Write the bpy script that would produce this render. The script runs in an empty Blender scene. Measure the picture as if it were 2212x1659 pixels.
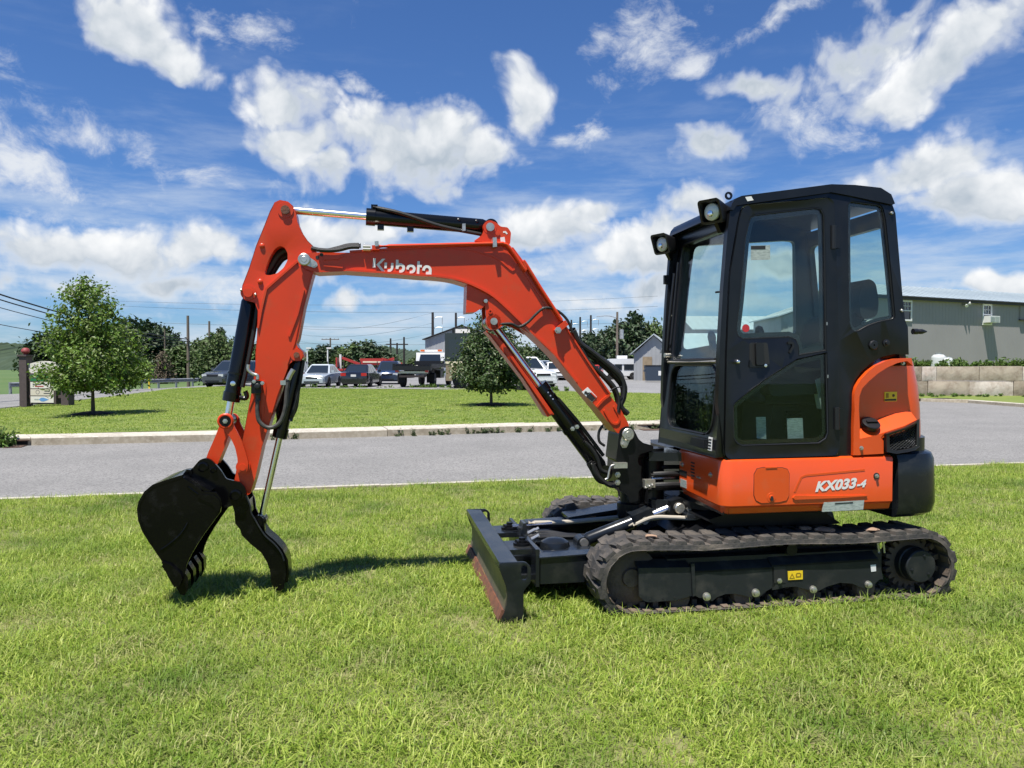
import bpy, bmesh, math, random
from mathutils import Vector, Matrix
R = math.radians
scene = bpy.context.scene
col = scene.collection
rnd = random.Random(7)

# ---------------------------------------------------------------- camera
cam_d = bpy.data.cameras.new('camera')
cam = bpy.data.objects.new('camera', cam_d)
col.objects.link(cam)
cam.location = (0, 0, 1.36)
cam.rotation_euler = (R(90) - math.atan(39.5 / 1650), 0, 0)
cam_d.sensor_width = 36
cam_d.lens = 36 * 1650 / 2212
cam_d.clip_end = 4000
scene.camera = cam
scene.cycles.max_bounces = 7
scene.cycles.diffuse_bounces = 3
scene.cycles.glossy_bounces = 4
scene.cycles.transparent_max_bounces = 24
scene.cycles.caustics_reflective = False
scene.cycles.caustics_refractive = False

# ---------------------------------------------------------------- light
SUN_DIR = Vector((0.15, 0.31, -1.0)).normalized()      # direction the light travels
SUN_EL = math.asin(-SUN_DIR.z)
sun_d = bpy.data.lights.new('sun', 'SUN')
sun_d.energy = 5.0
sun_d.angle = R(0.55)
sun_d.color = (1.0, 0.95, 0.87)
sun = bpy.data.objects.new('sun', sun_d)
col.objects.link(sun)
sun.location = (0, 0, 30)
sun.rotation_euler = SUN_DIR.to_track_quat('-Z', 'Y').to_euler()
scene.view_settings.view_transform = 'Standard'
scene.view_settings.look = 'None'
scene.view_settings.exposure = 0.75
scene.view_settings.gamma = 1.0

# ---------------------------------------------------------------- sky
world = bpy.data.worlds.new('World')
scene.world = world
world.use_nodes = True
world.cycles.sampling_method = 'MANUAL'
world.cycles.sample_map_resolution = 256
NT = world.node_tree
NT.nodes.clear()

def nd(tree, kind, **kw):
    n = tree.nodes.new(kind)
    for k, v in kw.items():
        setattr(n, k, v)
    return n

def wm(op, a, b=None, c=None, clamp=False):
    n = nd(NT, 'ShaderNodeMath', operation=op, use_clamp=clamp)
    for i, v in enumerate((a, b, c)):
        if v is None:
            continue
        if isinstance(v, (int, float)):
            n.inputs[i].default_value = v
        else:
            NT.links.new(v, n.inputs[i])
    return n.outputs[0]

def wdot(v, c):
    n = nd(NT, 'ShaderNodeVectorMath', operation='DOT_PRODUCT')
    NT.links.new(v, n.inputs[0])
    n.inputs[1].default_value = c
    return n.outputs['Value']

def wnoise(v, scale, detail, rough, dist=0.0, lac=2.0):
    n = nd(NT, 'ShaderNodeTexNoise', noise_dimensions='3D')
    n.inputs['Scale'].default_value = scale
    n.inputs['Detail'].default_value = detail
    n.inputs['Roughness'].default_value = rough
    n.inputs['Distortion'].default_value = dist
    n.inputs['Lacunarity'].default_value = lac
    NT.links.new(v, n.inputs['Vector'])
    return n.outputs['Fac']

def wramp(v, lo, hi, smooth=True):
    n = nd(NT, 'ShaderNodeMapRange', interpolation_type='SMOOTHSTEP' if smooth else 'LINEAR')
    n.inputs[1].default_value = lo
    n.inputs[2].default_value = hi
    NT.links.new(v, n.inputs[0])
    return n.outputs[0]

def wvadd(v, off, scale=(1, 1, 1)):
    n = nd(NT, 'ShaderNodeVectorMath', operation='MULTIPLY_ADD')
    NT.links.new(v, n.inputs[0])
    n.inputs[1].default_value = scale
    n.inputs[2].default_value = off
    return n.outputs[0]

sky = nd(NT, 'ShaderNodeTexSky', sky_type='NISHITA')
sky.sun_disc = False
sky.sun_elevation = SUN_EL
sky.sun_rotation = math.atan2(-SUN_DIR.x, -SUN_DIR.y)
sky.air_density = 1.0
sky.dust_density = 0.3
sky.ozone_density = 3.0
tc = nd(NT, 'ShaderNodeTexCoord')
DIR = tc.outputs['Generated']
# cumulus: each cloud stands at its own azimuth and elevation (degrees) with its own angular size
CLOUDS = [(c, rx, ry, rot, wgt) for (c, rx, ry, rot, wgt) in (
    ([(-26.134,21.775)], 200, 135, -25, 1.0), ([(-23.756,20.266)], 165, 85, -25, 1.0), ([(-21.471,22.019)], 110, 60, -30, .45), ([(-18.281,22.561)], 150, 55, 5, .5),
    ([(-16.285,17.601)], 175, 150, 25, 1.0), ([(-15.982,15.513)], 200, 100, 0, 1.0), ([(-7.576,15.5)], 340, 165, -5, 1.15),
    ([(-2.619,15.137)], 110, 100, 0, .9), ([(-13.248,14.142)], 170, 90, 0, .9), ([(-6.382,17.259)], 140, 70, 0, 1.0), ([(-11.328,19.383)], 85, 55, 0, .6),
    ([(-30.783,15.716)], 380, 75, -17, .42), ([(-26.423,14.928)], 260, 60, -12, .36), ([(-32.812,12.685)], 190, 110, 0, .55), ([(-33.144,19.11)], 90, 90, 0, .35),
    ([(-31.523,7.329)], 340, 120, 0, .9), ([(-26.505,7.538)], 340, 120, 0, .85), ([(-21.603,8.143)], 240, 110, 0, .9), ([(-28.788,9.304)], 190, 60, 0, .6),
    ([(-13.765,9.48)], 330, 90, 0, .9), ([(-11.15,4.915)], 160, 60, 0, .7), ([(-20.119,5.188)], 260, 70, 0, .55), ([(-30.584,11.432)], 420, 50, -6, .3), ([(-20.811,12.842)], 330, 60, -8, .32),
    ([(0.947,19.053)], 105, 135, 0, 1.0), ([(6.333,22.356)], 90, 90, 35, .5), ([(9.701,22.333)], 190, 140, 40, .58), ([(12.85,20.675)], 80, 60, 0, .55),
    ([(5.837,17.12)], 100, 60, 40, .5), ([(3.271,16.709)], 80, 45, 10, .5), ([(18.402,22.821)], 210, 45, 25, .6),
    ([(23.226,19.858)], 330, 170, 25, .8), ([(16.874,19.023)], 200, 60, -8, .8), ([(30.07,19.442)], 330, 110, 32, .95), ([(21.197,16.543)], 170, 90, -20, .6),
    ([(26.227,17.494)], 270, 80, 10, .7), ([(14.666,15.76)], 180, 80, -5, .8), ([(28.322,12.693)], 280, 110, 10, 1.05), ([(31.33,10.639)], 360, 110, 0, 1.0),
    ([(2.073,9.749)], 250, 95, 0, .95), ([(6.025,10.944)], 110, 45, 15, .9), ([(10.263,8.942)], 300, 90, 12, 1.0), ([(14.37,11.548)], 160, 80, 10, .9),
    ([(-23.69,5.53)], 380, 60, 0, .72), ([(-30.662,5.197)], 380, 60, 0, .72), ([(-16.203,6.616)], 330, 60, 0, .72), ([(-5.384,6.857)], 380, 60, 0, .72), ([(8.586,7.483)], 380, 50, 0, .7), ([(19.921,6.959)], 380, 60, 0, .7), ([(32.761,5.513)], 190, 45, 0, .9), ([(10.611,5.933)], 190, 60, 0, .7), ([(5.697,4.814)], 240, 50, 0, .6), ([(0.692,6.887)], 260, 50, 0, .45))]
PXR = 3.05e-4
warp = nd(NT, 'ShaderNodeTexNoise', noise_dimensions='3D')
warp.inputs['Scale'].default_value = 7.0
warp.inputs['Detail'].default_value = 4.0
NT.links.new(DIR, warp.inputs['Vector'])
wv = nd(NT, 'ShaderNodeVectorMath', operation='MULTIPLY_ADD')
NT.links.new(warp.outputs['Color'], wv.inputs[0])
wv.inputs[1].default_value = (.065, .065, .065)
wv.inputs[2].default_value = (-.0325, -.0325, -.0325)
wa = nd(NT, 'ShaderNodeVectorMath', operation='ADD')
NT.links.new(DIR, wa.inputs[0])
NT.links.new(wv.outputs[0], wa.inputs[1])
WD = wa.outputs[0]

def wmap(loc, rot, sc):
    n = nd(NT, 'ShaderNodeMapping', vector_type='TEXTURE')
    n.inputs['Location'].default_value = loc
    n.inputs['Rotation'].default_value = rot
    n.inputs['Scale'].default_value = sc
    NT.links.new(WD, n.inputs['Vector'])
    return n.outputs[0]

field = None
wisp = None
shade = None
for (c, rx, ry, rot, wgt) in CLOUDS:
    a_, e_ = R(c[0][0]), R(c[0][1])
    right = Vector((math.cos(a_), -math.sin(a_), 0))
    fwd = Vector((math.sin(a_) * math.cos(e_), math.cos(a_) * math.cos(e_), math.sin(e_)))
    up = right.cross(fwd)
    cr, sr = math.cos(R(rot)), math.sin(R(rot))
    u_, v_ = right * cr + up * sr, -right * sr + up * cr
    eu = Matrix((u_, v_, u_.cross(v_))).transposed().to_euler()
    p = wmap(fwd, eu, (rx * PXR * 1.85, ry * PXR * 1.85, .6))
    g = nd(NT, 'ShaderNodeTexGradient', gradient_type='SPHERICAL')
    NT.links.new(p, g.inputs[0])
    f = g.outputs['Fac']
    if wgt < .7:                         # ragged, half dissolved cloud
        f = wm('MULTIPLY', f, wgt * .9 + .14)
        wisp = f if wisp is None else wm('MAXIMUM', wisp, f)
        continue
    if wgt != 1.0:
        f = wm('MULTIPLY', f, wgt)
    field = f if field is None else wm('MAXIMUM', field, f)
    if wgt >= .85:                       # upper parts of a heaped cloud catch more light than its base
        sp = nd(NT, 'ShaderNodeSeparateXYZ')
        NT.links.new(p, sp.inputs[0])
        s = wm('MULTIPLY', wm('MULTIPLY_ADD', sp.outputs['Y'], .85, .62), f)
        shade = s if shade is None else wm('MAXIMUM', shade, s)
sepd = nd(NT, 'ShaderNodeSeparateXYZ')
NT.links.new(DIR, sepd.inputs[0])
front = wramp(sepd.outputs['Y'], 0.05, 0.35)
# the rest of the sky carries the same kind of broken cloud
gen = wramp(wnoise(wvadd(DIR, (3.1, 1.7, 5.2), (1, 1, 1.9)), 2.6, 2, .5), 0.50, 0.80)
gen_f = wm('MULTIPLY', gen, wm('SUBTRACT', 1.0, front))
field = wm('MAXIMUM', wm('MULTIPLY', field, front), gen_f)
n1 = wnoise(WD, 13.0, 9, .56, .15)
n2 = wnoise(wvadd(WD, (.010, .008, .030)), 13.0, 4, .54, .15)
vor = nd(NT, 'ShaderNodeTexVoronoi', voronoi_dimensions='3D', feature='F1')
vor.inputs['Scale'].default_value = 26.0
vor.inputs['Detail'].default_value = 2.0
vor.inputs['Roughness'].default_value = .55
NT.links.new(WD, vor.inputs['Vector'])
puff = wm('SUBTRACT', .42, vor.outputs['Distance'])            # cauliflower lobes
dens = wm('ADD', wm('MULTIPLY', field, 1.45), wm('ADD', wm('MULTIPLY', wm('SUBTRACT', n1, .5), 1.75), wm('MULTIPLY', puff, .34)))
n3 = wnoise(wvadd(WD, (1.7, .4, 2.2), (1, 1, 1.5)), 15.0, 9, .66, .3)
dens_w = wm('ADD', wm('MULTIPLY', wm('MULTIPLY', wisp, front), 1.35), wm('MULTIPLY', wm('SUBTRACT', n3, .5), 2.3))
alpha = wm('MAXIMUM', wramp(dens, 0.34, 0.88), wm('MULTIPLY', wramp(dens_w, .32, 1.15), .88))
relief = wm('MULTIPLY', wm('SUBTRACT', n1, n2), 1.9)
ratio = wm('DIVIDE', shade, wm('ADD', field, .05), clamp=True)
lit = wm('ADD', wm('ADD', wm('MULTIPLY_ADD', ratio, .70, .22), wm('MULTIPLY', puff, .35)), relief, clamp=True)
thin = wramp(dens, 1.0, .5)
lit2 = wm('MAXIMUM', lit, wm('MULTIPLY', thin, .72), clamp=True)
# thin high streaks, denser towards the horizon
cir = wnoise(wvadd(DIR, (0, 0, 0), (1.6, 1.6, 8.0)), 3.0, 8, .62, .15)
el = sepd.outputs['Z']
low = wramp(el, 0.40, 0.02)
veil = wm('MULTIPLY', wramp(wm('ADD', cir, wm('MULTIPLY', low, .16)), .50, .80), wm('MULTIPLY_ADD', low, .78, .06))
tint = nd(NT, 'ShaderNodeMix', data_type='RGBA', blend_type='MULTIPLY')
tint.inputs[0].default_value = 1.0
NT.links.new(sky.outputs[0], tint.inputs[6])
tint.inputs[7].default_value = (0.53, 0.79, 1.17, 1)
ccol = nd(NT, 'ShaderNodeMix', data_type='RGBA')
NT.links.new(lit2, ccol.inputs[0])
ccol.inputs[6].default_value = (4.6, 5.3, 6.1, 1)
ccol.inputs[7].default_value = (9.6, 9.7, 9.8, 1)
m1 = nd(NT, 'ShaderNodeMix', data_type='RGBA')
NT.links.new(veil, m1.inputs[0])
NT.links.new(tint.outputs[2], m1.inputs[6])
m1.inputs[7].default_value = (6.4, 7.2, 8.2, 1)
m2 = nd(NT, 'ShaderNodeMix', data_type='RGBA')
NT.links.new(alpha, m2.inputs[0])
NT.links.new(m1.outputs[2], m2.inputs[6])
NT.links.new(ccol.outputs[2], m2.inputs[7])
bg = nd(NT, 'ShaderNodeBackground')
bg.inputs['Strength'].default_value = 0.062
NT.links.new(m2.outputs[2], bg.inputs['Color'])
wo = nd(NT, 'ShaderNodeOutputWorld')
NT.links.new(bg.outputs[0], wo.inputs['Surface'])

# ---------------------------------------------------------------- materials
MATS = {}

def mat(name, color, rough=.5, metal=0., coat=0., color2=None, scale=6., lo=.4, hi=.7, bump=0., bscale=80., spec=.5,
        detail=5, trans=0., color3=None, scale3=1., lo3=.45, hi3=.7, stretch=(1, 1, 1), rough2=None, island=0., world_co=False):
    m = bpy.data.materials.new(name)
    m.use_nodes = True
    t = m.node_tree
    b = t.nodes['Principled BSDF']
    b.inputs['Base Color'].default_value = (*color, 1)
    b.inputs['Roughness'].default_value = rough
    b.inputs['Metallic'].default_value = metal
    b.inputs['Coat Weight'].default_value = coat
    b.inputs['Coat Roughness'].default_value = .08
    b.inputs['Specular IOR Level'].default_value = spec
    L = t.links.new
    if world_co:
        g = t.nodes.new('ShaderNodeNewGeometry')
        src = g.outputs['Position']
    else:
        g = t.nodes.new('ShaderNodeTexCoord')
        src = g.outputs['Object']
    mp = t.nodes.new('ShaderNodeMapping')
    mp.inputs['Scale'].default_value = stretch
    L(src, mp.inputs['Vector'])
    co = mp.outputs[0]

    def nz(s, d=detail):
        n = t.nodes.new('ShaderNodeTexNoise')
        n.inputs['Scale'].default_value = s
        n.inputs['Detail'].default_value = d
        n.inputs['Roughness'].default_value = .6
        L(co, n.inputs['Vector'])
        return n.outputs['Fac']

    def rg(f, a, c):
        r = t.nodes.new('ShaderNodeMapRange')
        r.inputs[1].default_value = a
        r.inputs[2].default_value = c
        L(f, r.inputs[0])
        return r.outputs[0]

    def mx(f, a, c):
        x = t.nodes.new('ShaderNodeMix')
        x.data_type = 'RGBA'
        L(f, x.inputs[0])
        if isinstance(a, tuple):
            x.inputs[6].default_value = (*a, 1)
        else:
            L(a, x.inputs[6])
        x.inputs[7].default_value = (*c, 1)
        return x.outputs[2]
    out = color
    if color2:
        f = rg(nz(scale), lo, hi)
        out = mx(f, out, color2)
        if rough2 is not None:
            r = t.nodes.new('ShaderNodeMapRange')
            r.inputs[3].default_value = rough
            r.inputs[4].default_value = rough2
            L(f, r.inputs[0])
            L(r.outputs[0], b.inputs['Roughness'])
    if color3:
        out = mx(rg(nz(scale3), lo3, hi3), out, color3)
    if island:
        gi = t.nodes.new('ShaderNodeNewGeometry')
        h = t.nodes.new('ShaderNodeHueSaturation')
        r = t.nodes.new('ShaderNodeMapRange')
        r.inputs[3].default_value = 1 - island
        r.inputs[4].default_value = 1 + island
        L(gi.outputs['Random Per Island'], r.inputs[0])
        L(r.outputs[0], h.inputs['Value'])
        r2 = t.nodes.new('ShaderNodeMapRange')
        r2.inputs[3].default_value = .48
        r2.inputs[4].default_value = .52
        L(gi.outputs['Random Per Island'], r2.inputs[0])
        L(r2.outputs[0], h.inputs['Hue'])
        if isinstance(out, tuple):
            h.inputs['Color'].default_value = (*out, 1)
        else:
            L(out, h.inputs['Color'])
        out = h.outputs[0]
    if not isinstance(out, tuple):
        L(out, b.inputs['Base Color'])
    if bump:
        bn = t.nodes.new('ShaderNodeBump')
        bn.inputs['Strength'].default_value = bump
        bn.inputs['Distance'].default_value = .02
        L(nz(bscale), bn.inputs['Height'])
        L(bn.outputs[0], b.inputs['Normal'])
    if trans:
        tr = t.nodes.new('ShaderNodeBsdfTranslucent')
        ms = t.nodes.new('ShaderNodeMixShader')
        ms.inputs[0].default_value = trans
        o = t.nodes['Material Output']
        if isinstance(out, tuple):
            tr.inputs['Color'].default_value = (out[0] * 1.2, out[1] * 1.25, out[2], 1)
        else:
            L(out, tr.inputs['Color'])
        L(b.outputs[0], ms.inputs[1])
        L(tr.outputs[0], ms.inputs[2])
        L(ms.outputs[0], o.inputs['Surface'])
    MATS[name] = m
    return m

def glass(name, tintc, refl=1.0):
    m = bpy.data.materials.new(name)
    m.use_nodes = True
    t = m.node_tree
    t.nodes.remove(t.nodes['Principled BSDF'])
    o = t.nodes['Material Output']
    tr = t.nodes.new('ShaderNodeBsdfTransparent')
    tr.inputs[0].default_value = (*tintc, 1)
    gl = t.nodes.new('ShaderNodeBsdfGlossy')
    gl.inputs['Roughness'].default_value = .01
    gl.inputs['Color'].default_value = (refl, refl, refl, 1)
    fr = t.nodes.new('ShaderNodeFresnel')
    ge = t.nodes.new('ShaderNodeNewGeometry')
    ri = t.nodes.new('ShaderNodeMapRange')         # both faces of the thin pane refract alike
    ri.inputs[3].default_value = 1.48
    ri.inputs[4].default_value = 1 / 1.48
    t.links.new(ge.outputs['Backfacing'], ri.inputs[0])
    t.links.new(ri.outputs[0], fr.inputs[0])
    ms = t.nodes.new('ShaderNodeMixShader')
    t.links.new(fr.outputs[0], ms.inputs[0])
    t.links.new(tr.outputs[0], ms.inputs[1])
    t.links.new(gl.outputs[0], ms.inputs[2])
    t.links.new(ms.outputs[0], o.inputs['Surface'])
    MATS[name] = m
    return m

# machine
mat('boom_orange', (.61, .044, .0065), .38, coat=.1, spec=.4, color2=(.52, .042, .009), scale=3, bump=.02, bscale=300, color3=(.45, .075, .024), scale3=9, lo3=.54, hi3=.85)
mat('body_orange', (.70, .078, .008), .30, coat=.3, color2=(.63, .074, .011), scale=2.5, bump=.01, bscale=200, color3=(.56, .11, .04), scale3=11, lo3=.58, hi3=.95)
mat('cab_paint', (.0055, .0064, .0085), .28, coat=.1, spec=.32, color2=(.010, .011, .013), scale=4, bump=.015, bscale=400)
mat('chassis_paint', (.010, .0125, .016), .25, coat=.08, spec=.32, color2=(.032, .033, .032), scale=9, lo=.5, hi=.8, bump=.02, bscale=200)
mat('track_plate', (.018, .021, .023), .42, spec=.3, color2=(.062, .060, .053), scale=7, lo=.5, hi=.8, bump=.03, bscale=150, color3=(.012, .014, .016), scale3=3)
mat('cast_black', (.0045, .005, .006), .33, spec=.25, color2=(.010, .010, .011), scale=10, bump=.03, bscale=200)
mat('gloss_black', (.0025, .0025, .003), .17, coat=.06, spec=.16, color2=(.013, .0127, .0127), scale=9, lo=.56, hi=.78, rough2=.4, bump=.03, bscale=60)
mat('cyl_black', (.004, .0045, .005), .2, coat=.12, spec=.3)
mat('rubber', (.030, .029, .028), .75, color2=(.150, .125, .100), scale=7, lo=.45, hi=.74, color3=(.06, .054, .047), scale3=24, bump=.25, bscale=40)
mat('rubber_muddy', (.10, .075, .055), .9, color2=(.20, .145, .105), scale=10, color3=(.05, .045, .04), scale3=5, bump=.3, bscale=60)
mat('mud', (.33, .22, .15), .95, color2=(.22, .14, .09), scale=20, bump=.4, bscale=80)
mat('hose', (.012, .012, .012), .5, bump=.1, bscale=200)
mat('hose_worn', (.06, .058, .052), .6, color2=(.02, .02, .02), scale=30)
mat('hose_tan', (.33, .30, .24), .6)
mat('chrome', (.86, .86, .87), .24, 1.0)
mat('zinc', (.62, .60, .54), .38, .85, color2=(.42, .40, .35), scale=25)
mat('bolt', (.55, .54, .50), .35, .9)
mat('plastic_black', (.008, .008, .009), .42)
mat('grille_plastic', (.035, .036, .038), .4)
mat('frit', (.004, .004, .005), .25)
mat('interior', (.012, .012, .013), .7)
mat('seat_cloth', (.02, .022, .024), .9)
mat('pale_cover', (.42, .47, .45), .7)
mat('label_white', (.72, .72, .70), .5)
mat('label_grey', (.38, .43, .40), .45, color2=(.25, .29, .27), scale=60, lo=.45, hi=.6, stretch=(.5, 1, 3))
mat('label_yellow', (.80, .55, .02), .45)
mat('ink', (.015, .015, .015), .6)
mat('ink_brown', (.30, .18, .01), .6)
mat('red_lens', (.45, .012, .012), .2, coat=.5)
mat('amber_lens', (.6, .12, .02), .25)
mat('lamp_glass', (.65, .66, .62), .08, coat=1.0)
mat('lamp_mirror', (.8, .8, .78), .12, 1.0)
mat('rust', (.17, .065, .035), .8, color2=(.075, .035, .025), scale=18, bump=.2, bscale=80)
mat('blade_face', (.10, .085, .055), .5, color2=(.05, .045, .04), scale=8)
glass('cab_glass', (.88, .945, .925), .8)
glass('cab_glass_dark', (.84, .91, .885), .5)

# ---------------------------------------------------------------- mesh helpers
def finish(name, bm, m, parent=None, sharp=.6, kind=None):
    bmesh.ops.recalc_face_normals(bm, faces=bm.faces)
    for f in bm.faces:
        f.smooth = True
    for e in bm.edges:
        if len(e.link_faces) == 2 and e.calc_face_angle(0) > sharp:
            e.smooth = False
    me = bpy.data.meshes.new(name)
    bm.to_mesh(me)
    bm.free()
    me.materials.append(MATS[m] if isinstance(m, str) else m)
    o = bpy.data.objects.new(name, me)
    col.objects.link(o)
    if parent is not None:
        o.parent = parent
    if kind:
        o['kind'] = kind
    return o

def empty(name, loc=(0, 0, 0), rz=0, label=None, cat=None, group=None):
    o = bpy.data.objects.new(name, None)
    col.objects.link(o)
    o.location = loc
    o.rotation_euler = (0, 0, rz)
    o.empty_display_size = .2
    tag(o, label, cat, group)
    return o

def tag(o, label=None, cat=None, group=None, kind=None):
    if label:
        o['label'] = label
    if cat:
        o['category'] = cat
    if group:
        o['group'] = group
    if kind:
        o['kind'] = kind
    return o

def copy_tree(o, parent=None):
    c = o.copy()
    col.objects.link(c)
    c.parent = parent
    for ch in list(o.children):
        copy_tree(ch, c)
    return c

def bevel(bm, off, seg=2, ang=.6, edges=None):
    es = [e for e in (edges or bm.edges) if len(e.link_faces) == 2 and e.calc_face_angle(0) > ang]
    if es and off > 0:
        bmesh.ops.bevel(bm, geom=es, offset=off, segments=seg, profile=.6, affect='EDGES', clamp_overlap=True)

def xz(p, b):
    return Vector((p[0], b, p[1]))

def add_prism(bm, pts, b0, b1, holes=(), fn=xz):
    """polygon pts (2-D) extruded from b0 to b1; fn maps (p, b) to a 3-D point"""
    if not holes:
        lo = [bm.verts.new(fn(p, b0)) for p in pts]
        hi = [bm.verts.new(fn(p, b1)) for p in pts]
        bm.faces.new(lo)
        bm.faces.new(hi[::-1])
        n = len(pts)
        for i in range(n):
            bm.faces.new((lo[i], hi[i], hi[(i + 1) % n], lo[(i + 1) % n]))
        return
    loops = [pts] + list(holes)
    for b in (b0, b1):
        es = []
        for lp in loops:
            vs = [bm.verts.new(fn(p, b)) for p in lp]
            es += [bm.edges.new((vs[i], vs[(i + 1) % len(vs)])) for i in range(len(vs))]
        bmesh.ops.triangle_fill(bm, use_beauty=True, use_dissolve=False, edges=es)
    for lp in loops:
        n = len(lp)
        a = [bm.verts.new(fn(p, b0)) for p in lp]
        c = [bm.verts.new(fn(p, b1)) for p in lp]
        for i in range(n):
            bm.faces.new((a[i], c[i], c[(i + 1) % n], a[(i + 1) % n]))
    bmesh.ops.remove_doubles(bm, verts=bm.verts, dist=1e-5)

def add_box(bm, c, s, rot=None):
    vs = []
    for dx in (-.5, .5):
        for dy in (-.5, .5):
            for dz in (-.5, .5):
                v = Vector((dx * s[0], dy * s[1], dz * s[2]))
                if rot is not None:
                    v = rot @ v
                vs.append(bm.verts.new(v + Vector(c)))
    for f in ((0, 1, 3, 2), (4, 6, 7, 5), (0, 4, 5, 1), (2, 3, 7, 6), (0, 2, 6, 4), (1, 5, 7, 3)):
        bm.faces.new([vs[i] for i in f])

def frame_of(d):
    d = Vector(d).normalized()
    h = Vector((0, 0, 1)) if abs(d.z) < .9 else Vector((0, 1, 0))
    u = d.cross(h).normalized()
    return u, u.cross(d).normalized()

def add_cyl(bm, p0, p1, r, r2=None, seg=20, cap=True):
    p0, p1 = Vector(p0), Vector(p1)
    u, v = frame_of(p1 - p0)
    r2 = r if r2 is None else r2
    A, B_ = [], []
    for i in range(seg):
        t = 2 * math.pi * i / seg
        o = u * math.cos(t) + v * math.sin(t)
        A.append(bm.verts.new(p0 + o * r))
        B_.append(bm.verts.new(p1 + o * r2))
    for i in range(seg):
        bm.faces.new((A[i], A[(i + 1) % seg], B_[(i + 1) % seg], B_[i]))
    if cap:
        bm.faces.new(A[::-1])
        bm.faces.new(B_)

def add_lathe(bm, p0, axis, prof, seg=20):
    """prof: list of (distance along axis, radius)"""
    p0 = Vector(p0)
    d = Vector(axis).normalized()
    u, v = frame_of(d)
    rings = []
    for (h, r) in prof:
        if r < 1e-5:
            rings.append([bm.verts.new(p0 + d * h)])
        else:
            rings.append([bm.verts.new(p0 + d * h + (u * math.cos(2 * math.pi * i / seg) + v * math.sin(2 * math.pi * i / seg)) * r) for i in range(seg)])
    for a, b in zip(rings, rings[1:]):
        for i in range(seg):
            j = (i + 1) % seg
            if len(a) == 1 and len(b) > 1:
                bm.faces.new((a[0], b[j], b[i]))
            elif len(b) == 1 and len(a) > 1:
                bm.faces.new((a[i], a[j], b[0]))
            elif len(a) > 1:
                bm.faces.new((a[i], a[j], b[j], b[i]))
    for e, rg_ in ((0, rings[0]), (-1, rings[-1])):
        if len(rg_) > 1 and prof[0] != prof[-1]:
            bm.faces.new(rg_)

def smooth_path(pts, n=6):
    pts = [Vector(p) for p in pts]
    if len(pts) < 3:
        return pts
    out = []
    P = [pts[0] * 2 - pts[1]] + pts + [pts[-1] * 2 - pts[-2]]
    for i in range(1, len(P) - 2):
        a, b, c, d = P[i - 1:i + 3]
        for k in range(n):
            t = k / n
            out.append(.5 * ((2 * b) + (c - a) * t + (2 * a - 5 * b + 4 * c - d) * t * t + (3 * b - a - 3 * c + d) * t ** 3))
    out.append(pts[-1])
    return out

def add_tube(bm, pts, r, seg=10, smooth=0, cap=True, taper=None):
    pts = smooth_path(pts, smooth) if smooth else [Vector(p) for p in pts]
    rings = []
    prev = None
    for i, p in enumerate(pts):
        d = (pts[min(i + 1, len(pts) - 1)] - pts[max(i - 1, 0)]).normalized()
        if prev is None:
            u, v = frame_of(d)
        else:
            u = (prev - d * prev.dot(d)).normalized()
            v = d.cross(u)
        prev = u
        k = r if taper is None else r + (taper - r) * i / (len(pts) - 1)
        rings.append([bm.verts.new(p + (u * math.cos(2 * math.pi * j / seg) + v * math.sin(2 * math.pi * j / seg)) * k) for j in range(seg)])
    for a, b in zip(rings, rings[1:]):
        for j in range(seg):
            bm.faces.new((a[j], a[(j + 1) % seg], b[(j + 1) % seg], b[j]))
    if cap:
        bm.faces.new(rings[0][::-1])
        bm.faces.new(rings[-1])

def prism(name, pts, b0, b1, m, parent, bev=.004, holes=(), fn=xz, kind=None, seg=2):
    bm = bmesh.new()
    add_prism(bm, pts, b0, b1, holes, fn)
    bevel(bm, bev, seg)
    return finish(name, bm, m, parent, kind=kind)

def box(name, c, s, m, parent=None, bev=.004, rot=None, kind=None):
    bm = bmesh.new()
    add_box(bm, c, s, rot)
    bevel(bm, bev)
    return finish(name, bm, m, parent, kind=kind)

def cyl(name, p0, p1, r, m, parent=None, r2=None, seg=20, bev=.003):
    bm = bmesh.new()
    add_cyl(bm, p0, p1, r, r2, seg)
    bevel(bm, bev, 2, 1.0)
    return finish(name, bm, m, parent)

def tube(name, pts, r, m, parent=None, seg=10, smooth=6, taper=None):
    bm = bmesh.new()
    add_tube(bm, pts, r, seg, smooth, taper=taper)
    return finish(name, bm, m, parent)

def lathe(name, p0, axis, prof, m, parent=None, seg=20):
    bm = bmesh.new()
    add_lathe(bm, p0, axis, prof, seg)
    return finish(name, bm, m, parent)

def ribbon(pts, w):
    """closed outline of a stroke of width w along 2-D points"""
    L_, R_ = [], []
    n = len(pts)
    for i, p in enumerate(pts):
        a = Vector(pts[max(i - 1, 0)])
        c = Vector(pts[min(i + 1, n - 1)])
        d = (c - a).normalized()
        if 0 < i < n - 1:
            d0 = (Vector(p) - a).normalized()
            k = 1 / max(.5, abs(d0.dot(d)))
        else:
            k = 1
        nn = Vector((-d.y, d.x)) * w * .5 * k
        L_.append(tuple(Vector(p) + nn))
        R_.append(tuple(Vector(p) - nn))
    return L_ + R_[::-1]

def arc(cx, cz, r, a0, a1, n=10):
    return [(cx + r * math.cos(R(a0 + (a1 - a0) * i / n)), cz + r * math.sin(R(a0 + (a1 - a0) * i / n))) for i in range(n + 1)]

def text_mesh(body, size, shear=0., width=1., bold=0.):
    c = bpy.data.curves.new('lettering', 'FONT')
    c.body = body
    c.size = size
    c.shear = shear
    c.offset = bold
    c.align_x = 'CENTER'
    c.align_y = 'CENTER'
    o = bpy.data.objects.new('lettering', c)
    col.objects.link(o)
    dg = bpy.context.evaluated_depsgraph_get()
    me = bpy.data.meshes.new_from_object(o.evaluated_get(dg))
    bpy.data.objects.remove(o)
    for v in me.vertices:
        v.co.x *= width
    return me

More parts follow.
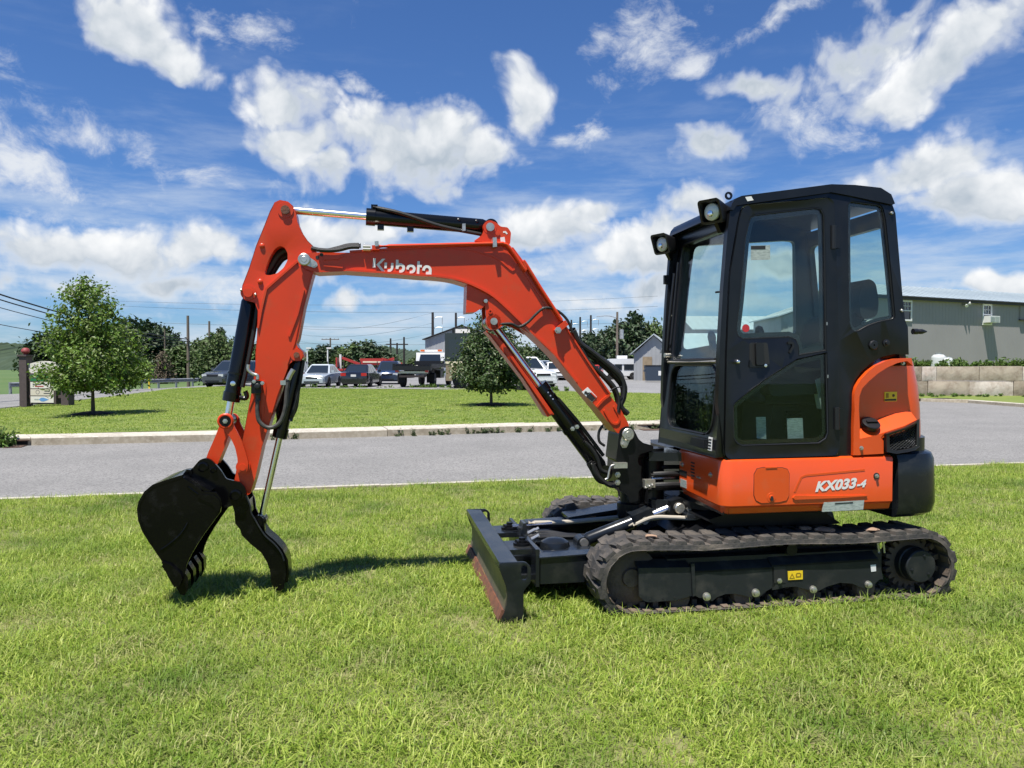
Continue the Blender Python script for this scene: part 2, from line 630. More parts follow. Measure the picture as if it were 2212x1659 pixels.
def text(name, body, size, mtx, m, parent, shear=0., width=1., bold=0.):
    me = text_mesh(body, size, shear, width, bold)
    me.transform(mtx)
    me.materials.clear()
    me.materials.append(MATS[m])
    o = bpy.data.objects.new(name, me)
    col.objects.link(o)
    o.parent = parent
    return o

# ================================================================= GROUND
mat('asphalt', (.185, .182, .176), .88, color2=(.235, .23, .222), scale=.6, lo=.35, hi=.7, color3=(.105, .103, .10), scale3=42, lo3=.48, hi3=.60, bump=.35, bscale=120, world_co=True, detail=6)
mat('lot_gravel', (.19, .19, .19), .92, color2=(.27, .27, .265), scale=.35, color3=(.13, .13, .135), scale3=9, lo3=.4, hi3=.65, bump=.2, bscale=20, world_co=True)
mat('concrete', (.40, .37, .31), .85, color2=(.27, .24, .19), scale=1.6, lo=.45, hi=.7, color3=(.50, .47, .41), scale3=14, lo3=.45, hi3=.7, bump=.15, bscale=60, world_co=True)
mat('concrete_face', (.36, .31, .23), .9, color2=(.24, .20, .14), scale=2.2, color3=(.44, .39, .30), scale3=12, bump=.15, bscale=60, world_co=True)
mat('lawn_soil', (.12, .135, .038), .95, color2=(.22, .195, .09), scale=1.6, lo=.4, hi=.7, color3=(.080, .105, .025), scale3=7, bump=.3, bscale=30, world_co=True)
mat('island_turf', (.120, .165, .024), .9, color2=(.175, .195, .045), scale=.9, lo=.38, hi=.7, color3=(.095, .140, .020), scale3=4, lo3=.4, hi3=.7, bump=.6, bscale=9, world_co=True, stretch=(.4, 1, 1))
mat('field_green', (.055, .105, .022), .95, color2=(.085, .125, .035), scale=.05, world_co=True)
mat('road_paint', (.62, .62, .60), .7, color2=(.4, .4, .4), scale=3, world_co=True)
mat('mulch', (.020, .015, .012), .95, color2=(.045, .032, .022), scale=12, bump=.8, bscale=30, world_co=True)
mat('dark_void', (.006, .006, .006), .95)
mat('rust_iron', (.10, .055, .035), .8, color2=(.05, .035, .03), scale=20)

LZ, RZ = -.02, -.13           # lawn and carriageway heights

def sheet(name, pts, z, m, kind='structure', sub=None):
    bm = bmesh.new()
    bm.faces.new([bm.verts.new((x, y, z)) for (x, y) in pts])
    o = finish(name, bm, m)
    if kind:
        o['kind'] = kind
    return o

sheet('ground', [(-1500, -60), (1500, -60), (1500, 2500), (-1500, 2500)], -.62, 'field_green')
near_edge = [(p[0], p[1]) for p in [(-5.301,7.878,-0.02),(-3.557,8.282,-0.02),(-2.131,8.63,-0.02),(-0.581,9.008,-0.02),(1.111,9.421,-0.02),(2.965,9.873,-0.02),(7.27,10.816,-0.02)]]
(x0, y0), (x1, y1) = near_edge[0], near_edge[1]
near_edge = [(-26, y0 + (y1 - y0) / (x1 - x0) * (-26 - x0))] + near_edge
(x0, y0), (x1, y1) = near_edge[-2], near_edge[-1]
near_edge = near_edge + [(26, y1 + (y1 - y0) / (x1 - x0) * (26 - x1))]
sheet('road', [(-70, 2.5), (45, 2.5), (75, 60), (7, 60), (5, 27), (-9, 17.5), (-70, 12.5)], RZ, 'asphalt')
# near lawn, a sheet with a shallow roll to it
def lawn_z(x, y):
    return LZ + .012 * math.sin(x * 1.3 + .5) * math.sin(y * .9) - .01
def edge_y(x):
    for (a, ya), (b, yb) in zip(near_edge, near_edge[1:]):
        if a <= x <= b:
            return ya + (yb - ya) * (x - a) / (b - a)
    return near_edge[-1][1]
bm = bmesh.new()
NX, NY = 90, 44
rows = []
for j in range(NY + 1):
    row = []
    for i in range(NX + 1):
        x = -26 + 52 * i / NX
        y = -4 + (edge_y(x) + 4.02) * j / NY
        row.append(bm.verts.new((x, y, lawn_z(x, y))))
    rows.append(row)
for a, b in zip(rows, rows[1:]):
    for i in range(NX):
        bm.faces.new((a[i], a[i + 1], b[i + 1], b[i]))
lawn = finish('lawn', bm, 'lawn_soil')
lawn['kind'] = 'structure'

def kerb_run(name, line, width, z0, z1, m_top, m_face, seg_len=3.0, gap=.012, label=None):
    """a row of kerb stones along a polyline (front foot); returns the back edge"""
    root = empty(name)
    root['kind'] = 'structure'
    pts = [Vector(p) for p in line]
    L_ = [0]
    for a, b in zip(pts, pts[1:]):
        L_.append(L_[-1] + (b - a).length)
    def at(s):
        s = max(0, min(L_[-1], s))
        for i in range(len(pts) - 1):
            if s <= L_[i + 1] + 1e-6:
                d = (pts[i + 1] - pts[i]).normalized()
                return pts[i] + d * (s - L_[i]), Vector((-d.y, d.x))
    n = int(L_[-1] / seg_len)
    for k in range(n):
        s0, s1 = k * L_[-1] / n + gap / 2, (k + 1) * L_[-1] / n - gap / 2
        (a, na), (b, nb) = at(s0), at(s1)
        dz = rnd.uniform(-.006, .006)
        bm = bmesh.new()
        prof = [(0, z0 - .1), (.015, z1 - .02 + dz), (.035, z1 + dz), (width, z1 + .006 + dz), (width, z0 - .1)]
        lo = [bm.verts.new((a.x + na.x * w, a.y + na.y * w, z)) for (w, z) in prof]
        hi = [bm.verts.new((b.x + nb.x * w, b.y + nb.y * w, z)) for (w, z) in prof]
        bm.faces.new(lo)
        bm.faces.new(hi[::-1])
        for i in range(len(prof)):
            j = (i + 1) % len(prof)
            bm.faces.new((lo[i], hi[i], hi[j], lo[j]))
        o = finish('kerb_stone', bm, m_top, root)
        o.data.materials.append(MATS[m_face])
        for f in o.data.polygons:
            if abs(f.normal.z) < .5:
                f.material_index = 1
    return root, [tuple(at(L_[-1] * i / 40)[0] + at(L_[-1] * i / 40)[1] * width) for i in range(41)]

# kerb along the near lawn (its back is buried in the grass)
kerb_run('near_kerb', [(x, y + .16) for (x, y) in near_edge][::-1], .17, RZ, -.018, 'concrete', 'concrete_face')
# far kerb: wide concrete band
kline = [(p[0], p[1]) for p in [(-12.034,12.98,-0.13),(-9.366,13.941,-0.13),(-8.96,14.266,-0.13),(-7.657,14.694,-0.13),(-5.898,15.01,-0.13),(-1.729,16.364,-0.13),(-0.653,16.813,-0.13),(1.866,17.662,-0.13),(3.46,17.92,-0.13),(6.863,19.033,-0.13)]]
kroot, kback = kerb_run('far_kerb', kline, .72, RZ, .02, 'concrete', 'concrete_face')
# storm drain openings in the kerb face
for (pl, nm) in (([(-9.312,14.142,-0.13),(-9.038,14.225,-0.13)], 'a'), ([(2.959,17.855,-0.13),(3.465,17.946,-0.13)], 'b')):
    a, b = Vector(pl[0]), Vector(pl[1])
    d = (b - a).normalized()
    n = Vector((-d.y, d.x, 0))
    c = (a + b) / 2
    rot = Matrix((d, n, Vector((0, 0, 1)))).transposed()
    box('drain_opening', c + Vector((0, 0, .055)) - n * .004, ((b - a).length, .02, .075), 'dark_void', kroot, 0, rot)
    box('drain_lip', c + Vector((0, 0, .10)) - n * .012, ((b - a).length + .06, .04, .018), 'rust_iron', kroot, .003, rot)
    box('drain_grate', c + Vector((0, 0, .006)) - n * .22, ((b - a).length, .34, .014), 'rust_iron', kroot, .003, rot)

# grass island between the road and the car lot, a ruled surface with a low swell
far_px = ((-420, 905, 22), (0, 884, 27), (167, 866, 33), (372, 840, 43), (483, 834, 50), (700, 838, 48), (900, 839, 48), (1000, 838, 48), (1100, 839, 46), (1180, 844, 42), (1310, 847, 40), (1440, 851, 37), (1700, 860, 33))
isl_far = [(-20.375,22,-0.175)] + [(-18.118,27,-0.179)] + [(-18.795,33,-0.161)] + [(-19.137,43,0.057)] + [(-18.885,50,0.027)] + [(-11.816,48,-0.037),(-5.995,48,-0.066),(-3.085,48,-0.037)] + [(-0.167,46,-0.006)] + [(1.885,42,-0.015)] + [(4.948,40,-0.022)] + [(7.494,37,-0.008)] + [(11.889,33,-0.041)]
def resample(pts, n):
    pts = [Vector(p) for p in pts]
    xs = [p.x for p in pts]
    return pts
isl_near = []
kb = sorted((Vector((p[0], p[1], .022)) for p in kback), key=lambda v: v.x)
for (px, py, dz_) in far_px:
    u = (px - 1106) / 1650          # the same bearing on the kerb side
    best = min(kb, key=lambda v: abs(v.x / v.y - u))
    isl_near.append(best)
def island_point(s, t):
    """s along the kerb (0..1), t from kerb to far edge"""
    f = s * (len(isl_near) - 1)
    i = min(int(f), len(isl_near) - 2)
    f -= i
    n = isl_near[i].lerp(isl_near[i + 1], f)
    w = Vector(isl_far[i]).lerp(Vector(isl_far[i + 1]), f)
    p = n.lerp(w, t)
    p.z += .06 * math.sin(math.pi * t) + .008 * math.sin(p.x * 1.1) * math.sin(p.y * .7)
    return p
bm = bmesh.new()
rows = []
for j in range(41):
    rows.append([bm.verts.new(island_point(i / 72, j / 40)) for i in range(73)])
for a, b in zip(rows, rows[1:]):
    for i in range(72):
        bm.faces.new((a[i], a[i + 1], b[i + 1], b[i]))
# skirt so the edge has thickness
last = [bm.verts.new(v.co + Vector((0, .4, -.6))) for v in rows[-1]]
for i in range(72):
    bm.faces.new((rows[-1][i], rows[-1][i + 1], last[i + 1], last[i]))
for side_ in (0, 72):
    sk = [bm.verts.new(r[side_].co + Vector((.3 if side_ else -.3, 0, -.6))) for r in rows]
    for i in range(40):
        bm.faces.new((rows[i][side_], rows[i + 1][side_], sk[i + 1], sk[i]))
island = finish('grass_island', bm, 'island_turf')
island['kind'] = 'structure'

def island_z(x, y):
    best, bz = 1e9, 0
    for i in range(0, 73):
        for j in range(0, 41):
            p = island_point(i / 72, j / 40)
            d = (p.x - x) ** 2 + (p.y - y) ** 2
            if d < best:
                best, bz = d, p.z
    return bz

# car lot behind the island, main road on the left, turf bank on the right
sheet('car_lot', [(-21, 47.5), (-6, 45), (3, 40), (14, 33), (18, 34), (48, 60), (48, 130), (-21, 130)], -.005, 'lot_gravel')
hw_near = [(p[0], p[1]) for p in [(-21.364,17.534,-0.45),(-20.865,24.45,-0.45),(-20.227,30.141,-0.45),(-20.64,33.159,-0.45),(-21.296,37.309,-0.45),(-22.861,44.557,-0.45),(-23.731,53.318,-0.45)]]
hw_far = [(p[0], p[1]) for p in [(-40.354,33.159,-0.45),(-35.355,41.46,-0.45),(-32.297,48.154,-0.45),(-30.423,53.318,-0.45),(-28.673,60.941,-0.45),(-27.097,67.107,-0.45),(-25.261,71.105,-0.45)]]
sheet('main_road', hw_near + [(-30, 95)] + hw_far[::-1], -.45, 'asphalt')
for (line, w_) in ((hw_far, .28), (hw_near, .3)):
    bm = bmesh.new()
    a_ = [bm.verts.new((x + .25, y - .9, -.446) if line is hw_far else (x - .1, y + .9, -.446)) for (x, y) in line]
    b_ = [bm.verts.new((v.co.x, v.co.y - w_, -.446)) for v in a_]
    for i in range(len(a_) - 1):
        bm.faces.new((a_[i], a_[i + 1], b_[i + 1], b_[i]))
    o = finish('road_marking', bm, 'road_paint')
    o['kind'] = 'structure'

# retaining wall terrace and the verge below it
WY = R(-5)
wall_o = Vector((16.2, 33.6, 0))
wall_d = Vector((math.cos(WY), math.sin(WY), 0))
wall_n = Vector((-wall_d.y, wall_d.x, 0))
def wp_(s, n, z):
    return wall_o + wall_d * s + wall_n * n + Vector((0, 0, z))
bm = bmesh.new()
g_ = [[bm.verts.new(wp_(s, n, 1.30 + .06 * math.sin(s * 1.7 + n))) for s in [i * 1.2 for i in range(28)]] for n in (.45, 2, 4, 7, 11, 18, 30)]
for r_ in g_:                      # the open end slopes down to the lot
    q_ = r_[0].co - wall_d * 2.4
    r_.insert(0, bm.verts.new((q_.x, q_.y, -.1)))
for a, b in zip(g_, g_[1:]):
    for i in range(28):
        bm.faces.new((a[i], a[i + 1], b[i + 1], b[i]))
bank = finish('terrace_bank', bm, 'island_turf')
bank['kind'] = 'structure'
verge = [(p[0], p[1]) for p in [(17.152,31.764,-0.13),(18.248,32.387,-0.13),(18.234,30.138,-0.13),(18.345,27.34,-0.13),(18.255,24.351,-0.13)]]
vroot, vback = kerb_run('verge_kerb', [(x, y) for (x, y) in verge], .16, RZ, .0, 'concrete', 'concrete_face', 2.4)
bm = bmesh.new()
va = [bm.verts.new((x, y, -.01)) for (x, y) in vback]
vb = [bm.verts.new(wp_(24 * i / 40 - .5, .05, .06)) for i in range(41)]
for i in range(40):
    bm.faces.new((va[i], va[i + 1], vb[i + 1], vb[i]))
vg = finish('verge', bm, 'island_turf')
vg['kind'] = 'structure'

# ================================================================= EXCAVATOR
# local frame: x runs to the rear, y away from the cab side, z up, metres; origin on the ground under the swing centre
EX = empty('excavator', (1.421, 5.12, 0), R(9.9), 'orange and black mini excavator with enclosed cab, bucket and thumb resting on the grass', 'excavator')

def bolt(p, r=.011, parent=None, m='bolt', d=(0, -1, 0), h=.012):
    return lathe('bolt', p, d, [(-.004, r * 1.5), (.002, r * 1.5), (.002, r), (h, r * .95), (h + .001, 0)], m, parent or EX, 6)

def pin(p, r, b0, b1, parent, m='zinc', rim='boom_orange', rr=None):
    """a pivot pin with its boss, running across the machine"""
    if rr:
        bm = bmesh.new()
        add_lathe(bm, (p[0], b0 + .012, p[1]), (0, 1, 0), [(0, rr * .86), (0, rr), (b1 - b0 - .024, rr), (b1 - b0 - .024, rr * .86)], 28)
        bevel(bm, .004, 2)
        finish('boss', bm, rim, parent)
    cyl('pin', (p[0], b0, p[1]), (p[0], b1, p[1]), r, m, parent, seg=24)

# ---------------------------------------------------------------- tracks
TF, TR, RB = -.876, .912, .2045        # idler and sprocket centres, belt outer radius
ZC = .160

def loop_pts(r, n=16, zoff=0):
    pts = []
    for i in range(n + 1):
        t = R(90 + 180 * i / n)
        pts.append((TF + r * math.cos(t), ZC + r * math.sin(t)))
    for i in range(1, 18):
        pts.append((TF + (TR - TF) * i / 18, ZC - r))
    for i in range(n + 1):
        t = R(-90 + 180 * i / n)
        pts.append((TR + r * math.cos(t), ZC + r * math.sin(t)))
    for i in range(1, 18):
        k = i / 18
        pts.append((TR + (TF - TR) * k, ZC + r - .012 * math.sin(math.pi * k * 2) ** 2))
    return pts

def make_lug():
    """one chevron tread lug in a frame: x along the belt, y across, z outward"""
    bm = bmesh.new()
    prof = []
    for (x, y) in ((-.034, -.148), (.040, -.148), (.050, -.05), (.030, .0), (.004, .05), (-.006, .10), (-.07, .07), (-.056, .0), (-.036, -.06)):
        prof.append((x, y))
    add_prism(bm, prof, -.002, .019, fn=lambda p, b: Vector((p[0] * (1 - 9 * max(b, 0)), p[1] * (1 - .8 * max(b, 0)), b)))
    bevel(bm, .005, 2)
    me_o = finish('lug', bm, 'rubber')
    return me_o

lug0 = make_lug()
lug_me = lug0.data
bpy.data.objects.remove(lug0)
lug_mirror = lug_me.copy()
lug_mirror.transform(Matrix.Diagonal((1, -1, 1, 1)))
lug_mirror.flip_normals()

def perimeter_frames(r, count):
    pts = loop_pts(r)
    pts.append(pts[0])
    seg = [0]
    for a, b in zip(pts, pts[1:]):
        seg.append(seg[-1] + math.dist(a, b))
    out = []
    for k in range(count):
        s = seg[-1] * k / count
        for i in range(len(pts) - 1):
            if seg[i] <= s <= seg[i + 1] and seg[i + 1] > seg[i]:
                f = (s - seg[i]) / (seg[i + 1] - seg[i])
                a, b = Vector(pts[i]), Vector(pts[i + 1])
                d = (b - a).normalized()
                out.append((a.lerp(b, f), d))
                break
    return out

def make_track(bc, side):
    """bc: centre of the track across the machine; side -1 is the cab side"""
    belt = prism('track_belt', loop_pts(RB), bc - .15, bc + .15, 'rubber', EX, .006, holes=[loop_pts(RB - .028)])
    for i, (p, d) in enumerate(perimeter_frames(RB, 46)):
        for mir in (0, 1):
            if mir == 0:
                q, dd = p, d
            else:
                q, dd = perimeter_cache[i]
            X = Vector((dd.x, 0, dd.y))
            Z = Vector((dd.y, 0, -dd.x))          # outward for this winding
            Y = Z.cross(X)
            o = bpy.data.objects.new('lug', lug_me if mir == 0 else lug_mirror)
            col.objects.link(o)
            o.parent = belt
            m_ = Matrix((X, Y, Z)).transposed().to_4x4()
            m_.translation = Vector((q.x, bc, q.y))
            o.matrix_local = m_
    # inner guide teeth and muddy inside of the belt
    bm = bmesh.new()
    inner = perimeter_frames(RB - .028, 60)
    for (p, d) in inner:
        X = Vector((d.x, 0, d.y))
        Zi = Vector((-d.y, 0, d.x))
        Y = Zi.cross(X)
        rot = Matrix((X, Y, Zi)).transposed()
        for s in (-1, 1):
            add_box(bm, Vector((p.x, bc + s * .035, p.y)) + Zi * .014, (.030, .028, .034), rot)
        add_box(bm, Vector((p.x, bc - .112 * 1, p.y)) + Zi * .003, (.042, .066, .012), rot)
        add_box(bm, Vector((p.x, bc + .112 * 1, p.y)) + Zi * .003, (.042, .066, .012), rot)
    g = finish('guide_teeth', bm, 'rubber_muddy', belt, kind='stuff')
    # idler, sprocket, rollers
    yb0, yb1 = bc - .05, bc + .05
    lathe('idler_wheel', (TF, bc - .07, ZC), (0, 1, 0), [(0, .03), (0, .05), (.02, .055), (.025, .145), (.04, .168), (.10, .168), (.115, .145), (.12, .05), (.14, .05), (.14, .03)], 'rubber_muddy', EX, 32)
    bm = bmesh.new()
    teeth = []
    for i in range(22):
        for (da, rr) in ((-.055, .135), (-.03, .166), (.03, .166), (.055, .135)):
            t = 2 * math.pi * i / 22 + da * 2
            teeth.append((TR + rr * math.cos(t), ZC + rr * math.sin(t)))
    add_prism(bm, teeth, bc - .02, bc + .02)
    finish('sprocket', bm, 'rubber_muddy', EX)
    s = side
    outb = bc + s * .15
    hub = lathe('drive_hub', (TR, bc, ZC), (0, s, 0), [(0, .105), (.06, .105), (.065, .098), (.118, .098), (.124, .092), (.124, 0)], 'track_plate', EX, 36)
    for k in range(3):
        t = R(75 + 120 * k)
        bolt((TR + .066 * math.cos(t), bc + s * .124, ZC + .066 * math.sin(t)), .007, hub, 'track_plate', (0, s, 0), .006)
    for k, a_ in enumerate((-.60, -.21, .19, .57)):
        lathe('track_roller', (a_, bc - .09, .036), (0, 1, 0), [(0, .03), (0, .060), (.04, .066), (.05, .045), (.13, .045), (.14, .066), (.18, .060), (.18, .03)], 'rubber_muddy', EX, 24)
    cyl('carrier_roller', (.085, bc - .10, .288), (.085, bc + .10, .288), .034, 'cast_black', EX, seg=24)
    return belt

perimeter_cache = []
_pf = perimeter_frames(RB, 92)
perimeter_cache = [_pf[2 * i + 1] for i in range(46)]
make_track(-.625, -1)
make_track(.625, 1)
for (a_, b_, w_) in ((.33, -.66, .05), (.62, -.70, .035), (-.75, -.66, .03), (.24, -.60, .03)):
    bm = bmesh.new()
    bmesh.ops.create_icosphere(bm, subdivisions=2, radius=1)
    for v in bm.verts:
        v.co *= 1 + rnd.uniform(-.3, .2)
        v.co = Vector((v.co.x * w_ * 1.3, v.co.y * w_ * .8, v.co.z * .016)) + Vector((a_, b_, .383))
    finish('mud_clod', bm, 'mud', EX)

# track frames: front cover, long scalloped side plate, box beam behind
FP = [(-0.855,0.229),(-0.546,0.22),(-0.539,0.058),(-0.634,0.036),(-0.796,0.034),(-0.818,0.041),(-0.849,0.069)]
SP = [(-0.521,0.196),(-0.026,0.196),(-0.025,0.082),(-0.045,0.075),(-0.083,0.056),(-0.117,0.028),(-0.154,0.027),(-0.196,0.032),(-0.225,0.042),(-0.275,0.053),(-0.332,0.054),(-0.382,0.039),(-0.412,0.017),(-0.435,0.024),(-0.454,0.038),(-0.488,0.04),(-0.514,0.054)] 
SP2 = [(-0.044,0.206),(0.635,0.216),(0.645,0.198),(0.669,0.094),(0.641,0.089),(0.593,0.045),(0.563,0.037),(0.514,0.053),(0.466,0.075),(0.388,0.084),(0.302,0.065),(0.255,0.044),(0.217,0.037),(0.169,0.057),(0.103,0.075),(0.046,0.075),(-0.029,0.063),(-0.043,0.063)]
for sgn in (1, -1):
    nm = 'track_frame_cover'
    fb = (lambda p, b, s_=sgn: Vector((p[0], b * s_, p[1])))
    fr = prism('idler_cover', FP, -.742, -.728, 'track_plate', EX, .003, fn=fb)
    if sgn == 1:
        for q in [(-0.786,0.051),(-0.712,0.051),(-0.641,0.052)]:
            cyl('hole', (q[0], -.7435, q[1]), (q[0], -.738, q[1]), .006, 'ink', fr, seg=10, bev=0)
    ribp = [(-0.547,0.242),(-0.527,0.243),(-0.519,0.06),(-0.536,0.055)]
    prism('cover_rib', ribp, -.752, -.724, 'track_plate', EX, .003, fn=fb)
    sp = prism('track_frame_plate', SP, -.735, -.723, 'track_plate', EX, .003, fn=fb)
    sp2 = prism('track_frame_plate', SP2, -.735, -.723, 'track_plate', EX, .003, fn=fb)
    # sloping top ledges of the frame
    for (pts, z1) in (([(-0.521,0.196),(-0.026,0.196)], .045), ([(-0.044,0.206),(0.635,0.216)], .045), ([(-0.855,0.229),(-0.546,0.22)], .03)):
        (a0, z0), (a1, z1_) = pts
        bm = bmesh.new()
        vs = [Vector((a0, -.735, z0)), Vector((a1, -.735, z1_)), Vector((a1, -.655, z1_ + z1)), Vector((a0, -.655, z0 + z1))]
        vs = [Vector((v.x, v.y * sgn, v.z)) for v in vs]
        lo_ = [bm.verts.new(v) for v in vs]
        hi_ = [bm.verts.new(v + Vector((0, 0, -.012))) for v in vs]
        bm.faces.new(lo_)
        bm.faces.new(hi_[::-1])
        for i in range(4):
            bm.faces.new((lo_[i], hi_[i], hi_[(i + 1) % 4], lo_[(i + 1) % 4]))
        finish('frame_ledge', bm, 'track_plate', EX)
    box('frame_web', (.0, sgn * -.575, .185), (1.50, .02, .275), 'cast_black', EX, .004)
    cyl('sprocket_backing', (TR, sgn * -.555, ZC), (TR, sgn * -.575, ZC), .145, 'cast_black', EX, seg=28, bev=0)
    box('frame_beam', (.02, sgn * -.62, .19), (1.36, .11, .13), 'track_plate', EX, .01)
    if sgn == 1:
        for q in [(-0.448,0.047),(-0.148,0.053)]:
            lathe('roller_bolt', (q[0], -.735, q[1]), (0, -1, 0), [(0, .024), (.008, .024), (.008, .017), (.026, .016), (.03, 0)], 'zinc', EX, 14)
        for q in [(0.212,0.055),(0.568,0.066)]:
            lathe('roller_bolt', (q[0], -.735, q[1]), (0, -1, 0), [(0, .022), (.008, .022), (.008, .016), (.024, .015), (.028, 0)], 'zinc', EX, 14)
        pk = prism('grease_pocket', [(-0.036,0.198),(0.036,0.197),(0.04,0.101),(-0.032,0.102)], -.7375, -.7355, 'ink', EX, 0)
        bolt(([(0.001,0.115)][0][0], -.738, [(0.001,0.115)][0][1]), .011, pk)
        lw = prism('warning_label', [(0.054,0.171),(0.13,0.17),(0.131,0.117),(0.055,0.117)], -.7375, -.7362, 'label_yellow', EX, 0)
        wl = prism('warning_label', [(0.052,0.168),(0.146,0.168),(0.147,0.117),(0.055,0.117)], -.739, -.7362, 'label_yellow', EX, 0)
        (wx0, wz0), (wx1, wz1) = [(0.057,0.121),(0.142,0.166)]
        w_, h_ = wx1 - wx0, wz1 - wz0
        tri = [(wx0 + .06 * w_, wz0 + .12 * h_), (wx0 + .25 * w_, wz0 + .80 * h_), (wx0 + .45 * w_, wz0 + .12 * h_)]
        prism('triangle_mark', tri, -.7402, -.7392, 'ink_brown', wl, 0, holes=[[(tri[0][0] + .006, tri[0][1] + .003), (tri[1][0], tri[1][1] - .009), (tri[2][0] - .006, tri[2][1] + .003)]])
        prism('book_mark', [(wx0 + .53 * w_, wz0 + .22 * h_), (wx0 + .53 * w_, wz0 + .68 * h_), (wx0 + .62 * w_, wz0 + .8 * h_), (wx0 + .83 * w_, wz0 + .8 * h_), (wx0 + .93 * w_, wz0 + .68 * h_), (wx0 + .93 * w_, wz0 + .26 * h_)], -.7402, -.7392, 'ink_brown', wl, 0,
              holes=[[(wx0 + .62 * w_, wz0 + .38 * h_), (wx0 + .62 * w_, wz0 + .70 * h_), (wx0 + .84 * w_, wz0 + .70 * h_), (wx0 + .84 * w_, wz0 + .38 * h_)]])
        bpy.data.objects.remove(lw)
        prism('small_label', [(0.583,0.181),(0.618,0.182),(0.62,0.142),(0.588,0.14)], -.7375, -.7362, 'label_white', EX, 0)
        # lifting ring by the sprocket and the long stem of dry grass caught behind the roller
        tube('tie_ring', [(.665, -.70, .24), (.655, -.70, .30), (.668, -.70, .345), (.690, -.70, .31), (.700, -.70, .24)], .007, 'bolt', EX)

# car body between the tracks, swing bearing
car = prism('car_body', [(-.45, .16), (-.45, .30), (-.30, .40), (.35, .40), (.50, .30), (.50, .16)], -.46, .46, 'cast_black', EX, .02)
for sgn in (-1, 1):
    prism('cross_leg', [(-.30, .14), (-.34, .28), (.42, .28), (.38, .14)], sgn * .45, sgn * .58, 'cast_black', EX, .015)
lathe('swing_bearing', (0, 0, .38), (0, 0, 1), [(0, .40), (.03, .40), (.03, .36), (.075, .36), (.075, .42), (.12, .42)], 'cast_black', EX, 40)
prism('belly_plate', [(-0.248,0.463),(0.448,0.459),(0.436,0.448),(0.53,0.386),(0.48,0.382),(-0.276,0.398),(-0.352,0.434)], -.52, .55, 'cast_black', EX, .01)

# ---------------------------------------------------------------- house (upper structure)
def plan(pts, z0, z1, name, m, parent, bev=.01, taper=None):
    """plan outline (x, y) extruded in z"""
    return prism(name, pts, z0, z1, m, parent, bev, fn=lambda p, b: Vector((p[0], p[1], b)))

house = plan([(-.33, -.70), (.85, -.70), (1.05, -.5), (1.12, 0), (1.05, .5), (.85, .72), (-.25, .72), (-.33, .5)], .50, .80, 'house_floor', 'cast_black', EX, .01)
# lower side panel: outline traced on the side, rounded into the front face
ZT = .832
side = [(-0.345,0.812),(0.447,0.827),(0.691,0.836),(0.725,0.511),(0.576,0.512),(-0.343,0.506)]
(fx0, fz0) = side[0]
BOT = side[-1][1]
panel_pl = [(side[0][0] + .03, -.75)]
bm = bmesh.new()
corner = [(-.36 + .07 - .07 * math.cos(R(t)), -.75 + .07 - .07 * math.sin(R(t))) for t in (0, 15, 30, 45, 60, 75, 90)]
plan_pts = [(-.36, -.12), (-.36, -.30), (-.36, -.50)] + corner
rear_x = side[2][0]
plan_pts += [(x, -.75) for x in (-.10, .10, .30, .50, .70)] + [(rear_x + .02, -.75)]
rows = []
def bottom_at(x, y):
    # underside rises towards the middle of the machine on the front face
    return BOT + max(0, (y + .66)) * .035
H5 = (0.0, .02, .12, .165, .93, .965, 1.0)
for k, h in enumerate(H5):
    row = []
    for (x, y) in plan_pts:
        zb = bottom_at(x, y)
        z = zb + (ZT - zb) * h
        off = {0: .045, 1: .030, 2: .018, 3: 0, 4: 0, 5: .006, 6: .03}[k]
        nx, ny = (1, 0) if x <= -.355 and y > -.68 else (0, 1) if y <= -.745 else (.7, .7)
        row.append(bm.verts.new((x + nx * off, y + ny * off, z)))
    rows.append(row)
for a, b in zip(rows, rows[1:]):
    for i in range(len(a) - 1):
        bm.faces.new((a[i], a[i + 1], b[i + 1], b[i]))
inner = [bm.verts.new((v.co.x + (.2 if v.co.y > -.68 else 0), min(v.co.y + .12, -.1), v.co.z)) for v in rows[-1]]
for i in range(len(inner) - 1):
    bm.faces.new((rows[-1][i], rows[-1][i + 1], inner[i + 1], inner[i]))
low = [bm.verts.new((v.co.x + (.2 if v.co.y > -.68 else 0), min(v.co.y + .12, -.1), v.co.z)) for v in rows[0]]
for i in range(len(low) - 1):
    bm.faces.new((low[i], low[i + 1], rows[0][i + 1], rows[0][i]))
panel = finish('side_panel', bm, 'body_orange', EX, .5)
# access hatch with its lock
hatch = [(-0.168,0.74),(-0.15,0.77),(-0.113,0.777),(0.003,0.773),(0.035,0.763),(0.048,0.735),(0.046,0.61),(0.032,0.584),(-0.014,0.575),(-0.125,0.573),(-0.157,0.59),(-0.169,0.62)]
prism('service_hatch', hatch, -.7535, -.745, 'body_orange', panel, .0015)
hs = [(p[0] * 1.0, p[1]) for p in hatch]
cx_ = sum(p[0] for p in hs) / len(hs)
cz_ = sum(p[1] for p in hs) / len(hs)
ring = [(cx_ + (p[0] - cx_) * 1.03, cz_ + (p[1] - cz_) * 1.03) for p in hs]
prism('hatch_gap', ring, -.7508, -.746, 'ink', panel, 0)
(lx, lz) = [(-0.063,0.605)][0]
lathe('hatch_lock', (lx, -.752, lz), (0, -1, 0), [(0, .028), (.003, .027), (.003, .013), (.008, .012), (.008, .005), (.0085, 0)], 'body_orange', panel, 20)
cyl('lock_core', (lx, -.7605, lz), (lx, -.757, lz), .008, 'ink', panel, seg=12, bev=0)
prism('lock_flap', [(-0.073,0.601),(-0.052,0.6),(-0.056,0.588),(-0.063,0.584),(-0.069,0.588)], -.762, -.758, 'ink', panel, .001)
prism('hatch_tab', [(-0.1,0.78),(-0.03,0.78),(-0.03,0.774),(-0.1,0.773)], -.757, -.750, 'body_orange', panel, .001)
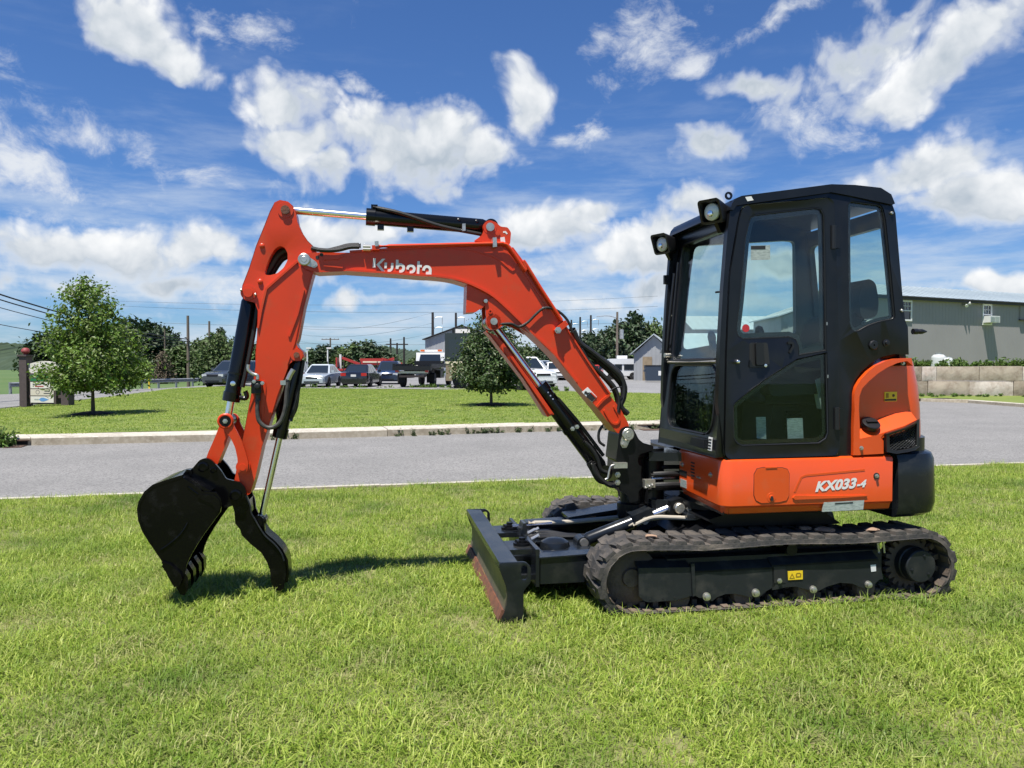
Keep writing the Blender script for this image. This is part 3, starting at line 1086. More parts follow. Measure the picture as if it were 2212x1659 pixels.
# pressed recess behind the model number: raised border ridges
prism('pressed_ridge', ribbon([(0.083,0.63),(0.097,0.66),(0.125,0.715),(0.153,0.725),(0.285,0.733),(0.529,0.748)], .012), -.7515, -.7475, 'body_orange', panel, .002)
prism('pressed_ridge', [(0.069,0.599),(0.083,0.612),(0.286,0.604),(0.53,0.6),(0.545,0.595),(0.381,0.589),(0.083,0.587)], -.757, -.745, 'body_orange', panel, .003)
(kx, kz), (kx1, kz1) = [(0.36,0.662),(0.456,0.668)]
ang = math.atan2(kz1 - kz, kx1 - kx)
mt = Matrix.Translation((kx - .022, -.7525, kz)) @ Matrix.Rotation(ang + .0, 4, (0, -1, 0)) @ Matrix.Rotation(R(90), 4, 'X')
text('lettering', 'KX033', .078, mt, 'label_white', panel, .32, 1.16, .0035)
(kx, kz) = [(0.5,0.665)][0]
mt = Matrix.Translation((kx + .002, -.7525, kz)) @ Matrix.Rotation(ang, 4, (0, -1, 0)) @ Matrix.Rotation(R(90), 4, 'X')
text('lettering', '-4', .055, mt, 'label_white', panel, .32, 1.2, .003)
lp = prism('rating_plate', [(0.269,0.565),(0.527,0.57),(0.521,0.515),(0.261,0.51)], -.752, -.7425, 'label_grey', panel, .001)
(q0x, q0z), (q1x, q1z) = [(0.338,0.559),(0.453,0.562)]
prism('print_line', [(q0x, q0z), (q1x, q1z), (q1x, q1z - .006), (q0x, q0z - .006)], -.7535, -.7523, 'ink', lp, 0)
(lx, lz) = [(0.605,0.711)][0]
cyl('lock_ring', (lx, -.7535, lz), (lx, -.745, lz), .019, 'ink', panel, seg=20, bev=0)
bolt((lx, -.7537, lz), .009, panel)
# front face details
for i in range(5):
    (b_, z_) = [(-0.333,0.747)][0]
    box('vent_slot', (-.3615, b_, z_ - .020 * i + .01), (.005, .05, .009), 'ink', panel, 0)
(b_, z_), (b2_, z2_) = [(-0.115,0.689),(-0.24,0.656)]
box('warning_label', (-.361, (b_ + b2_) / 2, (z_ + z2_) / 2), (.003, abs(b2_ - b_), abs(z_ - z2_)), 'ink', panel, 0)
(b_, z_), (b2_, z2_) = [(-0.136,0.636),(-0.243,0.578)]
box('serial_label', (-.3625, (b_ + b2_) / 2, (z_ + z2_) / 2), (.003, abs(b2_ - b_) * .9, abs(z_ - z2_) * .85), 'label_grey', panel, 0)
for (px_, pz_) in [(-0.171,0.726),(-0.593,0.72)]:
    lathe('panel_bolt', (-.36, px_, pz_), (-1, 0, 0), [(0, .016), (.003, .016), (.003, .009), (.012, .008), (.0121, 0)], 'bolt', panel, 12)
(b_, z_) = [(-0.425,0.679)][0]
box('latch_handle', (-.362, b_, z_), (.008, .05, .010), 'zinc', panel, .001)

# counterweight: plan arc behind the machine, lofted with rounded top and belly
bm = bmesh.new()
cw_half = [(.748, -.752), (.88, -.752), (.945, -.746), (.995, -.728), (1.035, -.695), (1.072, -.645), (1.11, -.575), (1.16, -.45), (1.21, -.30), (1.24, -.15)]
cw_plan = cw_half + [(1.25, 0)] + [(x, -y) for (x, y) in cw_half[::-1]]
cwz = [(.452, .10), (.452, .05), (.475, .012), (.53, -.004), (.70, .0), (.80, .004), (.832, .018), (.846, .05)]
rows = []
for (z, off) in cwz:
    row = []
    for (x, y) in cw_plan:
        d = Vector((x - .55, y)).normalized()
        zz = z - (.02 if z < .5 else 0) * (1 - abs(y) / .75) + (.012 if z < .6 else 0) * max(0, x - .75) * 2
        row.append(bm.verts.new((x - d.x * off * (0 if x < .76 else 1), y - d.y * off, zz)))
    rows.append(row)
for a, b in zip(rows, rows[1:]):
    for i in range(len(a) - 1):
        bm.faces.new((a[i], a[i + 1], b[i + 1], b[i]))
bm.faces.new(rows[-1])
bm.faces.new(rows[0][::-1])
bm.faces.new([r[0] for r in rows] + [r[-1] for r in rows[::-1]])
cwt = finish('counterweight', bm, 'chassis_paint', EX, .6)
# raised middle of the counterweight behind the engine hood
plan([(.80, -.69), (.93, -.695), (.985, -.67), (1.04, -.60), (1.12, -.45), (1.17, -.25), (1.19, 0), (1.17, .25), (1.12, .45), (1.04, .60), (.93, .69), (.80, .69)], .83, .925, 'counterweight_crown', 'chassis_paint', EX, .03)

# ---------------------------------------------------------------- engine hood (orange rear quarter)
def hood_x(z):      # rear outline against height, from the photograph's silhouette
    tab = [(.83, 1.05), (1.03, 1.045), (1.14, 1.036), (1.24, 1.023), (1.31, 1.006), (1.42, .979)]
    for (z0, x0), (z1, x1) in zip(tab, tab[1:]):
        if z0 <= z <= z1:
            return x0 + (x1 - x0) * (z - z0) / (z1 - z0)
    return tab[-1][1]
bm = bmesh.new()
rows = []
for z in (.835, .92, 1.0, 1.08, 1.16, 1.24, 1.32, 1.385, 1.405):
    xr = hood_x(z) - (.03 if z > 1.39 else 0)
    row = []
    yo = -.66 + (.03 if z > 1.39 else 0)
    for t in range(0, 91, 10):
        row.append((xr - .16 + .16 * math.sin(R(t)), yo + .16 - .16 * math.cos(R(t))))
    pts = [(.485, yo), (.65, yo)] + row + [(xr + .03, -.2), (xr + .035, 0), (xr + .03, .3), (xr - .02, .55), (xr - .12, .68), (.485, .70)]
    rows.append([bm.verts.new((x, y, z)) for (x, y) in pts])
for a, b in zip(rows, rows[1:]):
    for i in range(len(a)):
        j = (i + 1) % len(a)
        bm.faces.new((a[i], a[j], b[j], b[i]))
bm.faces.new(rows[-1])
bm.faces.new(rows[0][::-1])
hood = finish('engine_hood', bm, 'body_orange', EX, .7)
# arched rim standing proud of the recessed filler pocket
arch_out = [(0.461,1.105),(0.458,1.186),(0.47,1.234),(0.499,1.279),(0.547,1.327),(0.6,1.363),(0.663,1.389),(0.726,1.402),(0.828,1.406)]
arch_in = [(0.84,1.359),(0.799,1.388),(0.735,1.376),(0.673,1.351),(0.61,1.315),(0.548,1.266),(0.508,1.226),(0.491,1.178),(0.489,1.105)]
low_l = [(0.456,1.009),(0.456,0.836)]
low_r = [(0.496,1.008)]
rim = arch_out[::-1] + low_l + [(0.498,0.835)] + low_r + arch_in[::-1]
prism('hood_rim', rim, -.748, -.64, 'body_orange', hood, .012, seg=3)
# sloping sill under the pocket with the filler cap
bm = bmesh.new()
sill = [(0.456,0.835),(0.654,0.841),(0.653,0.918),(0.633,0.936),(0.667,0.966),(0.565,0.944),(0.507,0.934),(0.497,0.934)]
add_prism(bm, sill, -.746, -.64)
bevel(bm, .006, 2)
finish('hood_sill', bm, 'body_orange', hood)
shelf = [(0.5,0.981),(0.52,0.928),(0.675,0.966),(0.896,1.036),(0.871,1.069),(0.635,1.063),(0.518,1.065)]
bm = bmesh.new()
tops = [(0.497,0.931),(0.574,0.944),(0.672,0.971),(0.789,1.004),(0.89,1.037)]
back = [(x_, z_ + .075) for (x_, z_) in tops]
A_ = [bm.verts.new((x_, -.744 + max(0, x_ - .80) ** 2 * 3.0, z_)) for (x_, z_) in tops]
Bk = [bm.verts.new((x_, -.655 + max(0, x_ - .80) ** 2 * 3.0, z_)) for (x_, z_) in back]
Cb = [bm.verts.new((x_, -.655 + max(0, x_ - .80) ** 2 * 3.0, z_ - .12)) for (x_, z_) in tops]
Db = [bm.verts.new((x_, -.744 + max(0, x_ - .80) ** 2 * 3.0, z_ - .03)) for (x_, z_) in tops]
for i in range(len(tops) - 1):
    bm.faces.new((A_[i], A_[i + 1], Bk[i + 1], Bk[i]))
    bm.faces.new((Db[i], Db[i + 1], A_[i + 1], A_[i]))
    bm.faces.new((Db[i], Db[i + 1], Cb[i + 1], Cb[i]))
finish('filler_shelf', bm, 'body_orange', hood)
(cx0, cz0) = [(0.593,1.017)][0]
lathe('fuel_cap', (cx0, -.695, cz0 - .022), (0, -.60, .80), [(0, .045), (.012, .047), (.012, .053), (.034, .053), (.038, .049), (.040, .0)], 'plastic_black', hood, 28)
box('cap_grip', (cx0, -.722, cz0 + .012), (.07, .014, .014), 'plastic_black', hood, .004, Matrix.Rotation(R(37), 3, 'X'))
lb = prism('fuel_label', [(0.715,1.202),(0.799,1.203),(0.798,1.146),(0.715,1.145)], -.664, -.655, 'label_yellow', hood, 0)
(l0, z0), (l1, z1) = [(0.713,1.145),(0.797,1.203)]
w_, h_ = l1 - l0, z1 - z0
prism('label_strip', [(l0 + .03 * w_, z0 + .06 * h_), (l0 + .95 * w_, z0 + .08 * h_), (l0 + .95 * w_, z0 + .26 * h_), (l0 + .03 * w_, z0 + .24 * h_)], -.6655, -.6642, 'ink', lb, 0)
prism('pump_mark', [(l0 + .14 * w_, z0 + .38 * h_), (l0 + .14 * w_, z0 + .85 * h_), (l0 + .34 * w_, z0 + .85 * h_), (l0 + .34 * w_, z0 + .38 * h_)], -.6655, -.6642, 'ink_brown', lb, 0)
lathe('circle_mark', (l0 + .73 * w_, -.6642, z0 + .62 * h_), (0, -1, 0), [(0, .0085), (.0012, .0085), (.0012, .0055), (.0002, .0055)], 'rust', lb, 20)
(q, z_) = [(0.507,0.877)][0]
bolt((q, -.747, z_), .009, hood)
(q, z_) = [(0.793,1.376)][0]
bolt((q, -.72, z_), .009, hood)
# side grille, wrapped round the corner
def wrapy(x):
    return -.748 + max(0, x - .80) ** 2 * 3.2
gtop = [(0.657,0.958),(0.699,0.97),(0.784,0.993),(0.844,1.017),(0.9,1.038)]
gbot = [(0.662,0.853),(0.725,0.841),(0.798,0.85),(0.859,0.86),(0.899,0.876)]
outer = gtop + gbot[::-1]
def wrapfn(p, b):
    return Vector((p[0], wrapy(p[0]) + b, p[1]))
def shrink(pts, k):
    cx = sum(p[0] for p in pts) / len(pts)
    cz = sum(p[1] for p in pts) / len(pts)
    return [(cx + (p[0] - cx) * k, cz + (p[1] - cz) * k) for p in pts]
prism('grille_frame', outer, -.012, .03, 'plastic_black', hood, .005, holes=[shrink(outer, .80)], fn=wrapfn)
bm = bmesh.new()
inn = shrink(outer, .84)
(gx0, gx1) = (min(p[0] for p in inn), max(p[0] for p in inn))
(gz0, gz1) = (min(p[1] for p in inn), max(p[1] for p in inn))
def top_at(x, tab):
    tab = sorted(tab)
    for (a, za), (b, zb) in zip(tab, tab[1:]):
        if a <= x <= b:
            return za + (zb - za) * (x - a) / (b - a)
    return tab[0][1] if x < tab[0][0] else tab[-1][1]
for sgn in (1, -1):
    for k in range(-24, 40):
        c = k * .0165
        seg_ = []
        for i in range(25):
            x = gx0 + (gx1 - gx0) * i / 24
            z = gz0 + c + sgn * (x - gx0) * .72
            if top_at(x, gbot) + .016 < z < top_at(x, gtop) - .014:
                seg_.append(Vector((x, wrapy(x) + .006, z)))
        if len(seg_) > 1:
            add_tube(bm, [seg_[0], seg_[len(seg_) // 2], seg_[-1]] if len(seg_) > 2 else seg_, .0036, 4)
finish('grille_mesh', bm, 'grille_plastic', hood, kind='stuff')
bm = bmesh.new()
add_prism(bm, inn, .026, .030, fn=wrapfn)
finish('grille_backing', bm, 'ink', hood)

# ---------------------------------------------------------------- cab
NB, FB = -.725, .18
def rrect(x0, z0, x1, z1, r, n=5):
    out = []
    for (cx, cz, a0) in ((x1 - r, z1 - r, 0), (x0 + r, z1 - r, 90), (x0 + r, z0 + r, 180), (x1 - r, z0 + r, 270)):
        out += [(cx + r * math.cos(R(a0 + 90 * i / n)), cz + r * math.sin(R(a0 + 90 * i / n))) for i in range(n + 1)]
    return out

def rounded(pts, r, n=4):
    """round the corners of a 2-D polygon"""
    out = []
    N = len(pts)
    for i in range(N):
        p0, p, p1 = Vector(pts[i - 1]), Vector(pts[i]), Vector(pts[(i + 1) % N])
        a, b = p0 - p, p1 - p
        k = min(r, a.length * .45, b.length * .45)
        s, e = p + a.normalized() * k, p + b.normalized() * k
        for j in range(n + 1):
            t = j / n
            out.append(tuple(s * (1 - t) ** 2 + p * 2 * t * (1 - t) + e * t * t))
    return out

def inset(pts, d):
    """move a closed outline inwards by d"""
    N = len(pts)
    area = sum(pts[i][0] * pts[(i + 1) % N][1] - pts[(i + 1) % N][0] * pts[i][1] for i in range(N))
    s = 1 if area > 0 else -1
    out = []
    for i in range(N):
        p0, p, p1 = Vector(pts[i - 1]), Vector(pts[i]), Vector(pts[(i + 1) % N])
        e0 = (p - p0)
        e1 = (p1 - p)
        if e0.length < 1e-6 or e1.length < 1e-6:
            out.append(tuple(p))
            continue
        n0 = Vector((-e0.y, e0.x)).normalized() * s
        n1 = Vector((-e1.y, e1.x)).normalized() * s
        nn = (n0 + n1)
        nn = nn / max(nn.length, .3)
        k = d / max(.5, nn.dot(n0))
        out.append(tuple(p + nn * k))
    return out

cab_out = [(-0.313,2.249),(-0.28,2.276),(0.31,2.372),(0.426,2.358),(0.706,2.315),(0.729,2.258),(0.781,1.78),(0.8,1.633),(0.82,1.588),(0.828,1.426),(0.731,1.429),(0.65,1.412),(0.579,1.375),(0.516,1.323),(0.473,1.266),(0.455,1.201)] + [(0.459,1.2),(0.454,1.007),(0.458,0.829),(-0.333,0.822)] + [(-0.379,1.136),(-0.37,1.488),(-0.353,1.801),(-0.33,2.097)]
door_out = rounded([(-0.262,2.193),(-0.24,2.265),(0.323,2.335),(0.347,1.893),(0.362,1.452)] + [(0.377,0.835),(-0.341,0.827)] + [(-0.338,1.096),(-0.334,1.422),(-0.317,1.876)], .05)
win_rear = rounded([(0.418,2.303),(0.438,2.324),(0.643,2.307),(0.667,2.223),(0.702,1.949),(0.74,1.633),(0.647,1.619),(0.558,1.59),(0.496,1.556),(0.46,1.557),(0.435,1.605),(0.424,1.975)], .03)
cab = prism('cab_frame', cab_out, NB, NB + .045, 'cab_paint', EX, .006, holes=[inset(door_out, -.006), win_rear])
# rear window of the side, with its black border
def pane(name, out, b, m, parent, frit=.03, fn=xz, th=.006):
    prism(name, out, b, b + th, m, parent, 0, fn=fn)
    if frit:
        prism('window_border', out, b + th + .001, b + th + .003, 'frit', parent, 0, holes=[inset(out, frit)], fn=fn)
        bm = bmesh.new()
        N = len(out)
        pts = [fn(p, b - .002) for p in inset(out, .004)]
        add_tube(bm, pts + [pts[0]], .0055, 6)
        finish('window_seal', bm, 'plastic_black', parent)
pane('side_window', win_rear, NB + .012, 'cab_glass', cab, .028)

door = None
up = [(-0.21,2.169),(-0.199,2.205),(-0.167,2.222),(0.204,2.275),(0.242,2.269),(0.265,2.232),(0.275,1.97),(0.287,1.443)] + [(0.285,1.444),(0.11,1.417),(0.105,1.468),(0.089,1.507),(0.052,1.521),(-0.234,1.508),(-0.268,1.527),(-0.281,1.562)] + [(-0.262,1.723),(-0.231,2.075)]
lw = [(0.289,1.439),(0.095,1.399),(0.006,1.347),(-0.093,1.288),(-0.196,1.218),(-0.285,1.151),(-0.296,1.131),(-0.292,0.949),(-0.271,0.915),(-0.237,0.899),(0.243,0.905),(0.289,0.932),(0.305,0.969)]
door = prism('cab_door', door_out, NB - .012, NB + .035, 'cab_paint', EX, .008, holes=[up, lw])
pane('door_window', up, NB - .004, 'cab_glass', door, .036)
pane('door_window', lw, NB - .004, 'cab_glass_dark', door, .034)
# door furniture
hp = [(-0.197,1.491),(-0.086,1.492),(-0.071,1.366),(-0.095,1.357),(-0.178,1.349),(-0.196,1.361)]
prism('handle_recess', rounded(hp, .015), NB - .0135, NB - .008, 'ink', door, 0)
prism('door_handle', rounded([(-0.168,1.491),(-0.12,1.491),(-0.117,1.366),(-0.163,1.364)], .008), NB - .034, NB - .014, 'plastic_black', door, .004)
prism('handle_surround', rounded([(-0.2,1.352),(-0.196,1.395),(-0.177,1.357),(-0.115,1.361),(-0.074,1.374),(-0.081,1.354),(-0.102,1.348)], .006), NB - .020, NB - .013, 'cab_paint', door, .002)
(q, z_) = [(-0.274,1.383)][0]
lathe('door_striker', (q, NB - .012, z_), (0, -1, 0), [(0, .014), (.02, .012), (.026, .008), (.028, 0)], 'chrome', door, 16)
(q, z_) = [(-0.102,1.361)][0]
lathe('key_lock', (q, NB - .019, z_), (0, -1, 0), [(0, .009), (.006, .009), (.007, 0)], 'chrome', door, 12)
prism('pull_bracket', ribbon([(0.037,1.492),(0.066,1.49),(0.069,1.471),(0.049,1.434)], .012), NB - .022, NB - .010, 'plastic_black', door, .002)
(q, z_) = [(-0.216,1.574)][0]
cyl('round_sticker', (q, NB - .0065, z_), (q, NB - .0042, z_), .0225, 'red_lens', door, seg=24, bev=0)
st = [(-0.189,2.044),(-0.071,2.049),(-0.07,1.967),(-0.187,1.962)]
sk = prism('instruction_sticker', st, NB - .0060, NB - .0042, 'label_grey', door, 0)
prism('sticker_strip', [(-0.189,2.042),(-0.1,2.046),(-0.1,2.026),(-0.189,2.023)], NB - .0072, NB - .0062, 'ink', sk, 0)
for k in range(4):
    x0 = 770 + k * 29
    pass
for (h0, h1) in (([(0.318,2.172),(0.32,2.037)], .0), ([(0.35,1.116),(0.352,0.988)], .0)):
    (hx, hz), (hx2, hz2) = h0
    cyl('hinge', (hx, NB - .016, hz), (hx2, NB - .016, hz2), .016, 'plastic_black', door, seg=14)
    box('hinge_leaf', (hx + .022, NB - .006, (hz + hz2) / 2), (.05, .014, abs(hz - hz2) * .9), 'cab_paint', door, .003)
for q in [(0.294,1.298),(0.285,1.604)]:
    box('seal_clip', (q[0], NB - .010, q[1]), (.006, .008, .018), 'bolt', door, 0)
# tail of the near side: oval cap and socket on the rear quarter, beacon stub on the back
(q, z_) = [(0.592,1.481)][0]
lathe('vent_cap', (q, NB, z_), (0, -1, 0), [(0, .030), (.008, .030), (.012, .024), (.012, .006), (.004, .005)], 'plastic_black', cab, 8)
(q, z_) = [(0.677,1.494)][0]
lathe('socket', (q, NB, z_), (0, -1, 0), [(0, .022), (.006, .022), (.008, .014), (.018, .012), (.02, 0)], 'plastic_black', cab, 18)
(q, z_) = [(0.954,1.57)][0]
lathe('beacon_plug', (q - .005, -.60, z_), (1, 0, 0), [(0, .018), (.03, .018), (.03, .012), (.045, .016), (.062, .016), (.095, .004), (.096, 0)], 'plastic_black', cab, 14)
for q in [(0.701,2.259),(0.775,1.686)]:
    lathe('frame_bolt', (q[0], NB, q[1]), (0, -1, 0), [(0, .010), (.006, .010), (.012, .006), (.012, 0)], 'bolt', cab, 12)

# roof: side outline carried across, rounded edges
roof_out = [(-0.319,2.243),(-0.306,2.28),(-0.283,2.308),(-0.249,2.323),(0.306,2.411),(0.456,2.413),(0.625,2.403),(0.693,2.367),(0.718,2.314),(0.703,2.307),(0.423,2.35),(0.307,2.365),(-0.278,2.268),(-0.3,2.241)]
prism('cab_roof', roof_out, NB - .010, FB + .010, 'cab_paint', EX, .016, seg=3)
(q, z_), (q2, z2) = [(-0.227,2.309),(-0.183,2.298)]
prism('roof_label', [(-0.229,2.316),(-0.192,2.322),(-0.178,2.3),(-0.215,2.293)], NB - .0125, NB - .0095, 'label_white', EX, 0)
lathe('lift_eye', ([(-0.253,2.353)][0][0] - .008, -.60, [(-0.253,2.353)][0][1]), (0, 1, 0), [(0, .022), (.006, .024), (.012, .022), (.012, .012), (0, .012), (0, .022)], 'cab_paint', EX, 20)

# far side wall
far_out = [(p[0], p[1]) for p in cab_out]
far_win = rounded([(-0.153,2.178)] + [(0.529,2.233),(0.59,2.227),(0.604,1.568),(0.172,1.537)] + [(-0.235,1.464),(-0.188,1.927)], .05)
cabf = prism('cab_far_frame', far_out, FB - .04, FB, 'cab_paint', EX, .006, holes=[far_win])
pane('far_window', far_win, FB - .02, 'cab_glass', cabf, 0)
# front frame with two-piece windscreen; x follows the rake of the front pillars
def fx(z):
    return -.392 + (z - .83) / (2.25 - .83) * .128
def ffn(p, n):
    return Vector((fx(p[1]) + n, p[0], p[1]))
F0, F1 = NB + .005, FB - .002
front_out = [(F0, .835), (F0, 2.245), (F1, 2.245), (F1, .835)]
wU = rounded([(F0 + .075, 1.40), (F0 + .075, 2.165), (F1 - .12, 2.165), (F1 - .12, 1.40)], .045)
wL = rounded([(F0 + .075, .955), (F0 + .075, 1.365), (F1 - .12, 1.365), (F1 - .12, .955)], .11)
wL = [(b, z) for (b, z) in wL]
cff = prism('cab_front_frame', front_out, 0, .05, 'cab_paint', EX, .01, holes=[wU, wL], fn=ffn)
pane('windscreen', wU, .016, 'cab_glass', cff, 0, fn=ffn)
pane('lower_windscreen', wL, .016, 'cab_glass_dark', cff, 0, fn=ffn)
for wn in (wU, wL):
    bm = bmesh.new()
    pts = [ffn(p, -.001) for p in wn]
    add_tube(bm, pts + [pts[0]], .007, 6)
    finish('window_seal', bm, 'plastic_black', cff)
tube('screen_rail', [(fx(1.38) - .012, F0 + .07, 1.383), (fx(1.38) - .012, F1 - .08, 1.383)], .010, 'zinc', cff, smooth=0)
# wiper standing at the far pillar
wp = [(fx(1.43) - .022, .11, 1.43), (fx(1.6) - .03, .09, 1.65), (fx(1.9) - .025, .085, 1.98)]
tube('wiper_arm', wp, .009, 'plastic_black', cff)
tube('wiper_blade', [(fx(1.45) - .018, .07, 1.46), (fx(1.7) - .018, .065, 1.72), (fx(2.0) - .018, .06, 2.05)], .007, 'plastic_black', cff)
cyl('wiper_pivot', (fx(1.43) - .04, .11, 1.43), (fx(1.43), .11, 1.43), .016, 'bolt', cff, seg=14)
for (b_, z_) in ((F0 + .035, 1.93), (F0 + .03, 1.86), (F0 + .04, 1.28), (F1 - .03, 1.70), (F1 - .03, 1.40)):
    lathe('frame_bolt', (fx(z_), b_, z_), (-1, 0, 0), [(0, .010), (.012, .009), (.014, 0)], 'bolt', cff, 10)
tube('screen_stop', [(fx(1.78) - .005, F0 + .05, 1.78), (fx(1.78) - .035, F0 + .06, 1.785), (fx(1.78) - .05, F0 + .085, 1.785)], .006, 'plastic_black', cff)
# mirror bracket left on the far pillar
bz = [(-0.377,2.065),(-0.313,2.072),(-0.316,2.009),(-0.377,2.005)]
bm = bmesh.new()
add_prism(bm, [(fx(1.95) - .075, 1.915), (fx(1.95) - .075, 1.975), (fx(1.95), 1.98), (fx(1.95), 1.91)], .15, .17, holes=[[(fx(1.95) - .045, 1.925), (fx(1.95) - .045, 1.968), (fx(1.95) - .012, 1.968), (fx(1.95) - .012, 1.925)]])
finish('mirror_bracket', bm, 'plastic_black', cff)
# rear frame
rz0, rz1 = 1.36, 2.29
def rx_(z):
    return .815 - (z - 1.36) / .95 * .10
def rfn(p, n):
    return Vector((rx_(p[1]) - n, p[0], p[1]))
rout = [(F0, rz0), (F0, rz1), (F1, rz1), (F1, rz0)]
rwin = rounded([(F0 + .05, rz0 + .10), (F0 + .05, rz1 - .10), (F1 - .05, rz1 - .10), (F1 - .05, rz0 + .10)], .05)
cfr = prism('cab_rear_frame', rout, 0, .04, 'cab_paint', EX, .01, holes=[rwin], fn=rfn)
pane('rear_window', rwin, .016, 'cab_glass', cfr, 0, fn=rfn)
# back wall and floor of the cab
prism('cab_back_panel', [(.44, .84), (.47, 1.36), (.74, 1.36), (.74, 1.30), (.60, 1.20), (.55, .84)], -.60, FB - .045, 'interior', EX, .01)
box('cab_floor', (.06, (NB + FB) / 2, .845), (.86, FB - NB - .10, .03), 'interior', EX, .004)
prism('cab_sill', [(-0.638,0.979),(-0.584,0.877),(-0.367,0.823),(-0.332,0.932)] if False else [(-.39, .835), (-.385, .935), (-.36, .935), (-.36, .835)], NB + .01, FB - .01, 'cab_paint', EX, .006)
lb = prism('barcode_label', [(F0 + .055, .868), (F0 + .105, .868), (F0 + .105, .945), (F0 + .055, .945)], -.0035, -.0005, 'label_white', cff, 0, fn=ffn)
for k in range(4):
    prism('print_line', [(F0 + .062, .876 + .017 * k), (F0 + .098, .876 + .017 * k), (F0 + .098, .884 + .017 * k), (F0 + .062, .884 + .017 * k)], -.0048, -.0037, 'ink', lb, 0, fn=ffn)
# step lamp box in the lower front corner
prism('front_step_box', [(F0 + .10, .875), (F0 + .10, .93), (F0 + .30, .925), (F0 + .30, .88)], -.03, .0, 'cab_paint', cff, .006, fn=ffn)
# seat, consoles and levers
bm = bmesh.new()
add_prism(bm, rounded([(.02, 1.13), (.04, 1.24), (.30, 1.25), (.47, 1.22), (.47, 1.12)], .04), -.50, -.04)
bevel(bm, .03, 3)
seat = finish('seat', bm, 'seat_cloth', EX)
bm = bmesh.new()
add_prism(bm, rounded([(.40, 1.20), (.56, 1.66), (.62, 1.70), (.68, 1.66), (.60, 1.20)], .04), -.52, -.05)
bevel(bm, .035, 3)
finish('backrest', bm, 'seat_cloth', seat)
bm = bmesh.new()
add_prism(bm, rounded([(.63, 1.64), (.61, 1.74), (.63, 1.86), (.67, 1.895), (.72, 1.87), (.745, 1.76), (.735, 1.66)], .04), -.56, -.24)
bevel(bm, .04, 3)
finish('headrest', bm, 'seat_cloth', seat)
bm = bmesh.new()
add_prism(bm, rounded([(.655, 1.55), (.655, 1.64), (.745, 1.65), (.755, 1.56)], .03), -.58, -.24)
bevel(bm, .02, 3)
finish('seat_back_cover', bm, 'pale_cover', seat)
prism('seat_suspension', [(.08, .86), (.10, 1.12), (.42, 1.12), (.44, .86)], -.46, -.08, 'interior', seat, .01)
bm = bmesh.new()
for k in range(5):
    add_box(bm, (.22, -.49, .99 + k * .022), (.10, .02, .010))
finish('bellows', bm, 'chassis_paint', seat)
for (b_, ) in ((-.60,), (.06,)):
    cs = prism('side_console', rounded([(-.02, 1.18), (-.05, 1.30), (.05, 1.36), (.36, 1.34), (.40, 1.20)], .03), b_ - .06, b_ + .06, 'interior', EX, .015)
    tube('control_lever', [(-.01, b_, 1.33), (-.03, b_, 1.42), (-.045, b_ + .01, 1.50)], .012, 'plastic_black', cs)
    bm = bmesh.new()
    add_lathe(bm, (-.045, b_ + .01, 1.47), (-.15, 0, 1), [(0, .016), (.04, .024), (.09, .028), (.12, .02), (.13, 0)], 14)
    finish('lever_grip', bm, 'plastic_black', cs)
prism('tool_box', rounded([(.30, 1.10), (.26, 1.28), (.36, 1.31), (.42, 1.14)], .01), -.665, -.62, 'pale_cover', EX, .006)
prism('manual_card', [(.10, .885), (.09, 1.05), (.19, 1.05), (.20, .885)], -.648, -.644, 'label_grey', EX, 0)
prism('manual_card', [(-.10, .935), (-.105, 1.06), (-.045, 1.06), (-.04, .93)], -.648, -.644, 'label_grey', EX, 0)
prism('seat_belt_strap', [(.36, 1.28), (.35, 1.50), (.38, 1.50), (.40, 1.28)], -.66, -.64, 'red_lens', EX, .002)
bm = bmesh.new()
add_lathe(bm, (-.25, -.10, 1.10), (.25, 0, 1), [(0, .05), (.08, .07), (.16, .07), (.24, .05), (.29, .02), (.3, 0)], 16)
finish('lever_boot', bm, 'interior', EX)
tube('travel_lever', [(-.22, -.22, .87), (-.26, -.22, 1.08), (-.24, -.22, 1.22)], .012, 'plastic_black', EX)
tube('travel_lever', [(-.22, -.32, .87), (-.26, -.32, 1.08), (-.24, -.32, 1.22)], .012, 'plastic_black', EX)

# work lights on the front pillars
def work_light(px, pz, b_, yaw):
    """lamp housing built facing -x, then turned on its bracket"""
    def ring(x, h, w, r):
        return [(x, y, z) for (y, z) in rrect(-w, -h, w, h, r, 4)]
    bm = bmesh.new()
    loops = [ring(.075, .030, .030, .01), ring(.06, .045, .045, .015), ring(-.03, .062, .068, .02), ring(-.060, .066, .072, .02), ring(-.060, .054, .060, .018), ring(-.035, .05, .055, .018)]
    vv = [[bm.verts.new((x - (.022 * z / .06 if i > 1 else 0), y, z)) for (x, y, z) in lp] for i, lp in enumerate(loops)]
    for a, b in zip(vv, vv[1:]):
        for i in range(len(a)):
            j = (i + 1) % len(a)
            bm.faces.new((a[i], a[j], b[j], b[i]))
    bm.faces.new(vv[0])
    root = finish('work_light', bm, 'plastic_black', EX)
    root.location = (px, b_, pz)
    root.rotation_euler = (0, 0, yaw)
    lathe('lamp_lens', (-.034, 0, 0), (-1, 0, -.1), [(0, .050), (.010, .048), (.018, .036), (.022, .018), (.023, 0)], 'lamp_glass', root, 24)
    lathe('lamp_bulb', (-.030, 0, -.01), (-1, 0, 0), [(.02, .02), (.030, .016), (.034, 0)], 'lamp_mirror', root, 14)
    prism('lamp_bracket', [(-.01, -.05), (.04, -.11), (.085, -.105), (.085, -.01), (.05, -.03)], -.012, .012, 'plastic_black', root, .004)
    return root
(q, z_) = [(-0.37,2.237)][0]
work_light(q, z_, -.66, R(32))
(q, z_) = [(-0.36,2.177)][0]
work_light(q, z_, .13, R(24))
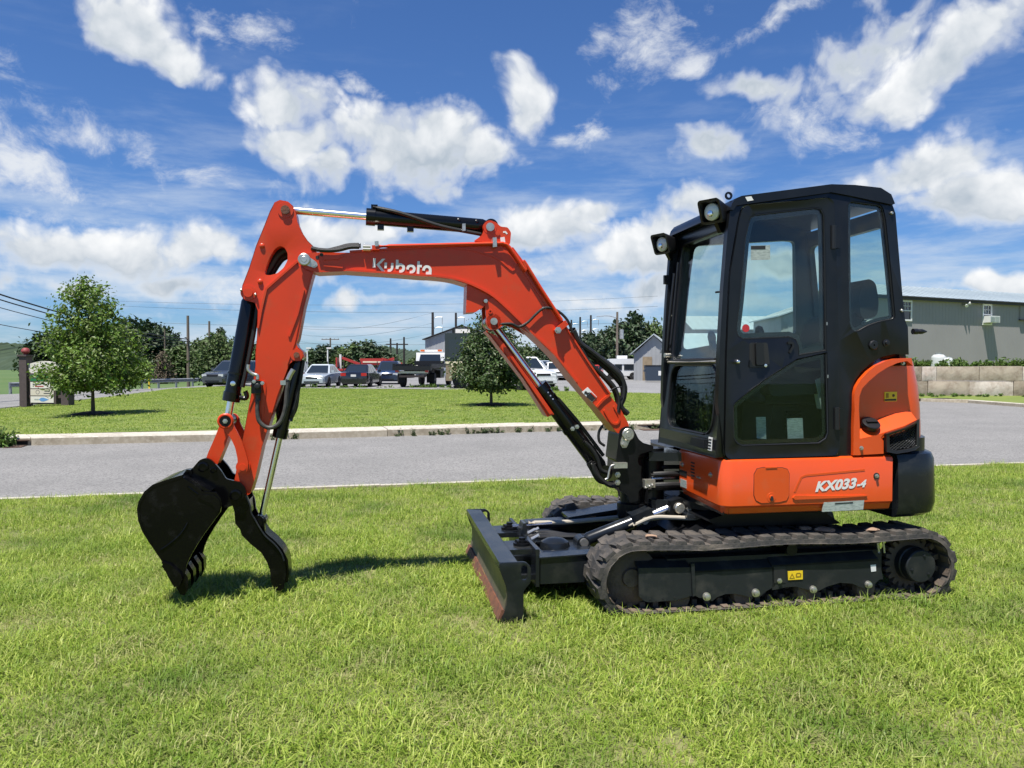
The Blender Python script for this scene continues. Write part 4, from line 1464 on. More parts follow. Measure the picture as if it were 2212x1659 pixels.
# pillar brackets under the near lamp
prism('lamp_mount', [(fx(2.08) - .03, 1.99), (fx(2.08) - .03, 2.10), (fx(2.08) + .01, 2.10), (fx(2.08) + .01, 1.99)], F0 + .01, F0 + .06, 'cab_paint', EX, .004)

# ---------------------------------------------------------------- swing bracket and boom foot
swing = prism('swing_bracket', rounded([(-0.777,0.845),(-0.769,0.92),(-0.754,0.955),(-0.72,0.973),(-0.683,0.967),(-0.66,0.935),(-0.637,0.889),(-0.603,0.861),(-0.537,0.845),(-0.537,0.817),(-0.591,0.8),(-0.626,0.793),(-0.643,0.761),(-0.637,0.722),(-0.614,0.714),(-0.622,0.667),(-0.616,0.621),(-0.591,0.59),(-0.636,0.553),(-0.636,0.493),(-0.695,0.478),(-0.704,0.522),(-0.767,0.565),(-0.777,0.666),(-0.773,0.747),(-0.788,0.753)], .012), -.115, .115, 'cast_black', EX, .012)
lathe('swing_boss', ([(-0.639,0.539)][0][0], 0, .36), (0, 0, 1), [(0, .09), (.02, .10), (.10, .10), (.11, .08), (.40, .08), (.41, .10), (.47, .10), (.48, .07)], 'cast_black', EX, 28)
# keeper plate with the foot pin and its bolt
(p1x, p1z), (p2x, p2z) = [(-0.713,0.922),(-0.736,0.858)]
kp = prism('pin_keeper', rounded([(-0.744,0.923),(-0.732,0.947),(-0.71,0.959),(-0.688,0.946),(-0.683,0.916),(-0.696,0.89),(-0.714,0.852),(-0.732,0.837),(-0.755,0.843),(-0.763,0.864)], .015), -.127, -.116, 'zinc', swing, .003)
lathe('foot_pin', (p1x, -.127, p1z), (0, -1, 0), [(0, .040), (.012, .040), (.016, .035), (.0161, .020), (.0175, .018), (.0176, 0)], 'zinc', swing, 28)
bolt((p2x, -.127, p2z), .017, swing, 'zinc', h=.018)
# house nose: upper and lower brackets that carry the swing bracket
def slab(name, pts_xy, z0, z1, m, parent=EX, bev=.008):
    return prism(name, pts_xy, z0, z1, m, parent, bev, fn=lambda p, b: Vector((p[0], p[1], b)))
slab('nose_bracket', [(-.56, -.10), (-.30, -.17), (-.10, -.3), (-.10, .30), (-.30, .17), (-.56, .10)], .745, .80, 'chassis_paint')
slab('nose_bracket', [(-.55, -.12), (-.30, -.2), (-.10, -.3), (-.10, .30), (-.30, .2), (-.55, .12)], .44, .495, 'chassis_paint')
prism('nose_web', [(-.30, .49), (-.38, .50), (-.30, .56), (-.27, .62), (-.28, .70), (-.33, .75), (-.10, .75), (-.10, .49)], -.10, .10, 'cast_black', EX, .01)
cyl('nose_pin', (-.50, 0, .43), (-.50, 0, .82), .075, 'cast_black', EX, seg=28)
for (z_, r_, m_, y_) in ((.655, .018, 'hose', -.10), (.625, .014, 'chrome', -.07), (.585, .020, 'hose', -.11), (.555, .018, 'hose', -.05), (.69, .014, 'hose', -.03)):
    tube('swing_hose', [(-.55, y_, z_), (-.44, y_ - .02, z_ + .006), (-.30, y_ + .01, z_)], r_, m_, EX)
box('swing_stop', ([(-0.573,0.594)][0][0], -.13, [(-0.573,0.605)][0][1]), (.07, .05, .05), 'zinc', EX, .006)
for q in [(-0.607,0.582),(-0.579,0.59),(-0.559,0.597)]:
    lathe('grease_nipple', (q[0], -.155, q[1]), (0, -1, 0), [(0, .009), (.01, .009), (.018, .004), (.019, 0)], 'bolt', EX, 10)
box('hose_clamp', ([(-0.766,0.725)][0][0], -.13, [(-0.766,0.725)][0][1]), (.09, .03, .035), 'zinc', swing, .004)
tube('clamp_rod', [(-0.802,-0.14,0.73),(-0.827,-0.14,0.722),(-0.838,-0.14,0.696),(-0.849,-0.14,0.648),(-0.866,-0.14,0.637)], .007, 'zinc', swing)
for q in [(-0.776,0.663),(-0.776,0.613)]:
    bolt((q[0], -.116, q[1]), .013, swing, h=.014)
slab('lower_step', [(-.40, -.34), (-.22, -.38), (-.20, -.20), (-.38, -.18)], .415, .432, 'chassis_paint')

# ---------------------------------------------------------------- boom
BW = .10
boom_top = [(-2.74,1.975),(-2.742,2.003),(-2.728,2.022),(-2.696,2.031),(-2.641,2.035),(-2.448,2.038),(-2.203,2.06),(-1.767,2.092),(-1.523,2.116),(-1.484,2.108)] + [(-1.464,2.091),(-1.347,1.94),(-1.23,1.769),(-1.111,1.588),(-0.981,1.39),(-0.828,1.175),(-0.752,1.081),(-0.7,0.987)]
boom_bot = [(-0.695,0.953),(-0.736,0.919),(-0.775,0.929),(-0.843,1.009),(-0.894,1.073),(-1.05,1.254),(-1.19,1.424),(-1.338,1.562),(-1.425,1.645),(-1.503,1.718),(-1.599,1.797),(-1.723,1.858),(-1.836,1.89),(-1.958,1.903)] + [(-2.021,1.904),(-2.187,1.914),(-2.473,1.927),(-2.641,1.916),(-2.709,1.936)]
boom = prism('boom', boom_top + boom_bot, -BW, BW, 'boom_orange', EX, .004)
def edge_strip(name, pts, b0, b1, th, m, parent, bev=.003):
    """a flange following an edge line"""
    n = len(pts)
    off = []
    for i, p in enumerate(pts):
        d = (Vector(pts[min(i + 1, n - 1)]) - Vector(pts[max(i - 1, 0)])).normalized()
        off.append(tuple(Vector(p) + Vector((-d.y, d.x)) * th))
    return prism(name, list(pts) + off[::-1], b0, b1, m, parent, bev)
fine_bot = [tuple(v) for v in smooth_path([(p[0], p[1], 0) for p in ([(-1.05,1.254),(-1.19,1.424),(-1.338,1.562),(-1.425,1.645),(-1.503,1.718),(-1.599,1.797),(-1.723,1.858),(-1.836,1.89),(-1.958,1.903)] + [(-2.021,1.904),(-2.187,1.914),(-2.473,1.927)])], 4)]
edge_strip('bottom_flange', [(p[0], p[1]) for p in fine_bot], -BW - .014, BW + .014, -.012, 'boom_orange', boom)
fine_top = [(-2.448,2.038),(-2.203,2.06),(-1.767,2.092),(-1.523,2.116)]
edge_strip('top_flange', fine_top, -BW - .012, BW + .012, .012, 'boom_orange', boom)
edge_strip('back_flange', [(-1.464,2.091),(-1.347,1.94),(-1.23,1.769),(-1.111,1.588),(-0.981,1.39),(-0.828,1.175)], -BW - .012, BW + .012, .010, 'boom_orange', boom)
# inner curve rib on the side plate
rib = [(-2.203,2.06),(-1.936,2.084),(-1.75,2.078),(-1.639,2.056),(-1.544,2.02),(-1.457,1.953)] + [(-1.425,1.99),(-1.308,1.835),(-1.22,1.702)]
prism('side_rib', ribbon([(p[0], p[1]) for p in smooth_path([(p[0], p[1], 0) for p in rib], 4)], .010), -BW - .006, -BW + .002, 'boom_orange', boom, .002)
# foot casting: raised step and the U-shaped pressing
prism('foot_band', ribbon([(-0.828,1.175),(-0.874,1.141),(-0.914,1.097)], .014), -BW - .010, BW + .010, 'boom_orange', boom, .003)
prism('foot_rib', ribbon([(p[0], p[1]) for p in smooth_path([(p[0], p[1], 0) for p in [(-0.864,1.077),(-0.813,0.998),(-0.772,0.993),(-0.765,1.037),(-0.798,1.101)]], 5)], .012), -BW - .007, -BW + .002, 'boom_orange', boom, .003)
# end at the arm: keeper and pin
(ex, ez), (ex2, ez2) = [(-2.712,1.989),(-2.656,1.958)]
prism('pin_keeper', rounded([(-2.741,1.998),(-2.723,2.014),(-2.695,2.013),(-2.64,1.976),(-2.634,1.955),(-2.648,1.944),(-2.672,1.946),(-2.727,1.965)], .012), -BW - .012, -BW - .001, 'zinc', boom, .003)
lathe('elbow_pin', (ex, -BW - .012, ez), (0, -1, 0), [(0, .036), (.012, .036), (.016, .031), (.0161, .018), (.0175, .016), (.0176, 0)], 'zinc', boom, 26)
lathe('keeper_bolt', (ex2, -BW - .012, ez2), (0, -1, 0), [(0, .017), (.004, .017), (.004, .011), (.009, .010), (.009, 0)], 'zinc', boom, 12)
prism('nose_rib', [(-2.601,2.007),(-2.593,2.021),(-2.492,2.02),(-2.49,2.012),(-2.513,1.997),(-2.601,1.99)], -BW - .008, -BW + .002, 'boom_orange', boom, .003)
prism('nose_rib', [(-2.601,1.962),(-2.489,1.951),(-2.489,1.943),(-2.601,1.953)], -BW - .008, -BW + .002, 'boom_orange', boom, .003)
for q in [(-2.637,2.005),(-2.613,2.022)]:
    cyl('drain_hole', (q[0], -BW - .0015, q[1]), (q[0], -BW + .004, q[1]), .011, 'ink', boom, seg=14, bev=0)
# arm-cylinder bracket on the bend
for s_ in (-1, 1):
    prism('cylinder_bracket', rounded([(-1.698,2.131),(-1.646,2.168),(-1.629,2.215),(-1.623,2.241),(-1.594,2.26),(-1.56,2.252),(-1.529,2.225),(-1.485,2.222),(-1.463,2.191),(-1.47,2.117),(-1.516,2.119)], .010), s_ * .075 - .011, s_ * .075 + .011, 'boom_orange', boom, .003)
(bx, bz) = [(-1.596,2.219)][0]
pin((bx, bz), .026, -.100, .100, boom, 'zinc', 'boom_orange', .042)
(q, z_) = [(-1.547,2.182)][0]
lathe('bracket_boss', (q, -.086, z_), (0, -1, 0), [(0, .014), (.006, .014), (.006, .007), (.007, 0)], 'boom_orange', boom, 14)
prism('lift_slot', ribbon([(-1.514,2.191),(-1.5,2.193),(-1.488,2.18)], .010), -.0875, -.0855, 'label_white', boom, 0)
prism('small_label', [(-1.532,2.157),(-1.505,2.162),(-1.5,2.129),(-1.529,2.124)], -.0885, -.086, 'label_white', boom, 0)
# boom-cylinder bracket under the bend
prism('gusset_block', [(-1.74,1.878),(-1.595,1.805),(-1.575,1.767),(-1.623,1.733),(-1.686,1.693),(-1.746,1.688)], -.085, .085, 'boom_orange', boom, .003)
prism('cylinder_lug', rounded([(-1.627,1.757),(-1.624,1.68),(-1.614,1.604),(-1.592,1.583),(-1.553,1.583),(-1.527,1.604),(-1.491,1.626),(-1.423,1.605),(-1.344,1.558),(-1.423,1.645),(-1.5,1.719),(-1.577,1.789)], .008), -.100, -.076, 'boom_orange', boom, .003)
prism('cylinder_lug', rounded([(-1.627,1.757),(-1.624,1.68),(-1.614,1.604),(-1.592,1.583),(-1.553,1.583),(-1.527,1.604),(-1.491,1.626),(-1.423,1.605),(-1.344,1.558),(-1.423,1.645),(-1.5,1.719),(-1.577,1.789)], .008), .076, .100, 'boom_orange', boom, .003)
(bpx, bpz) = [(-1.575,1.635)][0]
pin((bpx, bpz), .022, -.112, .118, boom, 'zinc', 'boom_orange', .047)
for q in [(-1.626,1.76)]:
    lathe('lug_bolt', (q[0], -.100, q[1]), (0, -1, 0), [(0, .014), (.012, .013), (.013, 0)], 'bolt', boom, 6)
(q, z_) = [(-1.597,1.696)][0]
lathe('lug_ring', (q, -.100, z_), (0, -1, 0), [(0, .014), (.004, .014), (.004, .007), (.0, .007)], 'boom_orange', boom, 14)
# hydraulic pipes along the top, three abreast, overhanging the cab side
for k, off in enumerate((-.125, -.100, -.075)):
    zo = .012
    top_pts = [(-2.277,2.077),(-2.021,2.09),(-1.578,2.113),(-1.514,2.112),(-1.475,2.086),(-1.375,1.948)] + [(-1.391,2.011),(-1.275,1.833),(-1.147,1.644)]
    P_ = [(x_, off, z_ + (0 if k == 0 else .004)) for (x_, z_) in top_pts]
    tube('hydraulic_pipe', P_, .0105, 'boom_orange', boom, smooth=4)
prism('pipe_block', [(-2.317,2.079),(-2.275,2.082),(-2.273,2.053),(-2.316,2.052)], -.145, -.06, 'boom_orange', boom, .003)
for q in [(-2.35,2.074),(-2.35,2.058)]:
    cyl('hose_fitting', (q[0] - .02, -.12, q[1]), (q[0] + .025, -.12, q[1]), .012, 'bolt', boom, seg=10)
prism('pipe_clamp', [(-2.301,2.103),(-2.278,2.105),(-2.277,2.076),(-2.298,2.073)], -.15, -.06, 'zinc', boom, .003)
prism('pipe_clamp', [(-1.588,2.145),(-1.564,2.147),(-1.562,2.09),(-1.586,2.087)], -.150, -.06, 'zinc', boom, .003)
tube('arm_hose', [(-2.382,-0.12,2.071),(-2.447,-0.12,2.068),(-2.511,-0.12,2.051),(-2.575,-0.12,2.045),(-2.639,-0.12,2.048)], .013, 'hose', boom)
tube('arm_hose', [(-2.383,-0.09,2.088),(-2.456,-0.09,2.083),(-2.521,-0.09,2.064),(-2.593,-0.09,2.048),(-2.673,-0.09,2.06)], .013, 'hose', boom)
# clamp bar and hose on the back of the boom
(q, z_) = [(-1.175,1.582)][0]
prism('clamp_bar', rounded([(-1.197,1.586),(-1.128,1.646),(-1.108,1.616),(-1.16,1.575),(-1.167,1.565),(-1.193,1.565)], .006), -.142, -.10, 'boom_orange', boom, .003)
bolt((q, -.142, z_), .015, boom)
tube('lamp_cable', [(-1.54,-0.12,1.617),(-1.468,-0.12,1.62),(-1.419,-0.12,1.602),(-1.366,-0.12,1.628),(-1.312,-0.12,1.681),(-1.264,-0.12,1.718),(-1.215,-0.12,1.72),(-1.155,-0.12,1.692),(-1.106,-0.12,1.64),(-1.076,-0.12,1.568)], .0085, 'hose', boom)
prism('cable_clip', [(-1.272,1.727),(-1.247,1.727),(-1.249,1.714),(-1.271,1.712)], -.125, -.105, 'zinc', boom, .001)
# hose bundle over the back of the boom down into the swing bracket
for k in range(7):
    o_ = .026 * k
    base = [(-1.066,1.593),(-1.015,1.509),(-0.922,1.445),(-0.829,1.386),(-0.746,1.306),(-0.706,1.246),(-0.702,1.165),(-0.73,1.095),(-0.703,1.05)]
    pts = []
    for i, (x_, z_) in enumerate(base):
        sp_ = math.sin(math.pi * i / (len(base) - 1))
        pts.append((x_ + .010 * sp_ * (k - 2.5) + rnd.uniform(-.008, .008), -.075 + o_, z_ - .016 * sp_ * (k % 3) + rnd.uniform(-.006, .006)))
    tube('boom_hose', pts, .0175, 'hose', boom, seg=8)
for k in range(3):
    base = [(-1.026,1.483),(-0.955,1.375),(-0.874,1.307),(-0.792,1.218),(-0.766,1.139),(-0.771,1.061)]
    tube('boom_hose', [(x_ + rnd.uniform(-.008, .008), -.10 + .02 * k, z_) for (x_, z_) in base], .012, 'hose', boom, seg=8)
tube('cable_tie', [(-0.827,-0.11,1.2),(-0.791,-0.11,1.219),(-0.75,-0.11,1.224)], .004, 'plastic_black', boom)
tube('foot_hose', [(-0.853,-0.05,0.98),(-0.882,-0.05,0.931),(-0.879,-0.05,0.872),(-0.843,-0.05,0.842)], .009, 'hose', boom)
# safety decal on the boom
dc = prism('safety_decal', [(-1.01,1.193),(-0.972,1.224),(-0.911,1.161),(-0.944,1.128)], -BW - .0025, -BW + .001, 'label_white', boom, 0)
prism('decal_text_field', [(-0.983,1.163),(-0.95,1.192),(-0.915,1.16),(-0.944,1.132)], -BW - .0042, -BW - .0027, 'ink', dc, 0)
prism('decal_stripe', [(-0.956,1.188),(-0.95,1.192),(-0.915,1.16),(-0.921,1.155)], -BW - .0056, -BW - .0044, 'boom_orange', dc, 0)
prism('decal_figure', [(-0.993,1.195),(-0.983,1.2),(-0.973,1.189),(-0.956,1.191),(-0.969,1.179),(-0.977,1.169),(-0.983,1.181),(-0.995,1.181)], -BW - .0042, -BW - .0027, 'ink', dc, 0)
# maker's name in cut letters
lg = -BW - .0035
def letter(pts):
    prism('lettering', pts, lg, -BW + .001, 'label_white', boom, 0)
letter([(-2.31,2.008),(-2.295,2.008),(-2.296,1.953),(-2.313,1.953)])
letter([(-2.256,2.006),(-2.237,2.006),(-2.273,1.97),(-2.241,1.93),(-2.258,1.929),(-2.292,1.969)])
letter([(-2.242,1.984),(-2.227,1.983),(-2.23,1.949),(-2.244,1.949)])
letter([(-2.203,1.982),(-2.189,1.982),(-2.19,1.952),(-2.197,1.938),(-2.207,1.929),(-2.225,1.927),(-2.223,1.942),(-2.211,1.944),(-2.205,1.95)])
letter([(-2.174,2.002),(-2.159,2.002),(-2.159,1.978),(-2.152,1.981),(-2.141,1.98),(-2.128,1.974),(-2.12,1.962),(-2.12,1.948),(-2.126,1.934),(-2.137,1.926),(-2.155,1.924),(-2.154,1.94),(-2.143,1.941),(-2.137,1.949),(-2.137,1.96),(-2.143,1.964),(-2.152,1.964),(-2.158,1.957),(-2.16,1.946),(-2.176,1.947)])
letter([(-2.112,1.945),(-2.111,1.958),(-2.104,1.969),(-2.093,1.976),(-2.081,1.977),(-2.067,1.971),(-2.058,1.961),(-2.056,1.947),(-2.061,1.932),(-2.072,1.923),(-2.092,1.921),(-2.091,1.936),(-2.079,1.938),(-2.072,1.947),(-2.074,1.957),(-2.082,1.961),(-2.09,1.96),(-2.096,1.953),(-2.097,1.944)])
letter([(-2.045,1.996),(-2.03,1.996),(-2.031,1.975),(-2.018,1.974),(-2.019,1.959),(-2.032,1.96),(-2.034,1.919),(-2.049,1.92)])
letter([(-2.016,1.94),(-2.014,1.954),(-2.005,1.967),(-1.994,1.973),(-1.98,1.972),(-1.968,1.966),(-1.96,1.953),(-1.959,1.941),(-1.96,1.917),(-1.994,1.917),(-1.993,1.932),(-1.978,1.934),(-1.975,1.943),(-1.977,1.952),(-1.984,1.957),(-1.992,1.956),(-1.998,1.95),(-2,1.939)])

# ---------------------------------------------------------------- hydraulic cylinders
def ram(name, p_rod, p_barrel, frac, r_rod, r_bar, b_=0., m='cyl_black', gland=.055, eye=None):
    """rod end at p_rod, barrel end at p_barrel; frac of the length is rod"""
    a, c = Vector((p_rod[0], b_, p_rod[1])), Vector((p_barrel[0], b_, p_barrel[1]))
    d = (c - a).normalized()
    L_ = (c - a).length
    root = lathe(name, a + d * L_ * frac, d, [(0, r_rod * 1.2), (0, r_bar * 1.12), (gland, r_bar * 1.14), (gland, r_bar * 1.02), (gland + .012, r_bar), (L_ * (1 - frac) - .05, r_bar), (L_ * (1 - frac) - .03, r_bar * .85), (L_ * (1 - frac), r_bar * .6)], m, EX, 26)
    cyl('rod', a, a + d * (L_ * frac + .02), r_rod, 'chrome', root, seg=22, bev=0)
    lathe('rod_eye', (a.x, b_ - .045, a.z), (0, 1, 0), [(0, r_rod * 1.2), (0, r_rod * 2.0), (.09, r_rod * 2.0), (.09, r_rod * 1.2)], m, root, 22)
    lathe('barrel_eye', (c.x, b_ - .05, c.z), (0, 1, 0), [(0, r_bar * .5), (0, r_bar * .95), (.10, r_bar * .95), (.10, r_bar * .5)], m, root, 22)
    return root, a, c, d
# arm cylinder on top
root, a, c, d = ram('arm_cylinder', [(-2.833,2.301)][0], [(-1.583,2.235)][0], .385, .0225, .047)
tube('cylinder_pipe', [a + d * (c - a).length * .42 + Vector((0, -.02, .058)), a + d * (c - a).length * .55 + Vector((0, -.050, .03)), a + d * (c - a).length * .75 + Vector((0, -.052, -.03)), a + d * (c - a).length * .95 + Vector((0, -.03, -.055))], .012, 'hose', root)
for (f_, up_) in ((.425, .06), (.455, -.06), (.60, -.056)):
    q = a + d * (c - a).length * f_
    box('port_block', (q.x, q.y, q.z + up_), (.04, .04, .03), 'cyl_black', root, .004)
q = a + d * (c - a).length * .86
prism('pipe_clamp', [(q.x - .008, q.z - .05), (q.x - .008, q.z - .005), (q.x + .012, q.z - .003), (q.x + .012, q.z - .048)], -.066, -.045, 'zinc', root, .002)
for f_ in (.84, .93):
    q = a + d * (c - a).length * f_
    lathe('weld_spot', (q.x, -.040, q.z + .022), (0, -1, .5), [(0, .012), (.006, .010), (.008, 0)], 'cyl_black', root, 10)
# boom cylinder with its orange guard
root, a, c, d = ram('boom_cylinder', (bpx, bpz), [(-0.838,0.666)][0], .415, .024, .052)
guard = [(-1.62,1.574),(-1.593,1.548),(-1.379,1.274),(-1.225,1.035),(-1.184,1.052),(-1.29,1.203),(-1.418,1.375),(-1.506,1.498),(-1.554,1.548)]
prism('cylinder_guard', guard, -.072, -.060, 'boom_orange', root, .002)
prism('cylinder_guard', edge := [tuple(p) for p in [(-1.62,1.574),(-1.593,1.548),(-1.379,1.274),(-1.225,1.035),(-1.218,1.043),(-1.372,1.281),(-1.584,1.552),(-1.613,1.578)]], -.072, .075, 'boom_orange', root, .002)
prism('guard_strip', [(-1.474,1.423),(-1.44,1.404),(-1.194,1.06),(-1.213,1.05)], -.080, -.0725, 'boom_orange', root, .002)
q = a + d * (c - a).length * .70
lathe('barrel_band', q - d * .015, d, [(0, .050), (0, .057), (.03, .057), (.03, .050)], 'cyl_black', root, 24)
bolt((q.x, -.058, q.z), .010, root)
bolt((q.x + .03, -.056, q.z + .012), .010, root)
for k in range(4):
    q = a + d * (c - a).length * (.445 + .022 * k) 
    lathe('rating_stud', (q.x + .012, -.049, q.z + .006), (0, -1, .3), [(0, .006), (.006, .005), (.007, 0)], 'bolt', root, 8)
tube('cylinder_pipe', [a + d * (c - a).length * .50 + Vector((.03, -.03, .03)), a + d * (c - a).length * .70 + Vector((.055, -.01, .03)), a + d * (c - a).length * .92 + Vector((.06, 0, .03))], .012, 'hose', root)
for k in range(4):
    base = [(-0.957,0.88),(-0.901,0.82),(-0.864,0.759),(-0.833,0.698),(-0.792,0.667)]
    tube('cylinder_hose', [(x_ + .012 * k - .03 + rnd.uniform(-.006, .006), -.05 + .03 * k, z_ + rnd.uniform(-.01, .01)) for (x_, z_) in base], .013, 'hose', root, seg=8)
for k in range(3):
    base = [(-0.938,0.743),(-0.91,0.68),(-0.873,0.626),(-0.808,0.588),(-0.743,0.595)]
    tube('cylinder_hose', [(x_ + rnd.uniform(-.012, .012), -.09 + .035 * k, z_ + rnd.uniform(-.012, .012)) for (x_, z_) in base], .014, 'hose', root, seg=8)

# ---------------------------------------------------------------- arm
AW = .078
arm_out = [(-2.896,2.301),(-2.882,2.326),(-2.853,2.341),(-2.807,2.333),(-2.778,2.31),(-2.762,2.271),(-2.754,2.219),(-2.729,2.158),(-2.694,2.106),(-2.654,2.066),(-2.644,2.037),(-2.643,1.98),(-2.661,1.92),(-2.675,1.872),(-2.716,1.716),(-2.753,1.522),(-2.764,1.493),(-2.754,1.469),(-2.726,1.444),(-2.722,1.415),(-2.742,1.39),(-2.782,1.39),(-2.806,1.37)] + [(-2.829,1.305),(-2.857,1.209),(-2.909,1.056),(-2.966,0.875),(-3.004,0.703),(-3.034,0.603),(-3.05,0.594),(-3.059,0.633),(-3.091,0.667),(-3.124,0.675),(-3.094,0.839),(-3.054,1.038),(-3.023,1.2),(-2.999,1.353)] + [(-2.999,1.435),(-2.989,1.533),(-2.984,1.688),(-3,1.732),(-3.055,1.748),(-3.076,1.788),(-3.07,1.832),(-3.03,1.939),(-2.99,2.069),(-2.941,2.192),(-2.91,2.274)]
hole = rounded([(-2.943,1.912),(-2.932,1.953),(-2.912,2.006),(-2.884,2.052),(-2.857,2.071),(-2.829,2.064),(-2.811,2.029),(-2.811,1.988),(-2.834,1.943),(-2.87,1.909),(-2.913,1.896),(-2.938,1.898)], .012)
arm = prism('arm', arm_out, -AW, AW, 'boom_orange', EX, .005, holes=[hole])
plate = [(-2.933,1.812),(-2.754,1.973),(-2.66,1.92),(-2.724,1.715),(-2.773,1.489),(-2.818,1.362)] + [(-2.829,1.305),(-2.909,1.056),(-2.965,0.875),(-2.989,0.77),(-3.035,0.771),(-3.094,0.839),(-3.054,1.039),(-3.022,1.2),(-2.998,1.353)] + [(-2.984,1.533),(-2.965,1.663)]
plate = [(-2.931,1.814),(-2.761,1.967),(-2.675,1.913),(-2.724,1.715),(-2.772,1.493),(-2.814,1.368)] + [(-2.815,1.343),(-2.876,1.18),(-2.923,1.018),(-2.97,0.865),(-2.969,0.961),(-2.958,1.267),(-2.999,1.267),(-3.004,1.181),(-3.037,1.096),(-2.998,1.353)] + [(-2.974,1.533),(-2.944,1.704)]
prism('arm_side_plate', plate, -AW - .006, -AW + .002, 'boom_orange', arm, .003)
for rb_ in ([(-2.982,1.582),(-2.961,1.696),(-2.933,1.815),(-2.842,1.9),(-2.754,1.98)], [(-2.719,1.814),(-2.756,1.666),(-2.805,1.534)]):
    prism('plate_ridge', ribbon(rb_, .012), -AW - .015, -AW + .002, 'boom_orange', arm, .004)
(tx, tz) = [(-2.821,2.283)][0]
pin((tx, tz), .026, -.096, .096, arm, 'rust', 'boom_orange', .045)
(cx1, cz1) = [(-3.035,1.79)][0]
pin((cx1, cz1), .026, -.100, .100, arm, 'boom_orange', 'boom_orange', .044)
for q in [(-2.994,1.78),(-3.074,1.805)]:
    lathe('grease_nipple', (q[0], -.085, q[1]), (0, -1, 0), [(0, .008), (.012, .007), (.016, .003), (.017, 0)], 'bolt', arm, 10)
for q in [(-2.956,2.068),(-2.968,1.857)]:
    lathe('plug', (q[0], -AW, q[1]), (0, -1, 0), [(0, .015), (.008, .015), (.012, .010), (.013, 0)], 'boom_orange', arm, 16)
(tx2, tz2) = [(-2.762,1.424)][0]
pin((tx2, tz2), .017, -.098, .098, arm, 'rust', 'boom_orange', .036)
(ax, az_) = [(-3.071,0.763)][0]
pin((ax, az_), .020, -.118, .118, arm, 'boom_orange', 'boom_orange', .040)
# thick hose seen through the lightening hole
tube('inner_hose', [(-2.966,0.02,1.886),(-2.926,0.02,1.953),(-2.885,0.02,2.021),(-2.845,0.02,2.055),(-2.812,0.02,2.064)], .028, 'hose', arm)
tube('inner_hose', [(-2.947,0.05,1.873),(-2.906,0.05,1.949),(-2.865,0.05,2.009),(-2.824,0.05,2.035)], .022, 'hose', arm)
# bucket cylinder in front of the arm
root, a, c, d = ram('bucket_cylinder', [(-3.175,1.025)][0], (cx1, cz1), .16, .022, .046)
for f_, nm in ((.16, 'gland'), (.35, 'band')):
    q = a + d * (c - a).length * (f_ + .02)
    lathe('barrel_band', q, d, [(0, .045), (0, .052), (.012, .052), (.012, .045)], 'cyl_black', root, 24)
lathe('port_plug', Vector((a + d * (c - a).length * .30)) + Vector((.0, -.040, 0)), (0, -1, 0), [(0, .016), (.012, .015), (.016, 0)], 'chrome', root, 14)
tube('cylinder_pipe', [a + d * (c - a).length * .95 + Vector((.055, -.03, .0)), a + d * (c - a).length * .75 + Vector((.062, -.03, 0)), a + d * (c - a).length * .5 + Vector((.062, -.03, 0)), a + d * (c - a).length * .27 + Vector((.055, -.03, 0))], .013, 'hose', root)
tube('port_elbow', [(-3.065,-0.04,1.209),(-3.056,-0.04,1.18),(-3.066,-0.04,1.166),(-3.098,-0.04,1.171)], .014, 'cyl_black', root)
# changeover valve and worn hoses on the arm side
valve = prism('diverter_valve', rounded([(-3.014,1.272),(-2.961,1.272),(-2.957,1.2),(-3.016,1.196)], .008), -.14, -.085, 'cast_black', arm, .004)
(vx, vz) = [(-2.979,1.24)][0]
lathe('valve_knob', (vx, -.14, vz), (0, -1, 0), [(0, .017), (.010, .017), (.014, .013), (.016, 0)], 'track_plate', valve, 20)
for q in [(-2.999,1.268),(-2.952,1.258)]:
    bolt((q[0], -.14, q[1]), .008, valve, h=.008)
prism('valve_mount', rounded([(-3.028,1.248),(-2.998,1.276),(-2.942,1.269),(-2.939,1.229),(-2.949,1.095),(-2.969,0.923),(-2.963,1.076),(-3.008,1.181)], .01), -AW - .012, -AW, 'boom_orange', arm, .003)
tube('valve_elbow', [(-2.983,-0.11,1.275),(-2.983,-0.11,1.301),(-3.003,-0.11,1.31),(-3.021,-0.11,1.32),(-3.035,-0.11,1.338),(-3.034,-0.11,1.367)], .010, 'bolt', valve)
tube('worn_hose', [(-2.981,-0.11,1.196),(-2.985,-0.11,1.135),(-2.985,-0.11,1.078),(-2.974,-0.11,1.03),(-2.933,-0.11,0.996),(-2.887,-0.11,1.001),(-2.85,-0.11,1.038),(-2.826,-0.11,1.114),(-2.817,-0.11,1.21),(-2.807,-0.11,1.276)], .0125, 'hose_worn', arm)
tube('hose_fitting', [(-2.812,-0.11,1.272),(-2.798,-0.11,1.305),(-2.779,-0.11,1.338)], .015, 'bolt', arm)
tube('hose_fitting', [(-2.981,-0.11,1.201),(-2.982,-0.11,1.154)], .015, 'hose_worn', arm)
tube('worn_hose', [(-2.869,0.06,1.204),(-2.889,0.06,1.086),(-2.88,0.06,1.017),(-2.847,0.06,1.006)], .0125, 'hose', arm)
tube('worn_hose', [(-2.764,0.06,1.283),(-2.779,0.06,1.125),(-2.804,0.06,1.055),(-2.833,0.06,1.016)], .0125, 'hose', arm)
prism('tee_fitting', [(-2.854,1.272),(-2.822,1.274),(-2.822,1.246),(-2.852,1.246)], -.12, -.08, 'bolt', arm, .006)

